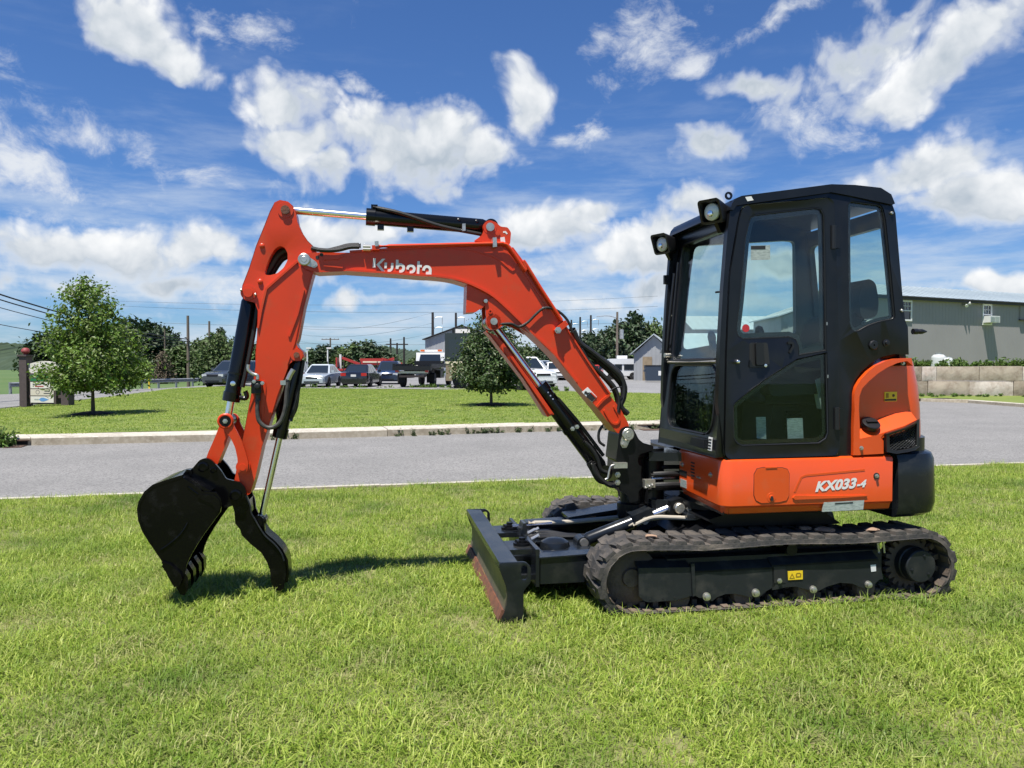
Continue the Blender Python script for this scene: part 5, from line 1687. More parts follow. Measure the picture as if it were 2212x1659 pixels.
# ---------------------------------------------------------------- bucket linkage, bucket, thumb
lk1 = [(-3.195,1.037),(-3.178,1.065),(-3.147,1.068),(-3.123,1.041),(-3.12,1.012),(-3.098,0.965),(-3.071,0.907),(-3.054,0.85),(-3.038,0.788),(-3.046,0.736),(-3.086,0.732),(-3.1,0.765),(-3.099,0.813),(-3.112,0.88),(-3.139,0.942),(-3.161,0.966)]
for s_ in (-1, 1):
    prism('guide_link', rounded(lk1, .012), s_ * .104 - .010, s_ * .104 + .010, 'boom_orange', EX, .004)
lk2 = [(-3.203,1.021),(-3.184,1.049),(-3.148,1.039),(-3.144,0.982),(-3.177,0.887),(-3.223,0.774),(-3.268,0.756),(-3.29,0.794),(-3.276,0.842),(-3.235,0.936)]
prism('bucket_link', rounded(lk2, .012), -.062, .062, 'boom_orange', EX, .006)
(lx_, lz_) = [(-3.165,1.036)][0]
lathe('link_pin', (lx_, -.100, lz_), (0, -1, 0), [(0, .046), (.016, .046), (.022, .040), (.022, .034), (.014, .034), (.014, .012), (.018, .012), (.019, 0)], 'boom_orange', EX, 26)
cyl('link_pin', (lx_, -.120, lz_), (lx_, .115, lz_), .030, 'cast_black', EX, seg=24)
bolt((lx_, -.121, lz_), .010, EX)

BK = empty('bucket')
BK.parent = EX
sidep = [(-3.493,0.259),(-3.551,0.355),(-3.592,0.429),(-3.613,0.492),(-3.619,0.554),(-3.61,0.599),(-3.579,0.654),(-3.536,0.691),(-3.462,0.717),(-3.377,0.728),(-3.292,0.669),(-3.271,0.645),(-3.196,0.637),(-3.172,0.602),(-3.167,0.568),(-3.175,0.523),(-3.208,0.478),(-3.252,0.417),(-3.295,0.353),(-3.334,0.286),(-3.358,0.233),(-3.375,0.16),(-3.415,0.179)]
for s_ in (-1, 1):
    prism('side_plate', sidep, s_ * .225 - .010, s_ * .225 + .010, 'gloss_black', BK, .004)
shell = [(-3.415,0.145),(-3.493,0.259),(-3.551,0.355),(-3.592,0.429),(-3.613,0.492),(-3.619,0.554),(-3.61,0.599),(-3.579,0.654),(-3.536,0.691),(-3.462,0.717),(-3.377,0.728),(-3.292,0.686),(-3.228,0.644)]
edge_strip('bucket_shell', shell, -.222, .222, -.018, 'gloss_black', BK, .002)
edge_strip('shell_edge', [(-3.551,0.355),(-3.592,0.429),(-3.613,0.492),(-3.619,0.554),(-3.61,0.599),(-3.579,0.654),(-3.536,0.691),(-3.462,0.717),(-3.377,0.742)], -.238, -.214, -.014, 'gloss_black', BK, .003)
ear = [(-3.405,0.729),(-3.383,0.751),(-3.355,0.757),(-3.308,0.813),(-3.272,0.823),(-3.244,0.81),(-3.215,0.777),(-3.193,0.75),(-3.163,0.697),(-3.089,0.677),(-3.058,0.644),(-3.05,0.609),(-3.08,0.562),(-3.113,0.543),(-3.172,0.524),(-3.2,0.572),(-3.296,0.627),(-3.373,0.656)]
for s_ in (-1, 1):
    prism('hinge_ear', rounded(ear, .012), s_ * .108 - .011, s_ * .108 + .011, 'gloss_black', BK, .005)
for q, r_ in (([(-3.29,0.771)][0], .030), ([(-3.111,0.6)][0], .034), ([(-3.232,0.752)][0], .018)):
    lathe('ear_boss', (q[0], -.118, q[1]), (0, -1, 0), [(0, r_), (.014, r_), (.016, r_ * .7), (.010, r_ * .65), (.010, 0)], 'gloss_black', BK, 24)
cyl('bucket_pin', ([(-3.133,0.584)][0][0], -.12, [(-3.133,0.584)][0][1]), ([(-3.133,0.584)][0][0], .12, [(-3.133,0.584)][0][1]), .024, 'gloss_black', BK)
cyl('bucket_pin', ([(-3.316,0.756)][0][0], -.12, [(-3.316,0.756)][0][1]), ([(-3.316,0.756)][0][0], .12, [(-3.316,0.756)][0][1]), .024, 'gloss_black', BK)
lathe('lift_loop', ([(-3.367,0.74)][0][0], -.13, [(-3.367,0.74)][0][1]), (0, -1, 0), [(0, .020), (.012, .020), (.012, .008), (0, .008), (0, .02)], 'gloss_black', BK, 18)
# rounded shoulder of the side plate and the weld beads
prism('shoulder', rounded([(-3.301,0.619),(-3.28,0.631),(-3.205,0.623),(-3.175,0.593),(-3.173,0.547),(-3.192,0.519),(-3.216,0.571)], .01), -.243, -.232, 'gloss_black', BK, .004)
tube('weld_bead', [(x_, -.236, z_) for (x_, z_) in [(-3.498,0.321),(-3.464,0.342),(-3.426,0.372),(-3.389,0.407),(-3.362,0.446),(-3.35,0.471)]], .005, 'gloss_black', BK, seg=6)
tube('weld_bead', [(x_, -.236, z_) for (x_, z_) in [(-3.349,0.677),(-3.322,0.654),(-3.293,0.63)]], .005, 'gloss_black', BK, seg=6)
# side cutter and three teeth
for s_ in (-1, 1):
    prism('side_cutter', [(-3.487,0.258),(-3.442,0.241),(-3.387,0.187),(-3.377,0.155),(-3.393,0.114),(-3.422,0.112),(-3.454,0.173)], s_ * .246 - .012, s_ * .246 + .012, 'gloss_black', BK, .005)
for b_ in (-.20, -.07, .07, .20):
    tp = [(-3.452,0.217),(-3.382,0.206),(-3.354,0.159),(-3.351,0.096),(-3.373,0.054),(-3.395,0.061),(-3.426,0.122)]
    prism('tooth', tp, b_ - .032, b_ + .032, 'gloss_black', BK, .008)
edge_strip('cutting_edge', [(-3.478,0.238),(-3.431,0.162),(-3.384,0.097)], -.222, .222, -.022, 'gloss_black', BK, .003)

TH_ = empty('thumb')
TH_.parent = EX
tpl = [(-3.132,0.533),(-3.121,0.488),(-3.119,0.429),(-3.092,0.393),(-3.08,0.355),(-3.03,0.301),(-2.973,0.25),(-2.939,0.189),(-2.923,0.14),(-2.918,0.076),(-2.905,0.033),(-2.867,0.01),(-2.846,0.024),(-2.83,0.113),(-2.835,0.192),(-2.865,0.254),(-2.905,0.302),(-2.956,0.349),(-2.984,0.4),(-3.009,0.443),(-3.027,0.485),(-3.032,0.539),(-3.053,0.596),(-3.084,0.612),(-3.117,0.6)]
for s_ in (-1, 1):
    prism('thumb_plate', tpl, s_ * .085 - .011, s_ * .085 + .011, 'gloss_black', TH_, .005)
edge_strip('thumb_back', [(-3.053,0.596),(-3.032,0.539),(-3.027,0.485)][:0] + [(-2.984,0.4),(-2.956,0.349),(-2.905,0.302),(-2.865,0.254),(-2.835,0.192),(-2.83,0.113),(-2.837,0.06)], -.074, .074, .014, 'gloss_black', TH_, .003)
prism('thumb_web', [(-3.08,0.355),(-3.03,0.301),(-2.973,0.25),(-2.939,0.189),(-2.928,0.188),(-2.963,0.254),(-3.021,0.31),(-3.072,0.362)], -.074, .074, 'gloss_black', TH_, .003)
prism('thumb_neck', [(-3.112,0.565),(-3.107,0.482),(-3.034,0.485),(-3.042,0.563)], -.074, .074, 'gloss_black', TH_, .004)
tcx, tcz = [(-2.987,0.425)][0]
cyl('thumb_pin', (tcx, -.09, tcz), (tcx, .09, tcz), .022, 'gloss_black', TH_)
prism('pin_lug', rounded([(tcx - .05, tcz - .05), (tcx - .04, tcz + .03), (tcx, tcz + .045), (tcx + .03, tcz + .02), (tcx + .035, tcz - .07)], .01), -.074, -.045, 'gloss_black', TH_, .003)
tube('grease_hose', [(-3.08,-0.105,0.612),(-3.05,-0.105,0.578),(-3.031,-0.105,0.53),(-3.025,-0.105,0.489),(-3.003,-0.105,0.447),(-2.981,-0.105,0.405),(-2.947,-0.105,0.35),(-2.896,-0.105,0.3),(-2.857,-0.105,0.245),(-2.84,-0.105,0.197)], .0045, 'track_plate', TH_)
root, a, c, d = ram('thumb_cylinder', (tcx, tcz), (tx2, tz2), .50, .019, .040)
tube('cylinder_pipe', [a + d * (c - a).length * .60 + Vector((.045, -.02, 0)), a + d * (c - a).length * .8 + Vector((.05, -.02, 0)), a + d * (c - a).length * .97 + Vector((.04, -.02, 0))], .011, 'hose', root)

# ---------------------------------------------------------------- dozer blade
BL = empty('dozer_blade')
BL.parent = EX
# curved blade section carried across the machine
face = [(-1.640, .285), (-1.628, .24), (-1.610, .17), (-1.606, .11), (-1.618, .05), (-1.640, .005)]
secpts = face + [(-1.625, .003), (-1.600, .05), (-1.588, .11), (-1.592, .17), (-1.605, .24), (-1.61, .28)]
prism('blade_sheet', secpts, -.765, .765, 'blade_face', BL, .003)
prism('top_beam', [(-1.650, .272), (-1.646, .303), (-1.545, .300), (-1.528, .28), (-1.533, .235), (-1.56, .225), (-1.60, .25)], -.766, .766, 'chassis_paint', BL, .008)
prism('cutting_edge', [(-1.632, .048), (-1.656, -.010), (-1.646, -.016), (-1.615, .04)], -.768, .768, 'rust', BL, .003)
endp = rounded([(-1.650, .303), (-1.505, .303), (-1.474, .275), (-1.474, .19), (-1.515, .145), (-1.515, -.02), (-1.640, -.025), (-1.604, .08), (-1.606, .16), (-1.646, .265)], .016)
slot = rrect(-1.528, .205, -1.494, .283, .015)
for s_ in (-1, 1):
    prism('end_plate', endp, s_ * .772 - .007, s_ * .772 + .007, 'chassis_paint', BL, .002, holes=[slot])
# pivot yokes behind the blade
for b_ in (-.23, .23):
    prism('pivot_yoke', rounded([(-1.57, .235), (-1.57, .265), (-1.345, .265), (-1.33, .25), (-1.345, .235)], .01), b_ - .12, b_ + .12, 'chassis_paint', BL, .006)
    prism('pivot_yoke', rounded([(-1.60, .08), (-1.60, .11), (-1.345, .11), (-1.33, .095), (-1.345, .08)], .01), b_ - .12, b_ + .12, 'chassis_paint', BL, .006)
    lathe('pivot_pin', (-1.42, b_, .265), (0, 0, 1), [(0, .055), (.015, .055), (.015, .035), (.03, .035), (.03, .020), (.045, .020), (.046, 0)], 'cast_black', BL, 20)
    for k in range(4):
        t = R(45 + 90 * k)
        bolt((-1.42 + .042 * math.cos(t), b_ + .042 * math.sin(t), .28), .008, BL, d=(0, 0, 1), m='cast_black')
# push frame: two box arms, cross plate and top deck
for s_ in (-1, 1):
    prism('push_arm', [(-1.355, .085), (-1.355, .236), (-.95, .25), (-.50, .235), (-.50, .10), (-.95, .085)], s_ * .42 - .045, s_ * .42 + .045, 'chassis_paint', BL, .005)
    prism('arm_cap', [(-1.362, .236), (-1.362, .244), (-.95, .258), (-.50, .243), (-.50, .235), (-.95, .25)], s_ * .42 - .055, s_ * .42 + .055, 'chassis_paint', BL, .002)
box('cross_plate', (-1.372, 0, .18), (.022, .93, .22), 'chassis_paint', BL, .004)
prism('deck_plate', [(-1.36, -.42), (-1.36, .42), (-1.12, .42), (-.98, .20), (-.98, -.24), (-1.06, -.42)], .222, .236, 'chassis_paint', BL, .003,
      holes=[rounded([(-1.31, -.28), (-1.31, -.06), (-1.15, -.06), (-1.15, -.28)], .03), rounded([(-1.31, .02), (-1.31, .20), (-1.12, .20), (-1.12, .02)], .03)], fn=lambda p, b: Vector((p[0], p[1], b)))
box('frame_floor', (-1.15, 0, .11), (.42, .80, .02), 'cast_black', BL, .004)
lathe('deck_dome', (-1.20, -.17, .12), (0, 0, 1), [(0, .10), (.10, .10), (.145, .085), (.165, .05), (.17, 0)], 'chassis_paint', BL, 22)
for k in range(3):
    tube('deck_hose', [(-1.36, -.02 + .03 * k, .25), (-1.22, .0 + .03 * k, .255 + .01 * k), (-1.05, -.02 + .02 * k, .255), (-.90, -.03 + .02 * k, .25)], .012, 'hose', BL, seg=7)
for (x_, y_) in ((-1.34, -.12), (-1.33, .05), (-1.30, .08)):
    cyl('hose_fitting', (x_, y_, .27), (x_ + .05, y_, .295), .012, 'bolt', BL, seg=8)
prism('deck_stop', [(-1.40, .27), (-1.38, .36), (-1.36, .36), (-1.35, .27)], -.06, .06, 'chassis_paint', BL, .003)
prism('angle_cylinder_tube', [(-1.30, .255), (-1.30, .30), (-.80, .315), (-.80, .27)], .25, .36, 'chassis_paint', BL, .01)
prism('hose_tray', [(-1.02, .315), (-1.02, .335), (-.62, .385), (-.30, .405), (-.30, .39), (-.62, .365)], .20, .40, 'chassis_paint', BL, .004)
tube('tray_hose', [(-1.30, .18, .31), (-1.05, .17, .31), (-.70, .16, .33), (-.40, .15, .36)], .016, 'hose_tan', BL)
tube('angle_rod', [(-1.42, .12, .305), (-1.15, .14, .31)], .013, 'chrome', BL, smooth=0)
# blade lift cylinder
root, a, c, d = ram('blade_cylinder', (-.40, .455), (-1.02, .245), .38, .026, .045, -.14, 'chassis_paint')
rt = math.atan2(d.z, d.x)
q = a + d * (c - a).length * .36
bm = bmesh.new()
rot_ = Matrix((d, Vector((0, 1, 0)), d.cross(Vector((0, 1, 0))))).transposed()
add_box(bm, q + Vector((0, 0, .0)), (.135, .13, .115), rot_)
bevel(bm, .012, 2)
gd = finish('cylinder_shield', bm, 'chassis_paint', root)
lathe('shield_bolt', q + Vector((0, -.065, 0)), (0, -1, 0), [(0, .024), (.003, .024), (.003, .013), (.014, .013), (.014, .006), (.015, 0)], 'zinc', gd, 20)
q = a
lathe('trunnion_pin', (a.x, -.20, a.z), (0, -1, 0), [(0, .034), (.03, .034), (.036, .028), (.037, 0)], 'zinc', root, 20)
bolt((a.x + .06, -.20, a.z - .005), .018, root, 'zinc', h=.03)
prism('trunnion_bracket', [(a.x - .06, a.z - .06), (a.x - .05, a.z + .04), (a.x + .02, a.z + .06), (a.x + .20, a.z + .0), (a.x + .20, a.z - .10)], -.20, -.07, 'cast_black', root, .01)
lathe('barrel_pin', (c.x, -.21, c.z + .01), (0, 1, 0), [(0, .02), (0, .026), (.05, .026), (.05, .02)], 'zinc', root, 18)
tube('blade_hose', [(-.70, -.20, .35), (-.58, -.22, .40), (-.46, -.26, .405), (-.34, -.30, .405), (-.25, -.28, .42)], .014, 'hose_tan', root)
tube('blade_hose', [(-.74, -.17, .34), (-.60, -.20, .385), (-.50, -.22, .40), (-.40, -.24, .40)], .012, 'hose_tan', root)
"""end of machine"""

# ================================================================= BUILDINGS, WALL, TREES, VEHICLES
def dx(px, Y):            # world x of a bearing given as a column of the 2212-wide photograph
    return (px - 1106) / 1650 * Y

mat('siding', (.30, .288, .285), .7, color2=(.28, .268, .265), scale=.5, bump=.0)
mat('siding_light', (.34, .35, .36), .6, color2=(.28, .29, .30), scale=1.5, stretch=(1, 1, .2))
mat('metal_roof', (.40, .47, .50), .35, .2, color2=(.34, .41, .44), scale=.6)
mat('metal_roof_pale', (.50, .55, .57), .35, .2, color2=(.44, .49, .51), scale=.6)
mat('fascia', (.035, .034, .036), .6)
mat('trim_white', (.75, .75, .73), .5)
mat('window_dark', (.012, .014, .017), .08, coat=.6)
mat('stone_a', (.44, .37, .29), .95, color2=(.27, .21, .16), scale=2.2, lo=.42, hi=.66, color3=(.43, .37, .30), scale3=7, lo3=.5, hi3=.75, bump=.6, bscale=9)
mat('stone_b', (.60, .53, .47), .95, color2=(.42, .34, .28), scale=2.2, lo=.42, hi=.66, color3=(.30, .25, .20), scale3=7, lo3=.55, hi3=.75, bump=.6, bscale=9)
mat('stone_c', (.34, .28, .215), .95, color2=(.20, .155, .115), scale=2.2, lo=.42, hi=.66, color3=(.38, .33, .26), scale3=7, lo3=.5, hi3=.75, bump=.6, bscale=9)
mat('tank_white', (.50, .52, .52), .45)
mat('wood_pole', (.17, .135, .105), .9, color2=(.11, .09, .07), scale=6, stretch=(1, 1, .1))
mat('dark_steel', (.030, .022, .020), .6)
mat('galvanised', (.42, .43, .43), .45, .6, color2=(.33, .34, .34), scale=5)
mat('wire', (.012, .012, .013), .6)
mat('sign_brown', (.085, .062, .060), .7, color2=(.065, .048, .047), scale=8)
mat('sign_red', (.22, .035, .035), .6)
mat('sign_panel', (.68, .64, .58), .5)
mat('sign_cream', (.60, .54, .45), .5)
mat('sign_green', (.02, .16, .05), .4)
mat('sign_blue', (.12, .28, .55), .5)
mat('sign_ink', (.06, .06, .065), .6)
mat('sign_inkred', (.35, .05, .05), .6)
mat('bark', (.105, .082, .062), .95, color2=(.06, .047, .037), scale=20, stretch=(1, 1, .3), bump=.5, bscale=40)
mat('leaf_maple', (.125, .195, .028), .5, trans=.35, island=.55)
mat('leaf_linden', (.056, .092, .024), .5, trans=.25, island=.6)
mat('leaf_mid', (.070, .110, .026), .6, trans=.25, island=.5)
mat('leaf_dark', (.030, .056, .018), .6, trans=.15, island=.5)
mat('leaf_olive', (.060, .085, .026), .6, trans=.2, island=.5)
mat('leaf_dead', (.085, .062, .040), .8, island=.5)
mat('weed', (.095, .16, .026), .6, trans=.3, island=.5)
mat('far_wood', (.022, .042, .022), .9, color2=(.036, .060, .030), scale=.05, lo=.4, hi=.65, color3=(.020, .040, .016), scale3=.16, bump=1.0, bscale=.12, world_co=True)
mat('car_silver', (.50, .55, .58), .25, .35, coat=1.0)
mat('car_black', (.010, .010, .012), .2, coat=1.0)
mat('car_grey', (.07, .078, .088), .25, .4, coat=1.0)
mat('car_blue', (.022, .035, .075), .22, .3, coat=1.0)
mat('car_white', (.70, .71, .71), .3, coat=1.0)
mat('tyre', (.012, .012, .012), .85)
mat('rim', (.35, .36, .37), .35, .8)
mat('auto_glass', (.015, .02, .024), .06, coat=.8)
mat('tail_red', (.40, .015, .012), .25, coat=.5)
mat('head_lamp', (.62, .64, .66), .1, .3, coat=1)
mat('plate_white', (.6, .6, .58), .5)
mat('coach_tan', (.23, .18, .115), .4, coat=.4)
mat('coach_cream', (.72, .64, .47), .4, coat=.4)
mat('coach_dark', (.022, .028, .030), .35, coat=.5)
mat('machine_red', (.40, .035, .028), .5)
mat('bin_blue', (.03, .045, .07), .5)
mat('barrier', (.22, .22, .22), .9)
mat('timber', (.30, .23, .15), .85, color2=(.22, .17, .11), scale=3)

# ---------------------------------------------------------------- grey building above the wall
BA = R(25)
bo = Vector((14.9, 42.0, 1.2))
S0 = 7.0            # left end of the building along its wall line
GB = empty('long_grey_building', bo, BA, 'long grey sided building with pale metal roof above the block wall', 'building')
EH, RH, DEP, LEN = 4.40, 5.28, 2.6, 34.0       # eave, ridge above base; half depth; length
prism('wall', [(0, -.3), (0, EH - .12), (DEP, RH - .12), (2 * DEP, EH - .12), (2 * DEP, -.3)], S0, LEN, 'siding', GB, 0, fn=lambda p, b: Vector((b, p[0], p[1])))
bm = bmesh.new()
for i in range(24, int(LEN / .30)):
    add_box(bm, (.15 + i * .30, -.002, EH / 2 - .2), (.03, .006, EH - .05))
finish('siding_rib', bm, 'siding', GB, kind='stuff')
for s_ in (0, 1):
    def rf(p, b, s_=s_):
        return Vector((b, p[0] if s_ == 0 else 2 * DEP - p[0], p[1]))
    prism('roof', [(-.24, EH - .13), (-.24, EH - .05), (DEP, RH + .06), (DEP, RH - .02)], S0 - .4, LEN + .5, 'metal_roof', GB, .01, fn=rf)
bm = bmesh.new()
for i in range(12, int(LEN / .6)):
    y0_, z0_, y1_, z1_ = -.23, EH - .035, DEP, RH + .075
    a = Vector((i * .6, y0_, z0_))
    b = Vector((i * .6, y1_, z1_))
    add_tube(bm, [a, b], .02, 4)
finish('roof_seam', bm, 'metal_roof', GB, kind='stuff')
box('fascia', ((LEN + S0) / 2, -.215, EH - .17), (LEN - S0 + .8, .05, .22), 'fascia', GB, .005)
box('gutter', ((LEN + S0) / 2, -.285, EH - .11), (LEN - S0 + .8, .11, .06), 'fascia', GB, .01)
box('soffit', ((LEN + S0) / 2, -.11, EH - .26), (LEN - S0 + .8, .18, .03), 'siding', GB, .003)
def sash(s, z0, z1, w):
    f = bmesh.new()
    add_prism(f, [(s - w / 2, z0), (s - w / 2, z1), (s + w / 2, z1), (s + w / 2, z0)], -.07, .02, holes=[[(s - w / 2 + .1, z0 + .1), (s - w / 2 + .1, z1 - .1), (s + w / 2 - .1, z1 - .1), (s + w / 2 - .1, z0 + .1)]])
    win = finish('window', f, 'trim_white', GB)
    box('pane', (s, -.005, (z0 + z1) / 2), (w - .2, .01, z1 - z0 - .2), 'window_dark', win, 0)
    zm = (z0 + z1) / 2
    box('meeting_rail', (s, -.03, zm), (w - .2, .04, .06), 'trim_white', win, 0)
    for k in (-1, 1):
        box('glazing_bar', (s + k * (w - .2) / 6, -.025, (zm + z1) / 2), (.022, .025, z1 - zm - .1), 'trim_white', win, 0)
    box('glazing_bar', (s, -.025, (zm + z1) / 2 - .03), (w - .2, .025, .022), 'trim_white', win, 0)
    return win
sash(9.75, 2.85, 4.10, .95)
wn1 = sash(17.3, 2.78, 4.12, .92)
lv = box('louvre', (21.4, -.03, 3.72), (1.5, .07, .95), 'siding', GB, .005)
for k in range(7):
    box('slat', (21.4, -.075, 3.32 + k * .12), (1.4, .03, .07), 'siding', lv, 0)
box('sill', (21.4, -.10, 3.20), (1.6, .18, .07), 'fascia', lv, .005)
lampb = box('flood_lamp', (15.0, -.10, 4.02), (.10, .16, .10), 'galvanised', GB, .01)
lathe('lamp_head', (14.95, -.22, 3.98), (-.4, -.5, -.35), [(0, .05), (.10, .09), (.16, .10), (.17, .0)], 'trim_white', lampb, 14)
lathe('lamp_head', (15.12, -.22, 4.05), (.3, -.5, .2), [(0, .05), (.10, .09), (.16, .10), (.17, .0)], 'trim_white', lampb, 14)
AC = empty('window_air_conditioner', GB.matrix_basis @ Vector((17.35, -.28, 2.92)), BA, 'white window air conditioner jutting from the sash window of the grey building', 'air conditioner')
box('casing', (0, 0, .21), (.98, .50, .42), 'trim_white', AC, .015)
box('grille', (.22, -.252, .21), (.44, .012, .34), 'label_grey', AC, .003)
bm = bmesh.new()
for k in range(10):
    add_box(bm, (-.24, -.256, .06 + k * .033), (.42, .012, .010))
finish('louvre_slats', bm, 'label_grey', AC, kind='stuff')
# propane tanks on the terrace
def tank(px, Y, h, r, label):
    t = empty('propane_tank', (dx(px, Y), Y, .98), 0, label, 'gas tank')
    lathe('vessel', (0, 0, 0), (0, 0, 1), [(0, r * .8), (.05, r * .8), (.10, r), (h * .72, r), (h * .82, r * .92), (h * .90, r * .65), (h * .92, 0)], 'tank_white', t, 24)
    lathe('collar', (0, 0, h * .90), (0, 0, 1), [(0, r * .45), (h * .10, r * .45), (h * .10, r * .40), (0, r * .40), (0, r * .45)], 'galvanised', t, 18)
    lathe('valve', (0, 0, h * .90), (0, 0, 1), [(0, .05), (.08, .05), (.09, 0)], 'zinc', t, 10)
    return t
tank(2027, 43.5, 1.12, .38, 'larger white propane tank standing by the grey building behind the weeds')
tank(2048, 43.0, .92, .24, 'smaller white propane tank beside the larger tank behind the weeds')

# ---------------------------------------------------------------- retaining wall of large stone blocks
RW = empty('block_retaining_wall', wall_o, WY, 'retaining wall of two courses of large weathered stone blocks below the grey building', 'wall')
def block(s0, s1, z0, z1, m, tilt):
    bm = bmesh.new()
    n = 5
    # a rough-faced block: gridded front
    fr = [[None] * (n + 1) for _ in range(4)]
    for j in range(4):
        for i in range(n + 1):
            s = s0 + (s1 - s0) * i / n
            z = z0 + (z1 - z0) * j / 3
            e = i in (0, n) or j in (0, 3)
            fr[j][i] = bm.verts.new((s, tilt + (rnd.uniform(-.05, .01) if not e else .02), z))
    for j in range(3):
        for i in range(n):
            bm.faces.new((fr[j][i], fr[j][i + 1], fr[j + 1][i + 1], fr[j + 1][i]))
    border = [fr[0][i] for i in range(n + 1)] + [fr[j][n] for j in (1, 2, 3)] + [fr[3][i] for i in range(n - 1, -1, -1)] + [fr[j][0] for j in (2, 1)]
    bk = [bm.verts.new((v.co.x, .62, v.co.z)) for v in border]
    for i in range(len(border)):
        j = (i + 1) % len(border)
        bm.faces.new((border[i], bk[i], bk[j], border[j]))
    bm.faces.new(bk)
    finish('stone_block', bm, m, RW, .4)
s = -1.0
k = 0
for (L_, m_) in ((1.8, 'stone_c'), (.95, 'stone_c'), (.62, 'stone_b'), (1.78, 'stone_a'), (1.78, 'stone_a'), (1.8, 'stone_b'), (1.8, 'stone_c'), (1.7, 'stone_a'), (1.8, 'stone_b'), (1.8, 'stone_a')):
    block(s + .012, s + L_ - .012, .70 + rnd.uniform(-.01, .01), 1.33 + rnd.uniform(-.02, .02), m_, rnd.uniform(-.03, .03))
    s += L_
s = -1.6
for (L_, m_) in ((1.8, 'stone_a'), (1.8, 'stone_c'), (1.75, 'stone_a'), (1.82, 'stone_b'), (1.8, 'stone_c'), (1.8, 'stone_a'), (1.8, 'stone_b'), (1.8, 'stone_c'), (1.8, 'stone_a')):
    block(s + .012, s + L_ - .012, .0, .685 + rnd.uniform(-.008, .008), m_, rnd.uniform(-.06, .0))
    s += L_

# ---------------------------------------------------------------- plants
def leaf_quad(bm, c, size, nrm, spin, aspect=.7, fold=.25):
    u, v = frame_of(nrm)
    cs, sn = math.cos(spin), math.sin(spin)
    a = (u * cs + v * sn) * size
    b = (v * cs - u * sn) * size * aspect
    n = Vector(nrm).normalized() * size * fold
    p = [bm.verts.new(c - a), bm.verts.new(c + b * .8 + n * .5), bm.verts.new(c + a - n * .4), bm.verts.new(c - b * .8 + n * .5)]
    bm.faces.new((p[0], p[1], p[2]))
    bm.faces.new((p[0], p[2], p[3]))

def make_tree(name, label, loc, height, prof, trunk_h, trunk_r, leafm, size, nbr, per, seed, group=None, lean=0., cat='tree', barkm='bark', droop=.0, spread=.2, crown_parent=True):
    """prof: list of (height fraction, radius) of the crown; limbs run out to it and carry leaf clumps"""
    r = random.Random(seed)
    t = empty(name, loc, 0, label, cat, group)
    def rad(f):
        for (f0, r0), (f1, r1) in zip(prof, prof[1:]):
            if f0 <= f <= f1:
                return r0 + (r1 - r0) * (f - f0) / (f1 - f0)
        return 0
    bt = bmesh.new()
    ax = lambda z: Vector((lean * (z / height) ** 2, 0, z))
    add_tube(bt, [ax(0) + Vector((0, 0, -.1)), ax(trunk_h * .5), ax(trunk_h), ax(height * .55), ax(height * .93)], trunk_r, 8, 3, taper=trunk_r * .12)
    bl = bmesh.new()
    f0, f1 = prof[0][0], prof[-1][0]
    tot = sum(rad(f0 + (f1 - f0) * (i + .5) / 40) for i in range(40))
    cum = []
    acc = 0
    for i in range(40):
        acc += rad(f0 + (f1 - f0) * (i + .5) / 40)
        cum.append(acc / tot)
    for k in range(nbr):
        q = (k + r.random()) / nbr
        i = next(i for i, c in enumerate(cum) if c >= q)
        f = f0 + (f1 - f0) * (i + r.random()) / 40
        az = k * 2.39996 + r.uniform(-.4, .4)
        R_ = rad(f) * r.uniform(.55, 1.14)
        tip = ax(f * height) + Vector((math.cos(az) * R_, math.sin(az) * R_, r.uniform(-.03, .03) * height))
        root_z = max(trunk_h * .9, f * height - R_ * (.75 - droop) - .1)
        base = ax(min(root_z, height * .9))
        mid = base.lerp(tip, .55) + Vector((0, 0, -.05 * R_ + droop * .1))
        if k % 2 == 0:
            add_tube(bt, [base, mid, tip], trunk_r * .32, 5, 3, taper=trunk_r * .06)
        for j in range(per):
            w = .30 + .70 * r.random() ** .6
            p = base.lerp(mid, w / .55) if w < .55 else mid.lerp(tip, (w - .55) / .45)
            sg = spread * (.55 + .6 * w)
            c = p + Vector((r.gauss(0, sg), r.gauss(0, sg), r.gauss(0, sg * .75)))
            out = (c - ax(c.z)).normalized()
            n = out * .5 + Vector((r.gauss(0, .6), r.gauss(0, .6), r.gauss(.55, .6)))
            leaf_quad(bl, c, size * r.uniform(.6, 1.25), n, r.uniform(0, 6.3))
    finish('trunk', bt, barkm, t)
    finish('crown', bl, leafm, t)
    return t

lt = (dx(200, 20.8), 20.8)
make_tree('young_maple_tree', 'young light green maple standing in a mulch ring beside the brown sign', (lt[0], lt[1], island_z(*lt)), 3.72,
          [(.185, .70), (.23, 1.35), (.34, 1.52), (.46, 1.38), (.56, 1.18), (.67, 1.0), (.80, .84), (.89, .64), (.96, .34), (1.0, .10)], .85, .060, 'leaf_maple', .058, 92, 140, 3, lean=-.1, spread=.125)
rt_ = (dx(1061, 25), 25.0)
make_tree('young_linden_tree', 'young dark green tree with pale seed bracts behind the boom cylinder', (rt_[0], rt_[1], island_z(*rt_)), 3.08,
          [(.19, .40), (.24, 1.0), (.33, 1.38), (.45, 1.36), (.60, 1.08), (.78, .75), (.92, .42), (1.0, .10)], .70, .058, 'leaf_linden', .064, 88, 140, 5, spread=.13)
LN = [o for o in bpy.data.objects if o.name == 'young_linden_tree'][0]
bm = bmesh.new()
cr_ = [c for c in LN.children if c.name.startswith('crown')][0]
rb = random.Random(9)
vs_ = cr_.data.vertices
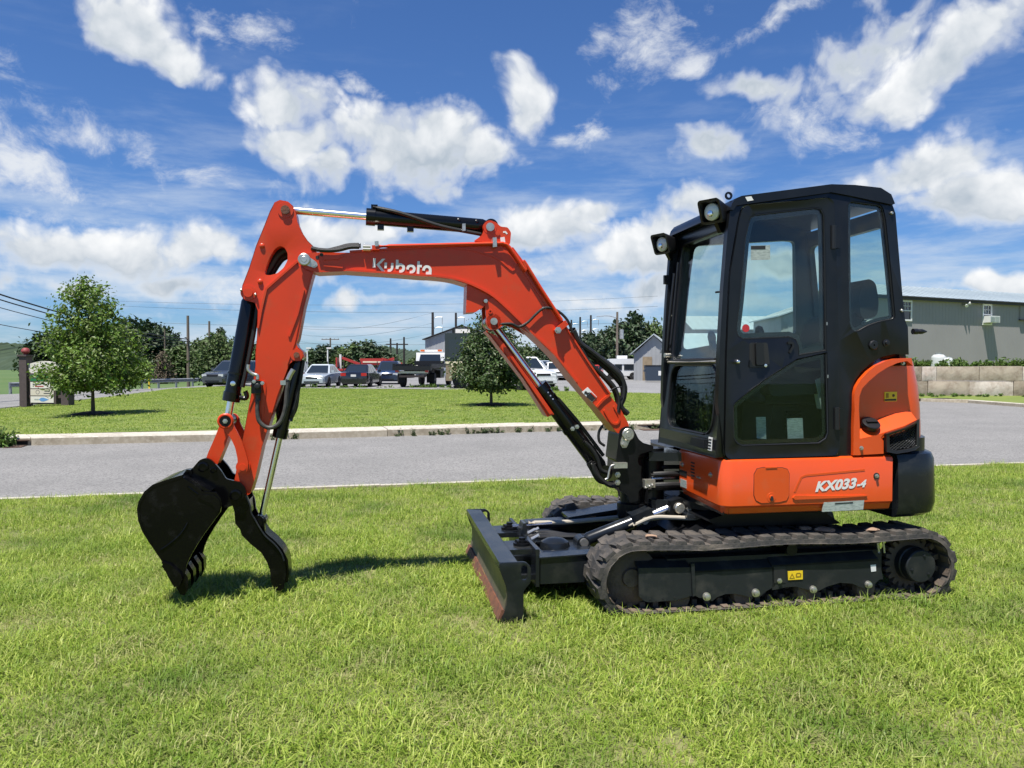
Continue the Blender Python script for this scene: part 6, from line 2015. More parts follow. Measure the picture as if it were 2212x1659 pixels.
for k in range(420):
    v = vs_[rb.randrange(len(vs_))].co
    leaf_quad(bm, v + Vector((rb.gauss(0, .04), rb.gauss(-.05, .05), rb.gauss(-.02, .04))), rb.uniform(.03, .05), (rb.gauss(0, .5), rb.gauss(-.5, .5), rb.gauss(.6, .4)), rb.uniform(0, 6.3), .5)
mat('bract', (.34, .36, .17), .6, trans=.3, island=.3)
finish('seed_bracts', bm, 'bract', LN)
bt3 = (dx(470, 55), 55.0)
make_tree('lot_edge_tree', 'bushy mid green tree at the lot edge beside the tall utility pole', (bt3[0], bt3[1], -.3), 3.95,
          [(.08, .7), (.25, 1.55), (.5, 1.8), (.75, 1.3), (1.0, .15)], .5, .09, 'leaf_mid', .14, 70, 60, 8, spread=.26)
for (c, nm) in ((lt, 'beneath the light green maple'), (rt_, 'beneath the dark green young tree')):
    bm = bmesh.new()
    z0 = island_z(*c)
    bmesh.ops.create_icosphere(bm, subdivisions=3, radius=1)
    for v in bm.verts:
        n_ = 1 + rnd.uniform(-.1, .1)
        v.co = Vector((c[0] + v.co.x * .52 * n_, c[1] + v.co.y * .52 * n_, z0 + .005 + max(-.2, v.co.z) * .09 * n_))
    o = finish('mulch_ring', bm, 'mulch')
    tag(o, 'round mound of dark mulch ' + nm, 'mulch')

# wood behind the main road and beyond the lot: three crowns shared by many trees
protoA = make_tree('broadleaf_tree', 'x', (0, 0, 0), 9.0, [(.10, 1.6), (.3, 3.2), (.55, 3.5), (.8, 2.5), (1.0, .4)], 1.6, .22, 'leaf_dark', .42, 90, 46, 21, spread=.55)
protoB = make_tree('broadleaf_tree', 'x', (0, 0, 0), 8.0, [(.06, 1.8), (.25, 3.0), (.5, 2.9), (.78, 2.2), (1.0, .3)], 1.2, .20, 'leaf_mid', .38, 90, 46, 22, spread=.5)
protoC = make_tree('conifer_tree', 'x', (0, 0, 0), 10.0, [(.05, 2.4), (.2, 2.2), (.5, 1.4), (.8, .65), (1.0, .08)], .8, .18, 'leaf_dark', .34, 110, 42, 23, droop=.9, spread=.34)
protoD = make_tree('bare_brown_tree', 'x', (0, 0, 0), 7.0, [(.05, 1.6), (.3, 2.0), (.6, 1.3), (1.0, .15)], .8, .14, 'leaf_dead', .20, 80, 26, 24, spread=.45)
WOOD_G = 'trees behind the main road'
LOT_G = 'trees beyond the car lot'
used_p = set()
def put_tree(proto, px, Y, top_y, gz, wscale, label, group):
    H = 1.36 + (790 - top_y) / 1650 * Y - gz
    base_h = {protoA: 9.0, protoB: 8.0, protoC: 10.0, protoD: 7.0}[proto]
    if proto in used_p:
        t = copy_tree(proto)
    else:
        used_p.add(proto)
        t = proto
    t.location = (dx(px, Y), Y, gz)
    k = H / base_h
    t.scale = (k * wscale, k * wscale, k)
    t.rotation_euler = (0, 0, rnd.uniform(0, 6.28))
    tag(t, label, None, group)
    t['category'] = 'tree'
    return t
for (pr, px, Y, ty, w) in ((protoA, 276, 118, 692, 1.1), (protoA, 318, 112, 700, 1.15), (protoA, 352, 120, 708, 1.1), (protoA, 240, 112, 716, 1.2), (protoA, 95, 118, 724, 1.3), (protoA, 130, 122, 718, 1.3), (protoA, 172, 118, 712, 1.2), (protoA, 205, 122, 705, 1.2)):
    lab = {276: 'tallest dark green tree rising beside the light green maple', 318: 'rounded dark green tree behind the brown half bare tree', 352: 'dark green tree standing at the thin utility pole', 95: 'dark green tree behind the ball finial of the sign'}.get(px, 'dark green tree half hidden behind the crown of the light green maple')
    put_tree(pr, px, Y, ty, -1.0, w, lab, WOOD_G)
for (pr, px, Y, ty, w) in ((protoB, 392, 100, 745, 1.2), (protoB, 428, 104, 740, 1.2), (protoB, 455, 108, 728, 1.2), (protoB, 300, 92, 770, 1.4), (protoB, 260, 90, 775, 1.4), (protoB, 505, 112, 735, 1.2), (protoB, 540, 115, 740, 1.2)):
    lab = {392: 'mid green tree between the brown tree and the tall bare pole', 428: 'mid green tree between the tall bare pole and the bushy lot edge tree', 455: 'mid green tree at the pole behind the bushy lot edge tree', 300: 'low mid green tree behind the guard rail, beside the brown half bare tree', 260: 'low mid green tree behind the guard rail, next to the maple crown'}.get(px, 'mid green tree mostly hidden behind the bucket cylinder')
    put_tree(pr, px, Y, ty, -1.0, w, lab, WOOD_G)
put_tree(protoC, 478, 105, 706, -1.0, .9, 'dark pointed conifer rising behind the bushy tree at the lot edge', WOOD_G)
put_tree(protoD, 352, 84, 760, -.8, 1.3, 'thin brown half bare tree behind the guard rail', WOOD_G)
for (pr, px, Y, ty, w) in ((protoB, 672, 140, 757, 1.5), (protoA, 700, 138, 748, 1.5), (protoA, 738, 140, 752, 1.6), (protoB, 765, 132, 742, 1.6), (protoA, 795, 130, 740, 1.5), (protoA, 822, 130, 752, 1.4), (protoB, 650, 140, 762, 1.5), (protoB, 850, 150, 770, 1.6), (protoB, 900, 150, 772, 1.6), (protoB, 940, 150, 772, 1.6)):
    lab = {650: 'dark tree next to the arm edge beyond the grey sport utility vehicle', 672: 'mid green tree behind the white lamp post nearest the arm', 700: 'dark tree behind the white lamp post above the silver sedan', 738: 'dark tree beyond the concrete barrier, beside the crossarm pole', 765: 'mid green tree below the small distant crossarm pole', 795: 'dark tree above the red equipment trailer and black sedan', 822: 'dark tree above the dark blue sport utility vehicle', 850: 'mid green tree behind the three legged transmission structure', 900: 'mid green tree behind the tow truck light bar', 940: 'mid green tree beside the grey barn wall'}[px]
    put_tree(pr, px, Y, ty, -.6, w, lab, LOT_G)
for (pr, px, Y, ty, w) in ((protoA, 1372, 100, 683, .95), (protoA, 1340, 104, 700, 1.0), (protoA, 1306, 108, 716, 1.1), (protoA, 1272, 112, 722, 1.1), (protoB, 1412, 100, 697, .9), (protoB, 1245, 116, 735, 1.2), (protoB, 1215, 118, 745, 1.2), (protoA, 1180, 120, 740, 1.2), (protoB, 1395, 92, 748, 1.1), (protoB, 1140, 120, 748, 1.2)):
    lab = {1140: 'mid green tree beyond the white pickup truck', 1180: 'dark tree beyond the pale silver pickup truck', 1215: 'mid green tree beyond the white van like car', 1245: 'mid green tree at the foot of the middle steel monopole', 1272: 'dark tree at the foot of the tallest steel monopole', 1306: 'dark tree between the tallest monopole and the transformer pole', 1340: 'dark tree directly behind the pole with the transformer', 1372: 'tallest dark tree between the transformer pole and the small shed', 1412: 'mid green tree above the roof of the small metal shed', 1395: 'low mid green tree beside the wall of the small metal shed'}[px]
    put_tree(pr, px, Y, ty, -.3, w, lab, 'trees behind the lot by the small shed')

# far wooded hills
def hill(name, pts, Y, depth, label):
    bm = bmesh.new()
    fr, tp, bk = [], [], []
    n = len(pts)
    rr = random.Random(n)
    fine = []
    for (a, ya), (b, yb) in zip(pts, pts[1:]):
        for i in range(40):
            f = i / 40
            fine.append((a + (b - a) * f, ya + (yb - ya) * f))
    rows = [[] for _ in range(5)]
    for (px, py) in fine:
        top = 1.36 + (790 - py) / 1650 * Y
        j = rr.uniform(-.09, .05) * top + rr.uniform(-.5, .5)
        for k, (f, dd) in enumerate(((-.2, 0), (.45, depth * .2), (.8, depth * .45), (1.0, depth * .6), (.2, depth))):
            rows[k].append(bm.verts.new((dx(px, Y), Y + dd - depth * .6, top * f + (j if 0 < k < 4 else 0) - (1 if k in (0, 4) else 0))))
    for a, b in zip(rows, rows[1:]):
        for i in range(len(a) - 1):
            bm.faces.new((a[i], a[i + 1], b[i + 1], b[i]))
    o = finish(name, bm, 'far_wood', sharp=3)
    o['kind'] = 'structure'
    return o
hill('wooded_hill', [(-700, 738), (-300, 730), (0, 741), (60, 746), (120, 752), (260, 760), (420, 765), (600, 770)], 420, 120, '')
hill('wooded_hill', [(560, 768), (650, 768), (720, 762), (760, 752), (830, 748), (880, 756), (940, 760), (1000, 764), (1100, 766), (1250, 764), (1400, 758), (1700, 752), (2300, 760), (2900, 752)], 520, 160, '')

# ---------------------------------------------------------------- weeds
def weed_patch(name, pts, label, m='weed', h=.25, n=9, seed=1, size=.05):
    r = random.Random(seed)
    bm = bmesh.new()
    for (x, y, z, hh) in pts:
        for k in range(n):
            a = r.uniform(0, 6.28)
            L_ = hh * r.uniform(.5, 1.1)
            tip = Vector((x + math.cos(a) * L_ * .5, y + math.sin(a) * L_ * .5, z + L_))
            for j in range(5):
                f = (j + 1) / 5
                c = Vector((x, y, z)).lerp(tip, f)
                leaf_quad(bm, c + Vector((r.gauss(0, .02), r.gauss(0, .02), 0)), size * r.uniform(.6, 1.3), (r.gauss(0, 1), r.gauss(-.3, 1), r.gauss(.6, .5)), r.uniform(0, 6.3), .45)
    o = finish(name, bm, m)
    o['kind'] = 'stuff'
    tag(o, label, 'weeds')
    return o
rw = random.Random(11)
pts = []
for i in range(240):
    s = rw.uniform(-.8, 14)
    p = wp_(s, rw.uniform(.5, 2.6), 1.30)
    pts.append((p.x, p.y, p.z, rw.uniform(.10, .36) * (1.8 if rw.random() < .08 else 1) * (.6 + .6 * math.sin(s * 1.3) ** 2)))
weed_patch('terrace_weeds', pts, 'leafy weeds growing along the top of the block wall', h=.4, seed=2, size=.10)
pts = []
for i in range(90):
    s = rw.uniform(-.5, 14)
    p = wp_(s, rw.uniform(-.7, -.1), .02)
    pts.append((p.x, p.y, p.z, rw.uniform(.05, .16)))
weed_patch('verge_grass', pts, 'rough grass at the foot of the block wall', seed=3, size=.06)
pts = []
kl = sorted(kline)
for i in range(60):
    px = rw.choice((rw.uniform(-11, 7), rw.uniform(-2.5, 4.5)))
    for (a, ya), (b, yb) in zip(kl, kl[1:]):
        if a <= px <= b:
            y = ya + (yb - ya) * (px - a) / (b - a)
            pts.append((px, y - rw.uniform(.0, .10), RZ, rw.uniform(.04, .16)))
weed_patch('gutter_weeds', pts, 'small weeds growing in the gutter along the far kerb', m='leaf_olive', seed=4, size=.035, n=6)
pts = [(dx(-4, 14.0) + rw.uniform(-.3, .3), 13.9 + rw.uniform(-.1, .1), RZ, rw.uniform(.2, .4)) for _ in range(12)]
weed_patch('drain_weeds', pts, 'clump of tall weeds beside the storm drain', seed=5, size=.06)
pts = []
for i in range(150):
    s = rw.uniform(.36, .78)
    p = island_point(s, rw.uniform(.985, 1.0))
    pts.append((p.x, p.y, p.z - .03, rw.uniform(.06, .30)))
weed_patch('lot_edge_weeds', pts, 'unmown weeds along the edge of the car lot', seed=6, size=.09, n=6)

# ---------------------------------------------------------------- sign by the main road
SG = empty('business_sign', (dx(56, 27.6), 27.6, 1.36 - 90 / 1650 * 27.6), R(-10), 'brown two post roadside sign with stacked pale tenant panels beside the maple', 'sign')
for (sx, h_, cap) in ((0, 2.12, True), (1.95, 1.05, False)):
    box('post', (sx, 0, h_ / 2 - .15), (.34, .34, h_ + .3), 'sign_brown', SG, .01)
pc = box('post_cap', (0, 0, 2.15), (.44, .44, .06), 'sign_brown', SG, .01)
lathe('finial', (0, 0, 2.18), (0, 0, 1), [(0, .08), (.03, .07), (.06, .12), (.14, .165), (.22, .15), (.28, .09), (.30, 0)], 'sign_red', SG, 18)
pc = box('post_cap', (1.95, 0, 1.08), (.44, .44, .06), 'sign_brown', SG, .01)
prism('head_panel', [(.18, 1.42), (.18, 1.80)] + [(.18 + 1.42 * i / 8, 1.80 + .12 * math.sin(math.pi * i / 8)) for i in range(1, 8)] + [(1.60, 1.80), (1.60, 1.42)], -.06, .06, 'sign_panel', SG, .004)
text('lettering', 'B', .18, Matrix.Translation((.48, -.064, 1.72)) @ Matrix.Rotation(R(90), 4, 'X'), 'sign_ink', SG)
box('sign_cabinet', (.92, 0, .78), (1.22, .30, 1.26), 'sign_brown', SG, .01)
cols = ('sign_panel', 'sign_cream', 'sign_panel', 'sign_green')
for k in range(4):
    zc = .34 + k * .295
    pn = box('tenant_panel', (.90, -.158, zc), (1.08, .03, .26), cols[k], SG, .004)
    if k == 0:
        prism('blue_mark', [(.75, zc), (.86, zc + .075), (.98, zc + .08), (1.22, zc), (.98, zc - .08), (.86, zc - .075)], -.1765, -.1735, 'sign_blue', pn, 0)
        box('print_line', (.64, -.1745, zc), (.20, .003, .05), 'label_grey', pn, 0)
    elif k == 1:
        lathe('oval_mark', (.70, -.1735, zc + .01), (0, -1, 0), [(0, .09), (.002, .09), (.002, .075), (0, .075), (0, .09)], 'sign_ink', pn, 20)
        box('print_line', (1.15, -.1745, zc + .05), (.26, .003, .035), 'sign_ink', pn, 0)
        box('print_line', (1.15, -.1745, zc - .04), (.34, .003, .035), 'sign_ink', pn, 0)
    elif k == 2:
        for (xx, zz, ww, mm) in ((.52, .03, .10, 'sign_ink'), (.74, .035, .26, 'sign_ink'), (.78, -.05, .40, 'sign_inkred'), (1.05, .035, .2, 'sign_ink')):
            box('print_line', (xx, -.1745, zc + zz), (ww, .003, .045), mm, pn, 0)
    else:
        box('print_line', (.90, -.1745, zc), (.92, .003, .04), 'sign_ink', pn, 0)
for zz in (.46, 1.16):
    box('cross_rail', (.22, 0, zz), (.20, .12, .12), 'sign_brown', SG, .004)
    box('cross_rail', (1.66, 0, zz - .0 if zz < 1 else .9), (.28, .12, .12), 'sign_brown', SG, .004)

SG.scale = (.87, .87, .87)

# ---------------------------------------------------------------- guard rail along the main road
GR = empty('guard_rail', (0, 0, 0), 0, 'galvanised steel guard rail running along the far side of the main road', 'guard rail')
line = [Vector((x, y + .9, -.45)) for (x, y) in hw_far[2:]]
railp = [p + Vector((0, 0, .58)) for p in line]
bm = bmesh.new()
for a, b in zip(railp, railp[1:]):
    d = (b - a).normalized()
    n = Vector((d.y, -d.x, 0))
    if n.y > 0:
        n = -n
    prof = [(.0, .16), (.07, .11), (.07, .05), (.0, .0), (.07, -.05), (.07, -.11), (.0, -.16), (-.02, -.16), (-.02, .16)]
    A_ = [bm.verts.new(a + n * w + Vector((0, 0, z))) for (w, z) in prof]
    B_ = [bm.verts.new(b + n * w + Vector((0, 0, z))) for (w, z) in prof]
    for i in range(len(prof)):
        j = (i + 1) % len(prof)
        bm.faces.new((A_[i], A_[j], B_[j], B_[i]))
finish('rail_beam', bm, 'galvanised', GR)
bm = bmesh.new()
add_box(bm, (0, 0, .0), (.12, .16, .80))
pm = finish('post', bm, 'galvanised', GR)
first = True
for a, b in zip(line, line[1:]):
    n = max(1, int((b - a).length / 1.9))
    for i in range(n):
        p = a.lerp(b, i / n)
        o = pm if first else bpy.data.objects.new('post', pm.data)
        if not first:
            col.objects.link(o)
            o.parent = GR
        first = False
        o.location = p + Vector((0, .1, .34))
for (px, Y, m_) in ((580 * .248 + 0, 56, 'label_yellow'),):
    pass
mk = empty('delineator_post', (dx(322, 60), 60, -.45), 0, 'short yellow road marker behind the guard rail', 'marker post')
box('stake', (0, 0, .5), (.10, .03, 1.0), 'label_yellow', mk, .004)
box('reflector', (0, -.02, .9), (.09, .012, .12), 'label_white', mk, .002)

# ---------------------------------------------------------------- poles and wires
def pole(px, Y, top_y, gz, r, m, label, arms=(), group=None, name='utility_pole', bot_y=None):
    H = 1.36 + (790 - top_y) / 1650 * Y - gz
    t = empty(name, (dx(px, Y), Y, gz), 0, label, 'pole', group)
    cyl('shaft', (0, 0, -.3), (0, 0, H), r, m, t, r * .72, 10, 0)
    for (dz_, half, yaw) in arms:
        a = box('crossarm', (0, 0, H - dz_), (half * 2, .12, .14), m, t, .01, Matrix.Rotation(yaw, 3, 'Z'))
        for s_ in (-1, -.5, .5, 1):
            lathe('insulator', Matrix.Rotation(yaw, 3, 'Z') @ Vector((s_ * half * .92, 0, 0)) + Vector((0, 0, H - dz_ + .06)), (0, 0, 1), [(0, .04), (.05, .07), (.10, .05), (.16, .06), (.18, 0)], 'galvanised', a, 8)
    return t
pole(407, 70, 682, -.5, .16, 'wood_pole', 'tall bare wooden utility pole rising in front of the guard rail')
pole(453, 95, 694, -.8, .17, 'wood_pole', 'wooden utility pole rising behind the bushy tree at the lot edge')
pole(357, 110, 712, -1, .14, 'wood_pole', 'thin utility pole standing among the dark trees behind the road')
pole(714, 150, 730, -.6, .20, 'wood_pole', 'wooden utility pole with one crossarm beyond the silver car', ((.3, 1.7, .1),))
pole(772, 210, 738, -.6, .20, 'wood_pole', 'small distant utility pole with crossarm above the dark trees', ((.3, 1.7, .1),))
hf = empty('h_frame_pylon', (dx(858, 140), 140, -.4), 0, 'dark three legged transmission structure with a crossarm beyond the tow truck', 'pylon')
for (px, ty) in ((844, 731), (858, 741), (873, 728)):
    cyl('leg', (dx(px, 140) - dx(858, 140), 0, -.3), (dx(px, 140) - dx(858, 140), 0, 1.76 + (790 - ty) / 1650 * 140), .22, 'dark_steel', hf, .16, 10, 0)
box('crossarm', (0, 0, 1.76 + (790 - 744) / 1650 * 140), (4.0, .2, .22), 'dark_steel', hf, .01)
for (px, Y, ty, lab) in ((935, 120, 675, 'dark steel monopole rising beside the grey barn behind the tow truck'), (985, 135, 676, 'dark steel monopole rising behind the motorhome'), (1234, 170, 691, 'shortest dark steel monopole above the boom hoses'), (1253, 160, 685, 'middle dark steel monopole above the boom hoses'), (1276, 150, 681, 'tallest dark steel monopole above the boom hoses')):
    t = pole(px, Y, ty, -.4, .26, 'dark_steel', lab, name='steel_monopole')
    Hh = 1.36 + (790 - ty) / 1650 * Y + .4
    for k in range(3):
        z = Hh * (.93 - .16 * k)
        tube('davit_arm', [(0, 0, z - .3), (.8, 0, z), (1.5, 0, z - .05)], .05, 'galvanised', t, 5, 2)
        tube('insulator_string', [(1.5, 0, z - .05), (1.5, 0, z - 1.2)], .05, 'galvanised', t, 5, 0)
wpole = pole(1333, 78, 674, -.2, .15, 'wood_pole', 'wooden utility pole with a transformer behind the white camper van')
lathe('transformer', (.45, 0, 4.3), (0, 0, 1), [(0, .22), (.9, .22), (.95, .1), (.96, 0)], 'galvanised', wpole, 14)
tube('lamp_arm', [(0, 0, 6.4), (-1.0, -.5, 6.6), (-2.2, -1.0, 6.5)], .04, 'galvanised', wpole)
for (px, lab) in ((664, 'white lot lamp post beside the grey sport utility vehicle'), (708, 'white lot lamp post behind the silver car')):
    t = pole(px, 80, 752, -.2, .09, 'trim_white', lab, name='lamp_post')
    Hh = 1.36 + (790 - 752) / 1650 * 80 + .2
    box('lamp_head', (.16, 0, Hh), (.5, .2, .14), 'trim_white', t, .03)

def wire(p0, p1, sag, r, label, group='overhead wires'):
    p0, p1 = Vector(p0), Vector(p1)
    pts = [p0.lerp(p1, i / 10) - Vector((0, 0, sag * 4 * (i / 10) * (1 - i / 10))) for i in range(11)]
    o = tube('overhead_wire', pts, r, 'wire', None, 5, 0)
    tag(o, label, 'wire', group)
    return o
PT = Vector((dx(407, 70), 70, 1.36 + (790 - 741) / 1650 * 70))
LW = 'black overhead wire crossing the sky left of the maple to the tall bare pole'
for (y_, r_, dzz, LW) in ((604, .045, .9, 'thick black overhead wire, topmost of those entering the maple crown'), (618, .035, .55, 'black overhead wire just below the thick topmost one at the maple'), (640, .022, .2, 'thin overhead wire third below the thick one at the maple'), (690, .02, 0, 'lowest thin overhead wire running above the sign to the tall bare pole')):
    wire((dx(-160, 34), 34, 1.36 + (790 - y_ + 22) / 1650 * 34), PT + Vector((0, 0, dzz * .6 - .2)), .5, r_, LW, 'roadside overhead wires')
for (ya, yb, r_) in ((660, 662, .025), (693, 694, .022), (728, 733, .02), (650, 640, .02)):
    wire((dx(230, 130), 130, 1.36 + (790 - ya) / 1650 * 130), (dx(1420, 150), 150, 1.36 + (790 - yb) / 1650 * 150), 1.2, r_, 'thin grey transmission wire crossing the sky under the boom', 'transmission wires')
for (ya, yb) in ((668, 700), (690, 712), (712, 726)):
    wire((dx(935, 120), 120, 1.36 + (790 - ya - 8) / 1650 * 120), (dx(600, 190), 190, 1.36 + (790 - yb) / 1650 * 190), 2.0, .02, 'thin grey transmission wire crossing the sky under the boom', 'transmission wires')
for (ya, yb) in ((690, 700), (706, 716)):
    wire((dx(1276, 150), 150, 1.36 + (790 - ya) / 1650 * 150), (dx(1000, 200), 200, 1.36 + (790 - yb) / 1650 * 200), 1.6, .02, 'thin grey transmission wire crossing the sky between the steel monopoles', 'monopole wires')
wire(PT + Vector((0, 0, .2)), (dx(470, 95), 95, 1.36 + (790 - 752) / 1650 * 95), .3, .03, 'short black wire running from the tall bare pole to the pole behind it')

# ---------------------------------------------------------------- vehicles
def wheel(parent, c, r, w, side):
    t = lathe('tyre', c, (0, side, 0), [(-w / 2, r * .7), (-w / 2, r * .93), (-w / 2 + .03, r), (w / 2 - .03, r), (w / 2, r * .93), (w / 2, r * .66)], 'tyre', parent, 24)
    lathe('rim', (c[0], c[1] + side * (w / 2 - .01), c[2]), (0, side, 0), [(-.02, r * .66), (0, r * .66), (.01, r * .58), (-.03, r * .5), (-.02, r * .2), (.01, r * .15), (.012, 0)], 'rim', t, 18)

def quadp(name, pts, m, parent, off=.012):
    """a thin panel lying just outside a body face"""
    p = [Vector(q) for q in pts]
    n = (p[1] - p[0]).cross(p[2] - p[0]).normalized()
    bm = bmesh.new()
    a = [bm.verts.new(q + n * off) for q in p]
    b = [bm.verts.new(q - n * off) for q in p]
    bm.faces.new(a)
    bm.faces.new(b[::-1])
    for i in range(len(p)):
        j = (i + 1) % len(p)
        bm.faces.new((a[i], b[i], b[j], a[j]))
    return finish(name, bm, m, parent)

def car(name, label, loc, rz, paint, kind='sedan', group=None):
    """x forward, wheels on z = 0"""
    S = {'sedan': dict(L=4.60, W=1.78, belt=.93, hood=.86, roof=1.44, clear=.22, nose=.62, tail=.98, base=(-1.80, 1.05), top=(-1.00, .22), wb=(-1.30, 1.38), r=.32),
         'suv': dict(L=4.65, W=1.84, belt=1.08, hood=1.02, roof=1.70, clear=.26, nose=.75, tail=1.08, base=(-2.20, 1.15), top=(-2.0, .35), wb=(-1.32, 1.38), r=.36),
         'pickup': dict(L=5.6, W=1.98, belt=1.22, hood=1.18, roof=1.86, clear=.36, nose=.9, tail=1.25, base=(-.90, 1.25), top=(-.70, .55), wb=(-1.75, 1.75), r=.40)}[kind]
    t = empty(name, loc, rz, label, 'truck' if kind == 'pickup' else 'car', group)
    h = S['L'] / 2
    w = S['W'] / 2
    st = [(-h, S['clear'] + .12, S['tail'] - .20, w * .84), (-h + .06, S['clear'], S['tail'] - .04, w * .93), (-h + .25, S['clear'], S['tail'], w * .985), (S['base'][0], S['clear'] - .02, S['belt'] + .02, w), (0, S['clear'] - .03, S['belt'], w), (S['base'][1], S['clear'] - .02, S['hood'] + .03, w), (h - .5, S['clear'], S['hood'] - .06, w * .97), (h - .12, S['clear'], S['nose'] + .10, w * .90), (h, S['clear'] + .10, S['nose'] - .06, w * .78)]
    bm = bmesh.new()
    rows = []
    for (x, zb, zt, ww) in st:
        zm = zb + (zt - zb) * .55
        prof = [(-ww * .92, zb), (-ww, zb + .10), (-ww * 1.0, zm), (-ww * .97, zt - .06), (-ww * .86, zt), (0, zt + .025), (ww * .86, zt), (ww * .97, zt - .06), (ww, zm), (ww, zb + .10), (ww * .92, zb)]
        rows.append([bm.verts.new((x, y, z)) for (y, z) in prof])
    for a, b in zip(rows, rows[1:]):
        for i in range(len(a)):
            j = (i + 1) % len(a)
            bm.faces.new((a[i], a[j], b[j], b[i]))
    bm.faces.new(rows[0])
    bm.faces.new(rows[-1][::-1])
    finish('body', bm, paint, t, .5)
    b0, b1 = S['base']
    t0, t1 = S['top']
    wb_, wt_ = w * .93, w * .70
    zb, zr = S['belt'] - .02, S['roof']
    bm = bmesh.new()
    C = {}
    for (k, x, ww, z) in (('a', b0, wb_, zb), ('b', b1, wb_, zb - (S['belt'] - S['hood'])), ('c', t0, wt_, zr - .03), ('d', t1, wt_, zr - .03)):
        C[k] = (Vector((x, -ww, z)), Vector((x, ww, z)))
    ring0 = [C['a'][0], C['b'][0], C['b'][1], C['a'][1]]
    ring1 = [C['c'][0], C['d'][0], C['d'][1], C['c'][1]]
    v0 = [bm.verts.new(p) for p in ring0]
    v1 = [bm.verts.new(p) for p in ring1]
    v2 = [bm.verts.new(Vector((p.x * .92 + (t0 + t1) / 2 * .08, p.y * .85, zr + .02))) for p in ring1]
    for A_, B_ in ((v0, v1), (v1, v2)):
        for i in range(4):
            j = (i + 1) % 4
            bm.faces.new((A_[i], A_[j], B_[j], B_[i]))
    bm.faces.new(v2)
    bm.faces.new(v0[::-1])
    bevel(bm, .03, 2, .3)
    finish('cabin', bm, paint, t, .5)
    def lerpq(p00, p10, p11, p01, m=.08, mz=.12):
        f = lambda u, v: (p00.lerp(p10, u)).lerp(p01.lerp(p11, u), v)
        return [f(m, mz), f(1 - m, mz), f(1 - m, 1 - mz), f(m, 1 - mz)]
    quadp('windscreen', lerpq(C['b'][0], C['b'][1], C['d'][1], C['d'][0], .07, .06), 'auto_glass', t, .014)
    quadp('rear_window', lerpq(C['a'][1], C['a'][0], C['c'][0], C['c'][1], .09, .12), 'auto_glass', t, .014)
    for s_ in (0, 1):
        A_, B_, Cc, D_ = C['a'][s_], C['b'][s_], C['c'][s_], C['d'][s_]
        fb = lambda u: A_.lerp(B_, u)
        ft = lambda u: Cc.lerp(D_, u)
        for (u0, u1) in ((.09, .30), (.33, .60), (.63, .93)) if kind != 'pickup' else ((.10, .45), (.50, .92)):
            q = [fb(u0).lerp(ft(u0), .12), fb(u1).lerp(ft(u1), .12), fb(u1).lerp(ft(u1), .86), fb(u0).lerp(ft(u0), .86)]
            if s_ == 1:
                q = q[::-1]
            quadp('side_window', q, 'auto_glass', t, .013)
        y = (w + .0) * (-1 if s_ == 0 else 1)
        sg = -1 if s_ == 0 else 1
        for x in S['wb']:
            lathe('wheel_arch', (x, y - sg * .02, S['r']), (0, sg, 0), [(0, S['r'] * 1.14), (.025, S['r'] * 1.14), (.026, 0)], 'tyre', t, 24)
            wheel(t, (x, y - sg * .08, S['r']), S['r'], .21, sg)
        mir = box('mirror', (b1 - .32, sg * (w + .08), S['belt'] + .08), (.12, .20, .14), paint, t, .03)
        box('head_lamp', (h - .10, sg * w * .66, S['nose'] + .0), (.16, .34, .15), 'head_lamp', t, .03)
        box('tail_lamp', (-h + .05, sg * w * .74, S['tail'] - .17), (.12, .34, .19), 'tail_red', t, .03)
        box('door_handle', (-.1, sg * (w + .004), S['belt'] - .10), (.16, .02, .03), paint, t, .004)
    box('grille', (h - .035, 0, S['nose'] - .02), (.09, S['W'] * .42, .12), 'plastic_black', t, .02)
    box('front_bumper', (h - .03, 0, S['clear'] + .16), (.12, S['W'] * .80, .20), paint, t, .04)
    box('lower_intake', (h + .02, 0, S['clear'] + .12), (.05, S['W'] * .55, .09), 'plastic_black', t, .01)
    box('rear_bumper', (-h + .03, 0, S['clear'] + .18), (.13, S['W'] * .82, .22), paint, t, .04)
    box('number_plate', (-h - .015, 0, S['tail'] - .24), (.03, .34, .14), 'plate_white', t, .003)
    box('chassis', (0, 0, S['clear'] + .02), (S['L'] * .86, S['W'] * .8, .12), 'tyre', t, .01)
    return t

CG = 'vehicles parked in the lot behind the grass island'
cz = -.005
car('parked_sedan', 'silver white sedan facing the road under the boom', (dx(694, 50.5), 50.5, cz), R(-90 - 1), 'car_silver', 'sedan', CG)
car('parked_sedan', 'black sedan seen from behind with red tail lamps', (dx(783, 50.6), 50.6, cz), R(90 - 3), 'car_black', 'sedan', CG)
car('parked_suv', 'dark blue sport utility vehicle behind the black sedan', (dx(842, 58), 58, cz), R(-90 + 4), 'car_blue', 'suv', CG)
car('parked_suv', 'dark grey sport utility vehicle behind the bucket cylinder, beside the bushy tree', (dx(505, 51), 51, cz), R(-90 - 14), 'car_grey', 'suv', CG)
car('parked_suv', 'grey sport utility vehicle hidden behind the arm beside the silver sedan', (dx(628, 55), 55, cz), R(-90 + 3), 'car_grey', 'suv', CG)
car('parked_pickup', 'white pickup truck behind the dark green young tree', (dx(1128, 44), 44, cz), R(-90 + 24), 'car_white', 'pickup', CG)
car('parked_pickup', 'pale silver pickup truck far back between the boom and its cylinder', (dx(1168, 74), 74, cz), R(-90 + 55), 'car_silver', 'pickup', CG)
car('parked_suv', 'white van like car facing forward far back under the boom', (dx(1196, 73), 73, cz), R(-90 + 8), 'car_white', 'suv', CG)
car('parked_sedan', 'dark red sedan far back behind the hose bundle', (dx(1300, 84), 84, cz), R(20), 'machine_red', 'sedan', CG)

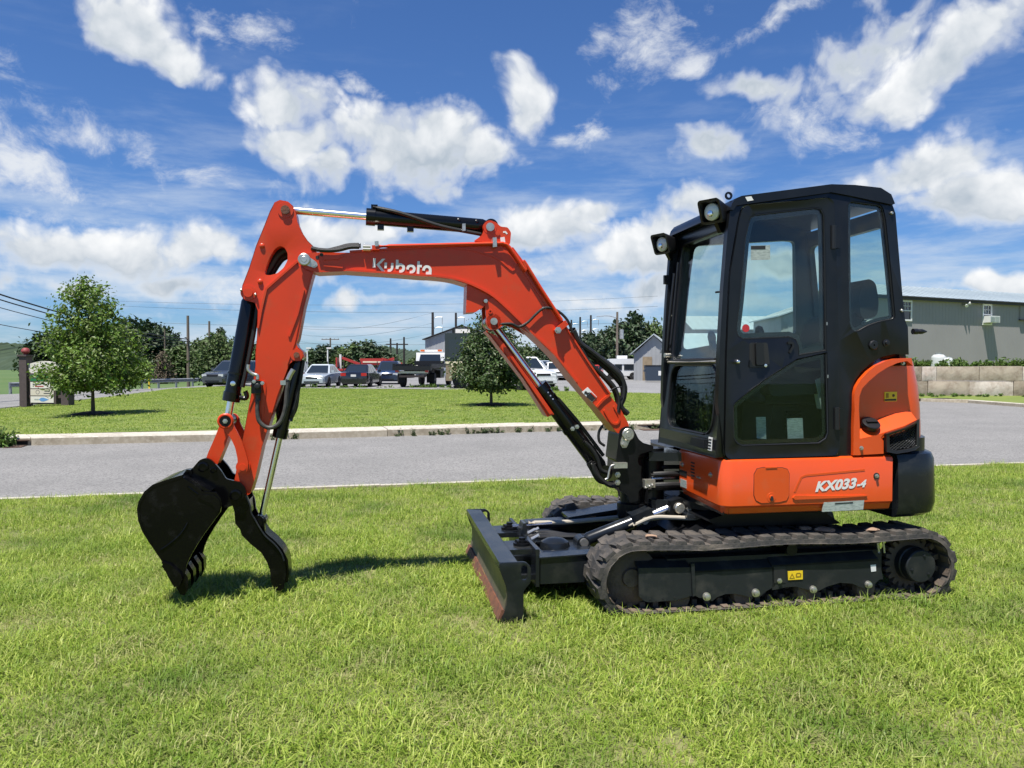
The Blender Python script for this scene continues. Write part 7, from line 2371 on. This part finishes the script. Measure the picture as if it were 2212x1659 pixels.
# flatbed tow truck seen from behind
TT = empty('tow_truck', (dx(921, 52), 52, cz), R(90 - 6), 'white cab flatbed tow truck with black deck and roof light bar', 'truck')
def tb(name, c, s, m, bev=.02, parent=TT):
    return box(name, c, s, m, parent, bev)
tb('deck', (-1.6, 0, 1.30), (5.2, 2.45, .14), 'plastic_black', .02)
tb('deck_tail', (-4.15, 0, 1.20), (.25, 2.45, .24), 'plastic_black', .03)
for s_ in (-1, 1):
    tb('deck_rail', (-1.6, s_ * 1.2, 1.42), (5.2, .08, .14), 'plastic_black', .01)
    tb('frame_beam', (-.8, s_ * .42, .95), (6.2, .14, .26), 'dark_steel', .01)
    tb('tail_lamp', (-4.2, s_ * .95, 1.02), (.08, .22, .12), 'tail_red', .01)
    tb('tool_box', (-.6, s_ * 1.02, .80), (1.2, .40, .5), 'plastic_black', .02)
    tb('mud_flap', (-3.1, s_ * .95, .55), (.03, .5, .55), 'tyre', .0)
    for x in (-2.5, 2.9):
        wheel(TT, (x, s_ * .98, .46), .46, .30, s_)
tb('crossmember', (-3.9, 0, .95), (.2, 1.9, .14), 'zinc', .02)
tb('wheel_lift', (-4.0, 0, .70), (.5, 1.6, .12), 'dark_steel', .02)
bm = bmesh.new()
add_prism(bm, [(1.15, .62), (1.15, 1.55), (1.35, 2.28), (2.55, 2.30), (3.05, 1.60), (4.0, 1.45), (4.15, 1.1), (4.15, .55)], -1.0, 1.0)
bevel(bm, .06, 2)
finish('cab_body', bm, 'car_white', TT)
quadp('rear_window', [(1.16, .78, 1.60), (1.16, -.78, 1.60), (1.325, -.70, 2.15), (1.325, .70, 2.15)], 'auto_glass', TT, .02)
tb('window_band', (1.14, 0, 1.42), (.03, 1.7, .22), 'plastic_black', .01)
tb('sign_board', (1.10, 0, 1.42), (.03, 1.45, .13), 'trim_white', .005)
tb('headboard', (.95, 0, 1.55), (.08, 2.1, .30), 'plastic_black', .02)
for s_ in (-1, 1):
    quadp('side_window', [(1.45, s_ * 1.0, 1.62), (2.75, s_ * 1.0, 1.62), (2.45, s_ * 1.0, 2.15), (1.55, s_ * 1.0, 2.15)], 'auto_glass', TT, .02)
    tb('mirror', (3.0, s_ * 1.28, 2.05), (.14, .20, .50), 'trim_white', .03)
    tube('mirror_arm', [(2.9, s_ * 1.0, 1.7), (3.0, s_ * 1.2, 1.85), (3.0, s_ * 1.25, 2.25)], .02, 'plastic_black', TT)
lb_ = tb('light_bar', (1.75, 0, 2.42), (.32, 1.60, .15), 'label_white', .03)
for s_ in (-1, 1):
    tb('light_lens', (1.75, s_ * .62, 2.43), (.34, .30, .12), 'amber_lens', .02)

# motorhome behind the young tree
MH = empty('motorhome', (dx(1030, 47), 47, cz), R(-4), 'tan motorhome with dark upper body and cream curved stripe behind the dark green tree', 'motorhome')
prism('body', rounded([(-1.75, .45), (-1.75, 3.30), (2.3, 3.30), (2.3, .45)], .15), -1.1, 1.1, 'coach_tan', MH, .05)
prism('upper_body', rounded([(-1.78, 1.65), (-1.78, 3.33), (2.2, 3.33), (2.2, 1.65)], .12), -1.13, -1.05, 'coach_dark', MH, .01)
prism('side_window', rrect(-1.58, 1.85, -.35, 2.95, .08), -1.16, -1.12, 'auto_glass', MH, .004)
prism('side_window', rrect(.2, 1.95, 1.6, 2.75, .08), -1.16, -1.12, 'auto_glass', MH, .004)
prism('end_cap', rounded([(-1.82, 1.65), (-1.82, 3.33), (-1.70, 3.33), (-1.70, 1.65)], .03), -1.0, 1.0, 'coach_dark', MH, .01)
prism('belt_stripe', [(-1.77, 1.48), (-1.77, 1.62), (2.25, 1.62), (2.25, 1.48)], -1.13, -1.09, 'coach_cream', MH, .003)
sw = [tuple(v)[:2] for v in smooth_path([(-1.40, 1.55, 0), (-1.32, 1.20, 0), (-1.05, .82, 0), (-.6, .64, 0), (.2, .66, 0)], 6)]
prism('curved_stripe', ribbon(sw, .11), -1.125, -1.095, 'coach_cream', MH, .003)
prism('brown_stripe', [(-1.75, .78), (-.9, .56), (2, .50), (2, .46), (-1.75, .46)], -1.12, -1.096, 'coach_tan', MH, .003)
for x in (-.9, 1.5):
    wheel(MH, (x, -1.0, .44), .44, .28, -1)
box('roof_unit', (-.8, 0, 3.46), (.9, .9, .28), 'trim_white', MH, .05)
box('roof_camera', (-1.3, -.9, 3.45), (.16, .16, .22), 'plastic_black', MH, .02)
box('stacked_boards', (-1.0, -1.35, 1.1), (.9, .25, .08), 'timber', MH, .01)
# white camper van near the shed
CV = empty('camper_van', (dx(1347, 76), 76, cz), R(180), 'white camper van with raised cap and roof air unit beside the small shed', 'camper')
bm = bmesh.new()
add_prism(bm, [(-1.3, .35), (-1.3, 1.55), (1.0, 1.55), (1.45, 1.15), (2.1, 1.02), (2.15, .4)], -.95, .95)
bevel(bm, .06, 2)
finish('body', bm, 'car_white', CV)
prism('cap', rounded([(-1.35, 1.52), (-1.35, 2.05), (1.5, 2.05), (1.55, 1.7), (1.2, 1.52)], .1), -1.0, 1.0, 'car_white', CV, .04)
box('roof_unit', (.2, 0, 2.22), (1.0, .8, .30), 'car_white', CV, .06)
for s_ in (-1, 1):
    quadp('side_window', [(-1.0, s_ * .96, .95), (.1, s_ * .96, .95), (.1, s_ * .96, 1.5), (-1.0, s_ * .96, 1.5)], 'auto_glass', CV, .02)
    quadp('side_window', [(.3, s_ * .96, .95), (1.2, s_ * .96, .95), (.95, s_ * .96, 1.5), (.3, s_ * .96, 1.5)], 'auto_glass', CV, .02)
    for x in (-.8, 1.35):
        wheel(CV, (x, s_ * .88, .36), .36, .22, s_)

# ---------------------------------------------------------------- small buildings
def shed(name, label, loc, rz, W_, L_, eh, rh, wallm, roofm, door=None):
    """gable end faces -y; width W along x, length L along +y"""
    t = empty(name, loc, rz, label, 'building')
    prism('wall', [(-W_ / 2, -.3), (-W_ / 2, eh - .06), (0, rh - .06), (W_ / 2, eh - .06), (W_ / 2, -.3)], 0, L_, wallm, t, 0)
    for s_ in (-1, 1):
        prism('roof', [(s_ * (W_ / 2 + .3), eh - .10 * 1), (s_ * (W_ / 2 + .3), eh - .02), (0, rh + .08), (0, rh)], -.35, L_ + .35, roofm, t, .01)
        bm = bmesh.new()
        n = int(L_ / .8)
        for i in range(n):
            y = i * L_ / n
            add_tube(bm, [(s_ * (W_ / 2 + .28), y, eh + .0), (0, y, rh + .10)], .025, 4)
        finish('roof_seam', bm, roofm, t, kind='stuff')
    bm = bmesh.new()
    for i in range(int(W_ / .35)):
        x = -W_ / 2 + .2 + i * .35
        z = eh + (rh - eh) * (1 - abs(x) / (W_ / 2)) - .12
        add_box(bm, (x, -.012, z / 2), (.06, .03, z))
    finish('siding_rib', bm, wallm, t, kind='stuff')
    if door:
        (x0, x1, h_) = door
        d = box('door', ((x0 + x1) / 2, -.05, h_ / 2), (x1 - x0, .06, h_), 'timber', t, .01)
        box('handle', (x1 - .15, -.1, h_ * .45), (.05, .06, .2), 'zinc', d, 0)
    return t
shed('small_metal_shed', 'small grey metal shed with a pale roof and brown door beside the dumpster', (dx(1412, 70), 70, -.02), R(-14), 3.6, 9, 2.5, 4.2, 'siding_light', 'metal_roof_pale', (-1.0, -.15, 2.2))
shed('grey_barn', 'grey corrugated barn with a dark roof edge behind the tow truck and motorhome', (dx(996, 88), 88, -.05), R(-6), 8.4, 12, 4.5, 6.0, 'siding_light', 'fascia')
shed('pale_roof_workshop', 'long workshop with pale metal roof seen through the cab windows', (dx(1476, 84), 84, -.02), R(-88), 9.0, 17, 5.2, 6.75, 'siding_light', 'metal_roof_pale')
shed('low_skylight_shed', 'low shed with pale roof in front of the workshop, seen through the windscreen', (dx(1452, 66), 66, -.02), R(-88), 6.0, 10, 2.6, 4.1, 'siding_light', 'metal_roof_pale')
shed('tall_gable_shed', 'grey gabled shed end seen through the door glass beside the workshop', (dx(1808, 58), 58, -.02), R(-3), 8.4, 8, 5.2, 6.7, 'siding_light', 'metal_roof_pale')
DP = empty('dumpster', (dx(1421, 64), 64, -.01), R(-6), 'dark blue waste dumpster in front of the small metal shed', 'dumpster')
prism('bin', [(-1.0, .12), (-1.1, 1.35), (1.1, 1.35), (1.0, .12)], -.8, .8, 'bin_blue', DP, .02)
box('lid', (0, 0, 1.39), (2.24, 1.66, .07), 'plastic_black', DP, .02)
box('white_sticker', (.25, -.80, .75), (.55, .02, .38), 'label_white', DP, 0)
for s_ in (-1, 1):
    box('fork_pocket', (s_ * 1.1, 0, .95), (.12, 1.4, .16), 'bin_blue', DP, .01)
# concrete barrier and trailers behind the cars
CB = prism('concrete_barrier', [(-.3, 0), (-.28, .10), (-.12, .35), (-.09, .86), (.09, .86), (.12, .35), (.28, .10), (.3, 0)], -3.2, 3.2, 'barrier', None, .01, fn=lambda p, b: Vector((b, p[0], p[1])))
CB.location = (dx(735, 62), 62, 0)
tag(CB, 'grey concrete barrier between the silver sedan and the black sedan', 'barrier')
def trailer(name, label, px, Y, m, L_, hgt):
    t = empty(name, (dx(px, Y), Y, 0), R(4), label, 'trailer')
    box('deck', (0, 0, .85), (L_, 2.2, .16), 'dark_steel', t, .02)
    for s_ in (-1, 1):
        box('side_rail', (0, s_ * 1.1, 1.0), (L_, .10, .18), m, t, .01)
        for x in (-.6, .6):
            wheel(t, (x, s_ * 1.0, .38), .38, .24, s_)
    box('headboard', (-L_ / 2 + .1, 0, 1.2 + hgt / 2), (.12, 2.1, hgt), m, t, .02)
    for k in range(4):
        box('stake', (-L_ / 2 + L_ * (k + .5) / 4, -1.12, 1.3), (.08, .08, .9), 'dark_steel', t, .01)
    tube('tongue', [(L_ / 2, 0, .75), (L_ / 2 + 1.3, 0, .6)], .07, 'dark_steel', t, 6, 0)
    return t
trailer('flat_trailer', 'dark flat trailer with red headboard behind the silver sedan', 690, 72, 'machine_red', 7.5, .5)
RM = trailer('equipment_trailer', 'red equipment trailer with folded loader ramps behind the black sedan', 800, 70, 'machine_red', 6.0, .9)
for (x, rr_) in ((-1.6, .35), (1.3, -.30), (2.0, .25)):
    box('ramp', (x, -.4, 1.75), (1.9, .25, .22), 'machine_red', RM, .02, Matrix.Rotation(rr_, 3, 'Y'))
box('machine_hood', (.2, 0, 1.75), (2.1, 1.2, .55), 'machine_red', RM, .06)
box('machine_stripe', (.2, -.61, 1.70), (1.6, .03, .14), 'coach_cream', RM, .005)
box('exhaust_stack', (-2.7, 0, 1.7), (.18, .18, 1.4), 'trim_white', RM, .02)

# ================================================================= GRASS
mat('grass_blade', (.105, .190, .022), .45, trans=.38, spec=.25)
gm = MATS['grass_blade']
t = gm.node_tree
bs = t.nodes['Principled BSDF']
L = t.links.new
geo = t.nodes.new('ShaderNodeNewGeometry')
oi = t.nodes.new('ShaderNodeObjectInfo')
def gn(scale, detail=3):
    n = t.nodes.new('ShaderNodeTexNoise')
    n.inputs['Scale'].default_value = scale
    n.inputs['Detail'].default_value = detail
    L(geo.outputs['Position'], n.inputs['Vector'])
    return n.outputs['Fac']
def gr(f, a, b):
    r = t.nodes.new('ShaderNodeMapRange')
    r.inputs[1].default_value = a
    r.inputs[2].default_value = b
    L(f, r.inputs[0])
    return r.outputs[0]
def gx(f, a, c):
    x = t.nodes.new('ShaderNodeMix')
    x.data_type = 'RGBA'
    L(f, x.inputs[0])
    if isinstance(a, tuple):
        x.inputs[6].default_value = (*a, 1)
    else:
        L(a, x.inputs[6])
    x.inputs[7].default_value = (*c, 1)
    return x.outputs[2]
c0 = gx(gr(oi.outputs['Random'], 0, 1), (.16, .27, .026), (.27, .36, .05))
c1 = gx(gr(geo.outputs['Random Per Island'], .45, 1.0), c0, (.47, .54, .12))
c2 = gx(gr(gn(1.1), .48, .72), c1, (.12, .21, .028))
rw_ = t.nodes.new('ShaderNodeMath')
rw_.operation = 'ADD'
L(gr(gn(2.3), .50, .78), rw_.inputs[0])
L(gr(geo.outputs['Random Per Island'], .9, 1.1), rw_.inputs[1])
pw = t.nodes.new('ShaderNodeMath')
pw.operation = 'MULTIPLY'
L(rw_.outputs[0], pw.inputs[0])
L(gr(geo.outputs['Random Per Island'], .35, .9), pw.inputs[1])
pw.use_clamp = True
c3 = gx(pw.outputs[0], c2, (.46, .41, .22))
L(c3, bs.inputs['Base Color'])
for n in t.nodes:
    if n.type == 'BSDF_TRANSLUCENT':
        L(c3, n.inputs['Color'])

def tuft(name, nblade, rad, hmin, hmax, wid, seed, flat=.55):
    r = random.Random(seed)
    bm = bmesh.new()
    for k in range(nblade):
        a = r.uniform(0, 6.28)
        d = r.random() ** .5 * rad
        p = Vector((math.cos(a) * d, math.sin(a) * d, -.012))
        h = r.uniform(hmin, hmax)
        az = r.uniform(0, 6.28)
        lean = r.uniform(.15, 1.0) * flat
        dr = Vector((math.cos(az), math.sin(az), 0))
        sd = Vector((-dr.y, dr.x, 0))
        w = wid * r.uniform(.6, 1.25)
        pts = []
        nseg = 3
        for i in range(nseg + 1):
            f = i / nseg
            bend = lean * f + lean * .9 * f * f
            q = p + dr * (h * f * math.sin(min(1.45, bend))) + Vector((0, 0, h * f * math.cos(min(1.35, bend))))
            ww = w * (1 - f * .85) * .5
            tw = sd * math.cos(f * .8) + Vector((0, 0, 1)) * math.sin(f * .5) * .3
            pts.append((bm.verts.new(q - tw * ww), bm.verts.new(q + tw * ww)))
        for (a0, b0), (a1, b1) in zip(pts, pts[1:]):
            bm.faces.new((a0, b0, b1, a1))
    o = finish(name, bm, 'grass_blade', sharp=3)
    col.objects.unlink(o)
    return o

def scatter_tree(name, coll, density, seed, smin, smax, mask_scale=1.4, mask=(.25, .6)):
    g = bpy.data.node_groups.new(name, 'GeometryNodeTree')
    g.interface.new_socket('Geometry', in_out='INPUT', socket_type='NodeSocketGeometry')
    g.interface.new_socket('Geometry', in_out='OUTPUT', socket_type='NodeSocketGeometry')
    N = g.nodes
    gi = N.new('NodeGroupInput')
    go = N.new('NodeGroupOutput')
    dp = N.new('GeometryNodeDistributePointsOnFaces')
    dp.inputs['Seed'].default_value = seed
    dp.inputs['Density'].default_value = density
    ci = N.new('GeometryNodeCollectionInfo')
    ci.inputs['Collection'].default_value = coll
    ci.inputs['Separate Children'].default_value = True
    ci.inputs['Reset Children'].default_value = True
    ip = N.new('GeometryNodeInstanceOnPoints')
    ip.inputs['Pick Instance'].default_value = True
    rv = N.new('FunctionNodeRandomValue')
    rv.data_type = 'FLOAT_VECTOR'
    rv.inputs[0].default_value = (-.10, -.10, 0)
    rv.inputs[1].default_value = (.10, .10, 6.283)
    rs = N.new('FunctionNodeRandomValue')
    rs.data_type = 'FLOAT'
    rs.inputs[2].default_value = smin
    rs.inputs[3].default_value = smax
    nz = N.new('ShaderNodeTexNoise')
    nz.inputs['Scale'].default_value = mask_scale
    pos = N.new('GeometryNodeInputPosition')
    mr = N.new('ShaderNodeMapRange')
    mr.inputs[1].default_value = .3
    mr.inputs[2].default_value = .7
    mr.inputs[3].default_value = mask[0]
    mr.inputs[4].default_value = mask[1]
    mm = N.new('ShaderNodeMath')
    mm.operation = 'MULTIPLY'
    k = g.links.new
    k(gi.outputs[0], dp.inputs['Mesh'])
    k(dp.outputs['Points'], ip.inputs['Points'])
    k(ci.outputs[0], ip.inputs['Instance'])
    k(rv.outputs[0], ip.inputs['Rotation'])
    k(pos.outputs[0], nz.inputs['Vector'])
    k(nz.outputs['Fac'], mr.inputs[0])
    k(rs.outputs[1], mm.inputs[0])
    k(mr.outputs[0], mm.inputs[1])
    k(mm.outputs[0], ip.inputs['Scale'])
    k(ip.outputs[0], go.inputs[0])
    return g

def grass_area(name, label, faces, coll, density, seed, smin, smax, mask):
    bm = bmesh.new()
    for q in faces:
        bm.faces.new([bm.verts.new(p) for p in q])
    me = bpy.data.meshes.new(name)
    bm.to_mesh(me)
    bm.free()
    me.materials.append(gm)
    o = bpy.data.objects.new(name, me)
    col.objects.link(o)
    md = o.modifiers.new('scatter', 'NODES')
    md.node_group = scatter_tree(name, coll, density, seed, smin, smax, mask=mask)
    tag(o, label, 'grass', kind='stuff')
    return o

near_c = bpy.data.collections.new('near_tufts')
for i in range(8):
    near_c.objects.link(tuft('grass_tuft', 18, .08, .035, .10, .0072, 100 + i, 1.15))
mid_c = bpy.data.collections.new('mid_tufts')
for i in range(6):
    mid_c.objects.link(tuft('grass_tuft', 20, .10, .04, .085, .0065, 200 + i, 1.0))
turf_c = bpy.data.collections.new('turf_tufts')
for i in range(5):
    turf_c.objects.link(tuft('grass_tuft', 26, .26, .03, .060, .016, 300 + i, .9))

def machine_local(x, y):
    c, s = math.cos(R(9.9)), math.sin(R(9.9))
    X, Y = x - 1.421, y - 5.12
    return X * c + Y * s, -X * s + Y * c
def blocked(x, y):
    a, b = machine_local(x, y)
    if -1.00 < a < 1.02 and (.47 < abs(b) < .77):
        return True
    return False
def cells(x0, x1, y0, y1, step, ok):
    out = []
    y = y0
    while y < y1 - 1e-6:
        x = x0
        while x < x1 - 1e-6:
            cx, cy = x + step / 2, y + step / 2
            if ok(cx, cy):
                out.append([(x, y, lawn_z(x, y)), (x + step, y, lawn_z(x + step, y)), (x + step, y + step, lawn_z(x + step, y + step)), (x, y + step, lawn_z(x, y + step))])
            x += step
        y += step
    return out
inview = lambda x, y, m=.6: abs(x) < .70 * y + m
g1 = cells(-6.5, 6.5, 1.0, 6.3, .1, lambda x, y: inview(x, y, 1.9) and not blocked(x, y) and y < edge_y(x) - .05)
grass_area('lawn_grass', 'uneven green lawn grass with straw patches under and around the excavator', g1, near_c, 430, 3, .75, 1.25, (.65, 1.25))
g2 = cells(-11, 11, 6.3, 12.5, .2, lambda x, y: inview(x, y, 2.2) and y < edge_y(x) - .06)
grass_area('lawn_grass_edge', 'lawn grass along the kerb behind the excavator', g2, mid_c, 260, 5, .8, 1.3, (.7, 1.2))
fs = []
for i in range(72):
    for j in range(40):
        fs.append([island_point(i / 72, j / 40), island_point((i + 1) / 72, j / 40), island_point((i + 1) / 72, (j + 1) / 40), island_point(i / 72, (j + 1) / 40)])
grass_area('island_grass', 'mown grass covering the island between the road and the car lot', fs, turf_c, 34, 7, .7, 1.2, (.7, 1.15))
# scattered longer blades and seed stems
long_c = bpy.data.collections.new('long_tufts')
for i in range(5):
    long_c.objects.link(tuft('grass_tuft', 9, .05, .09, .15, .0062, 400 + i, .7))
grass_area('long_grass', 'scattered longer grass blades standing above the lawn around the excavator', g1, long_c, 16, 11, .7, 1.1, (.5, 1.15))
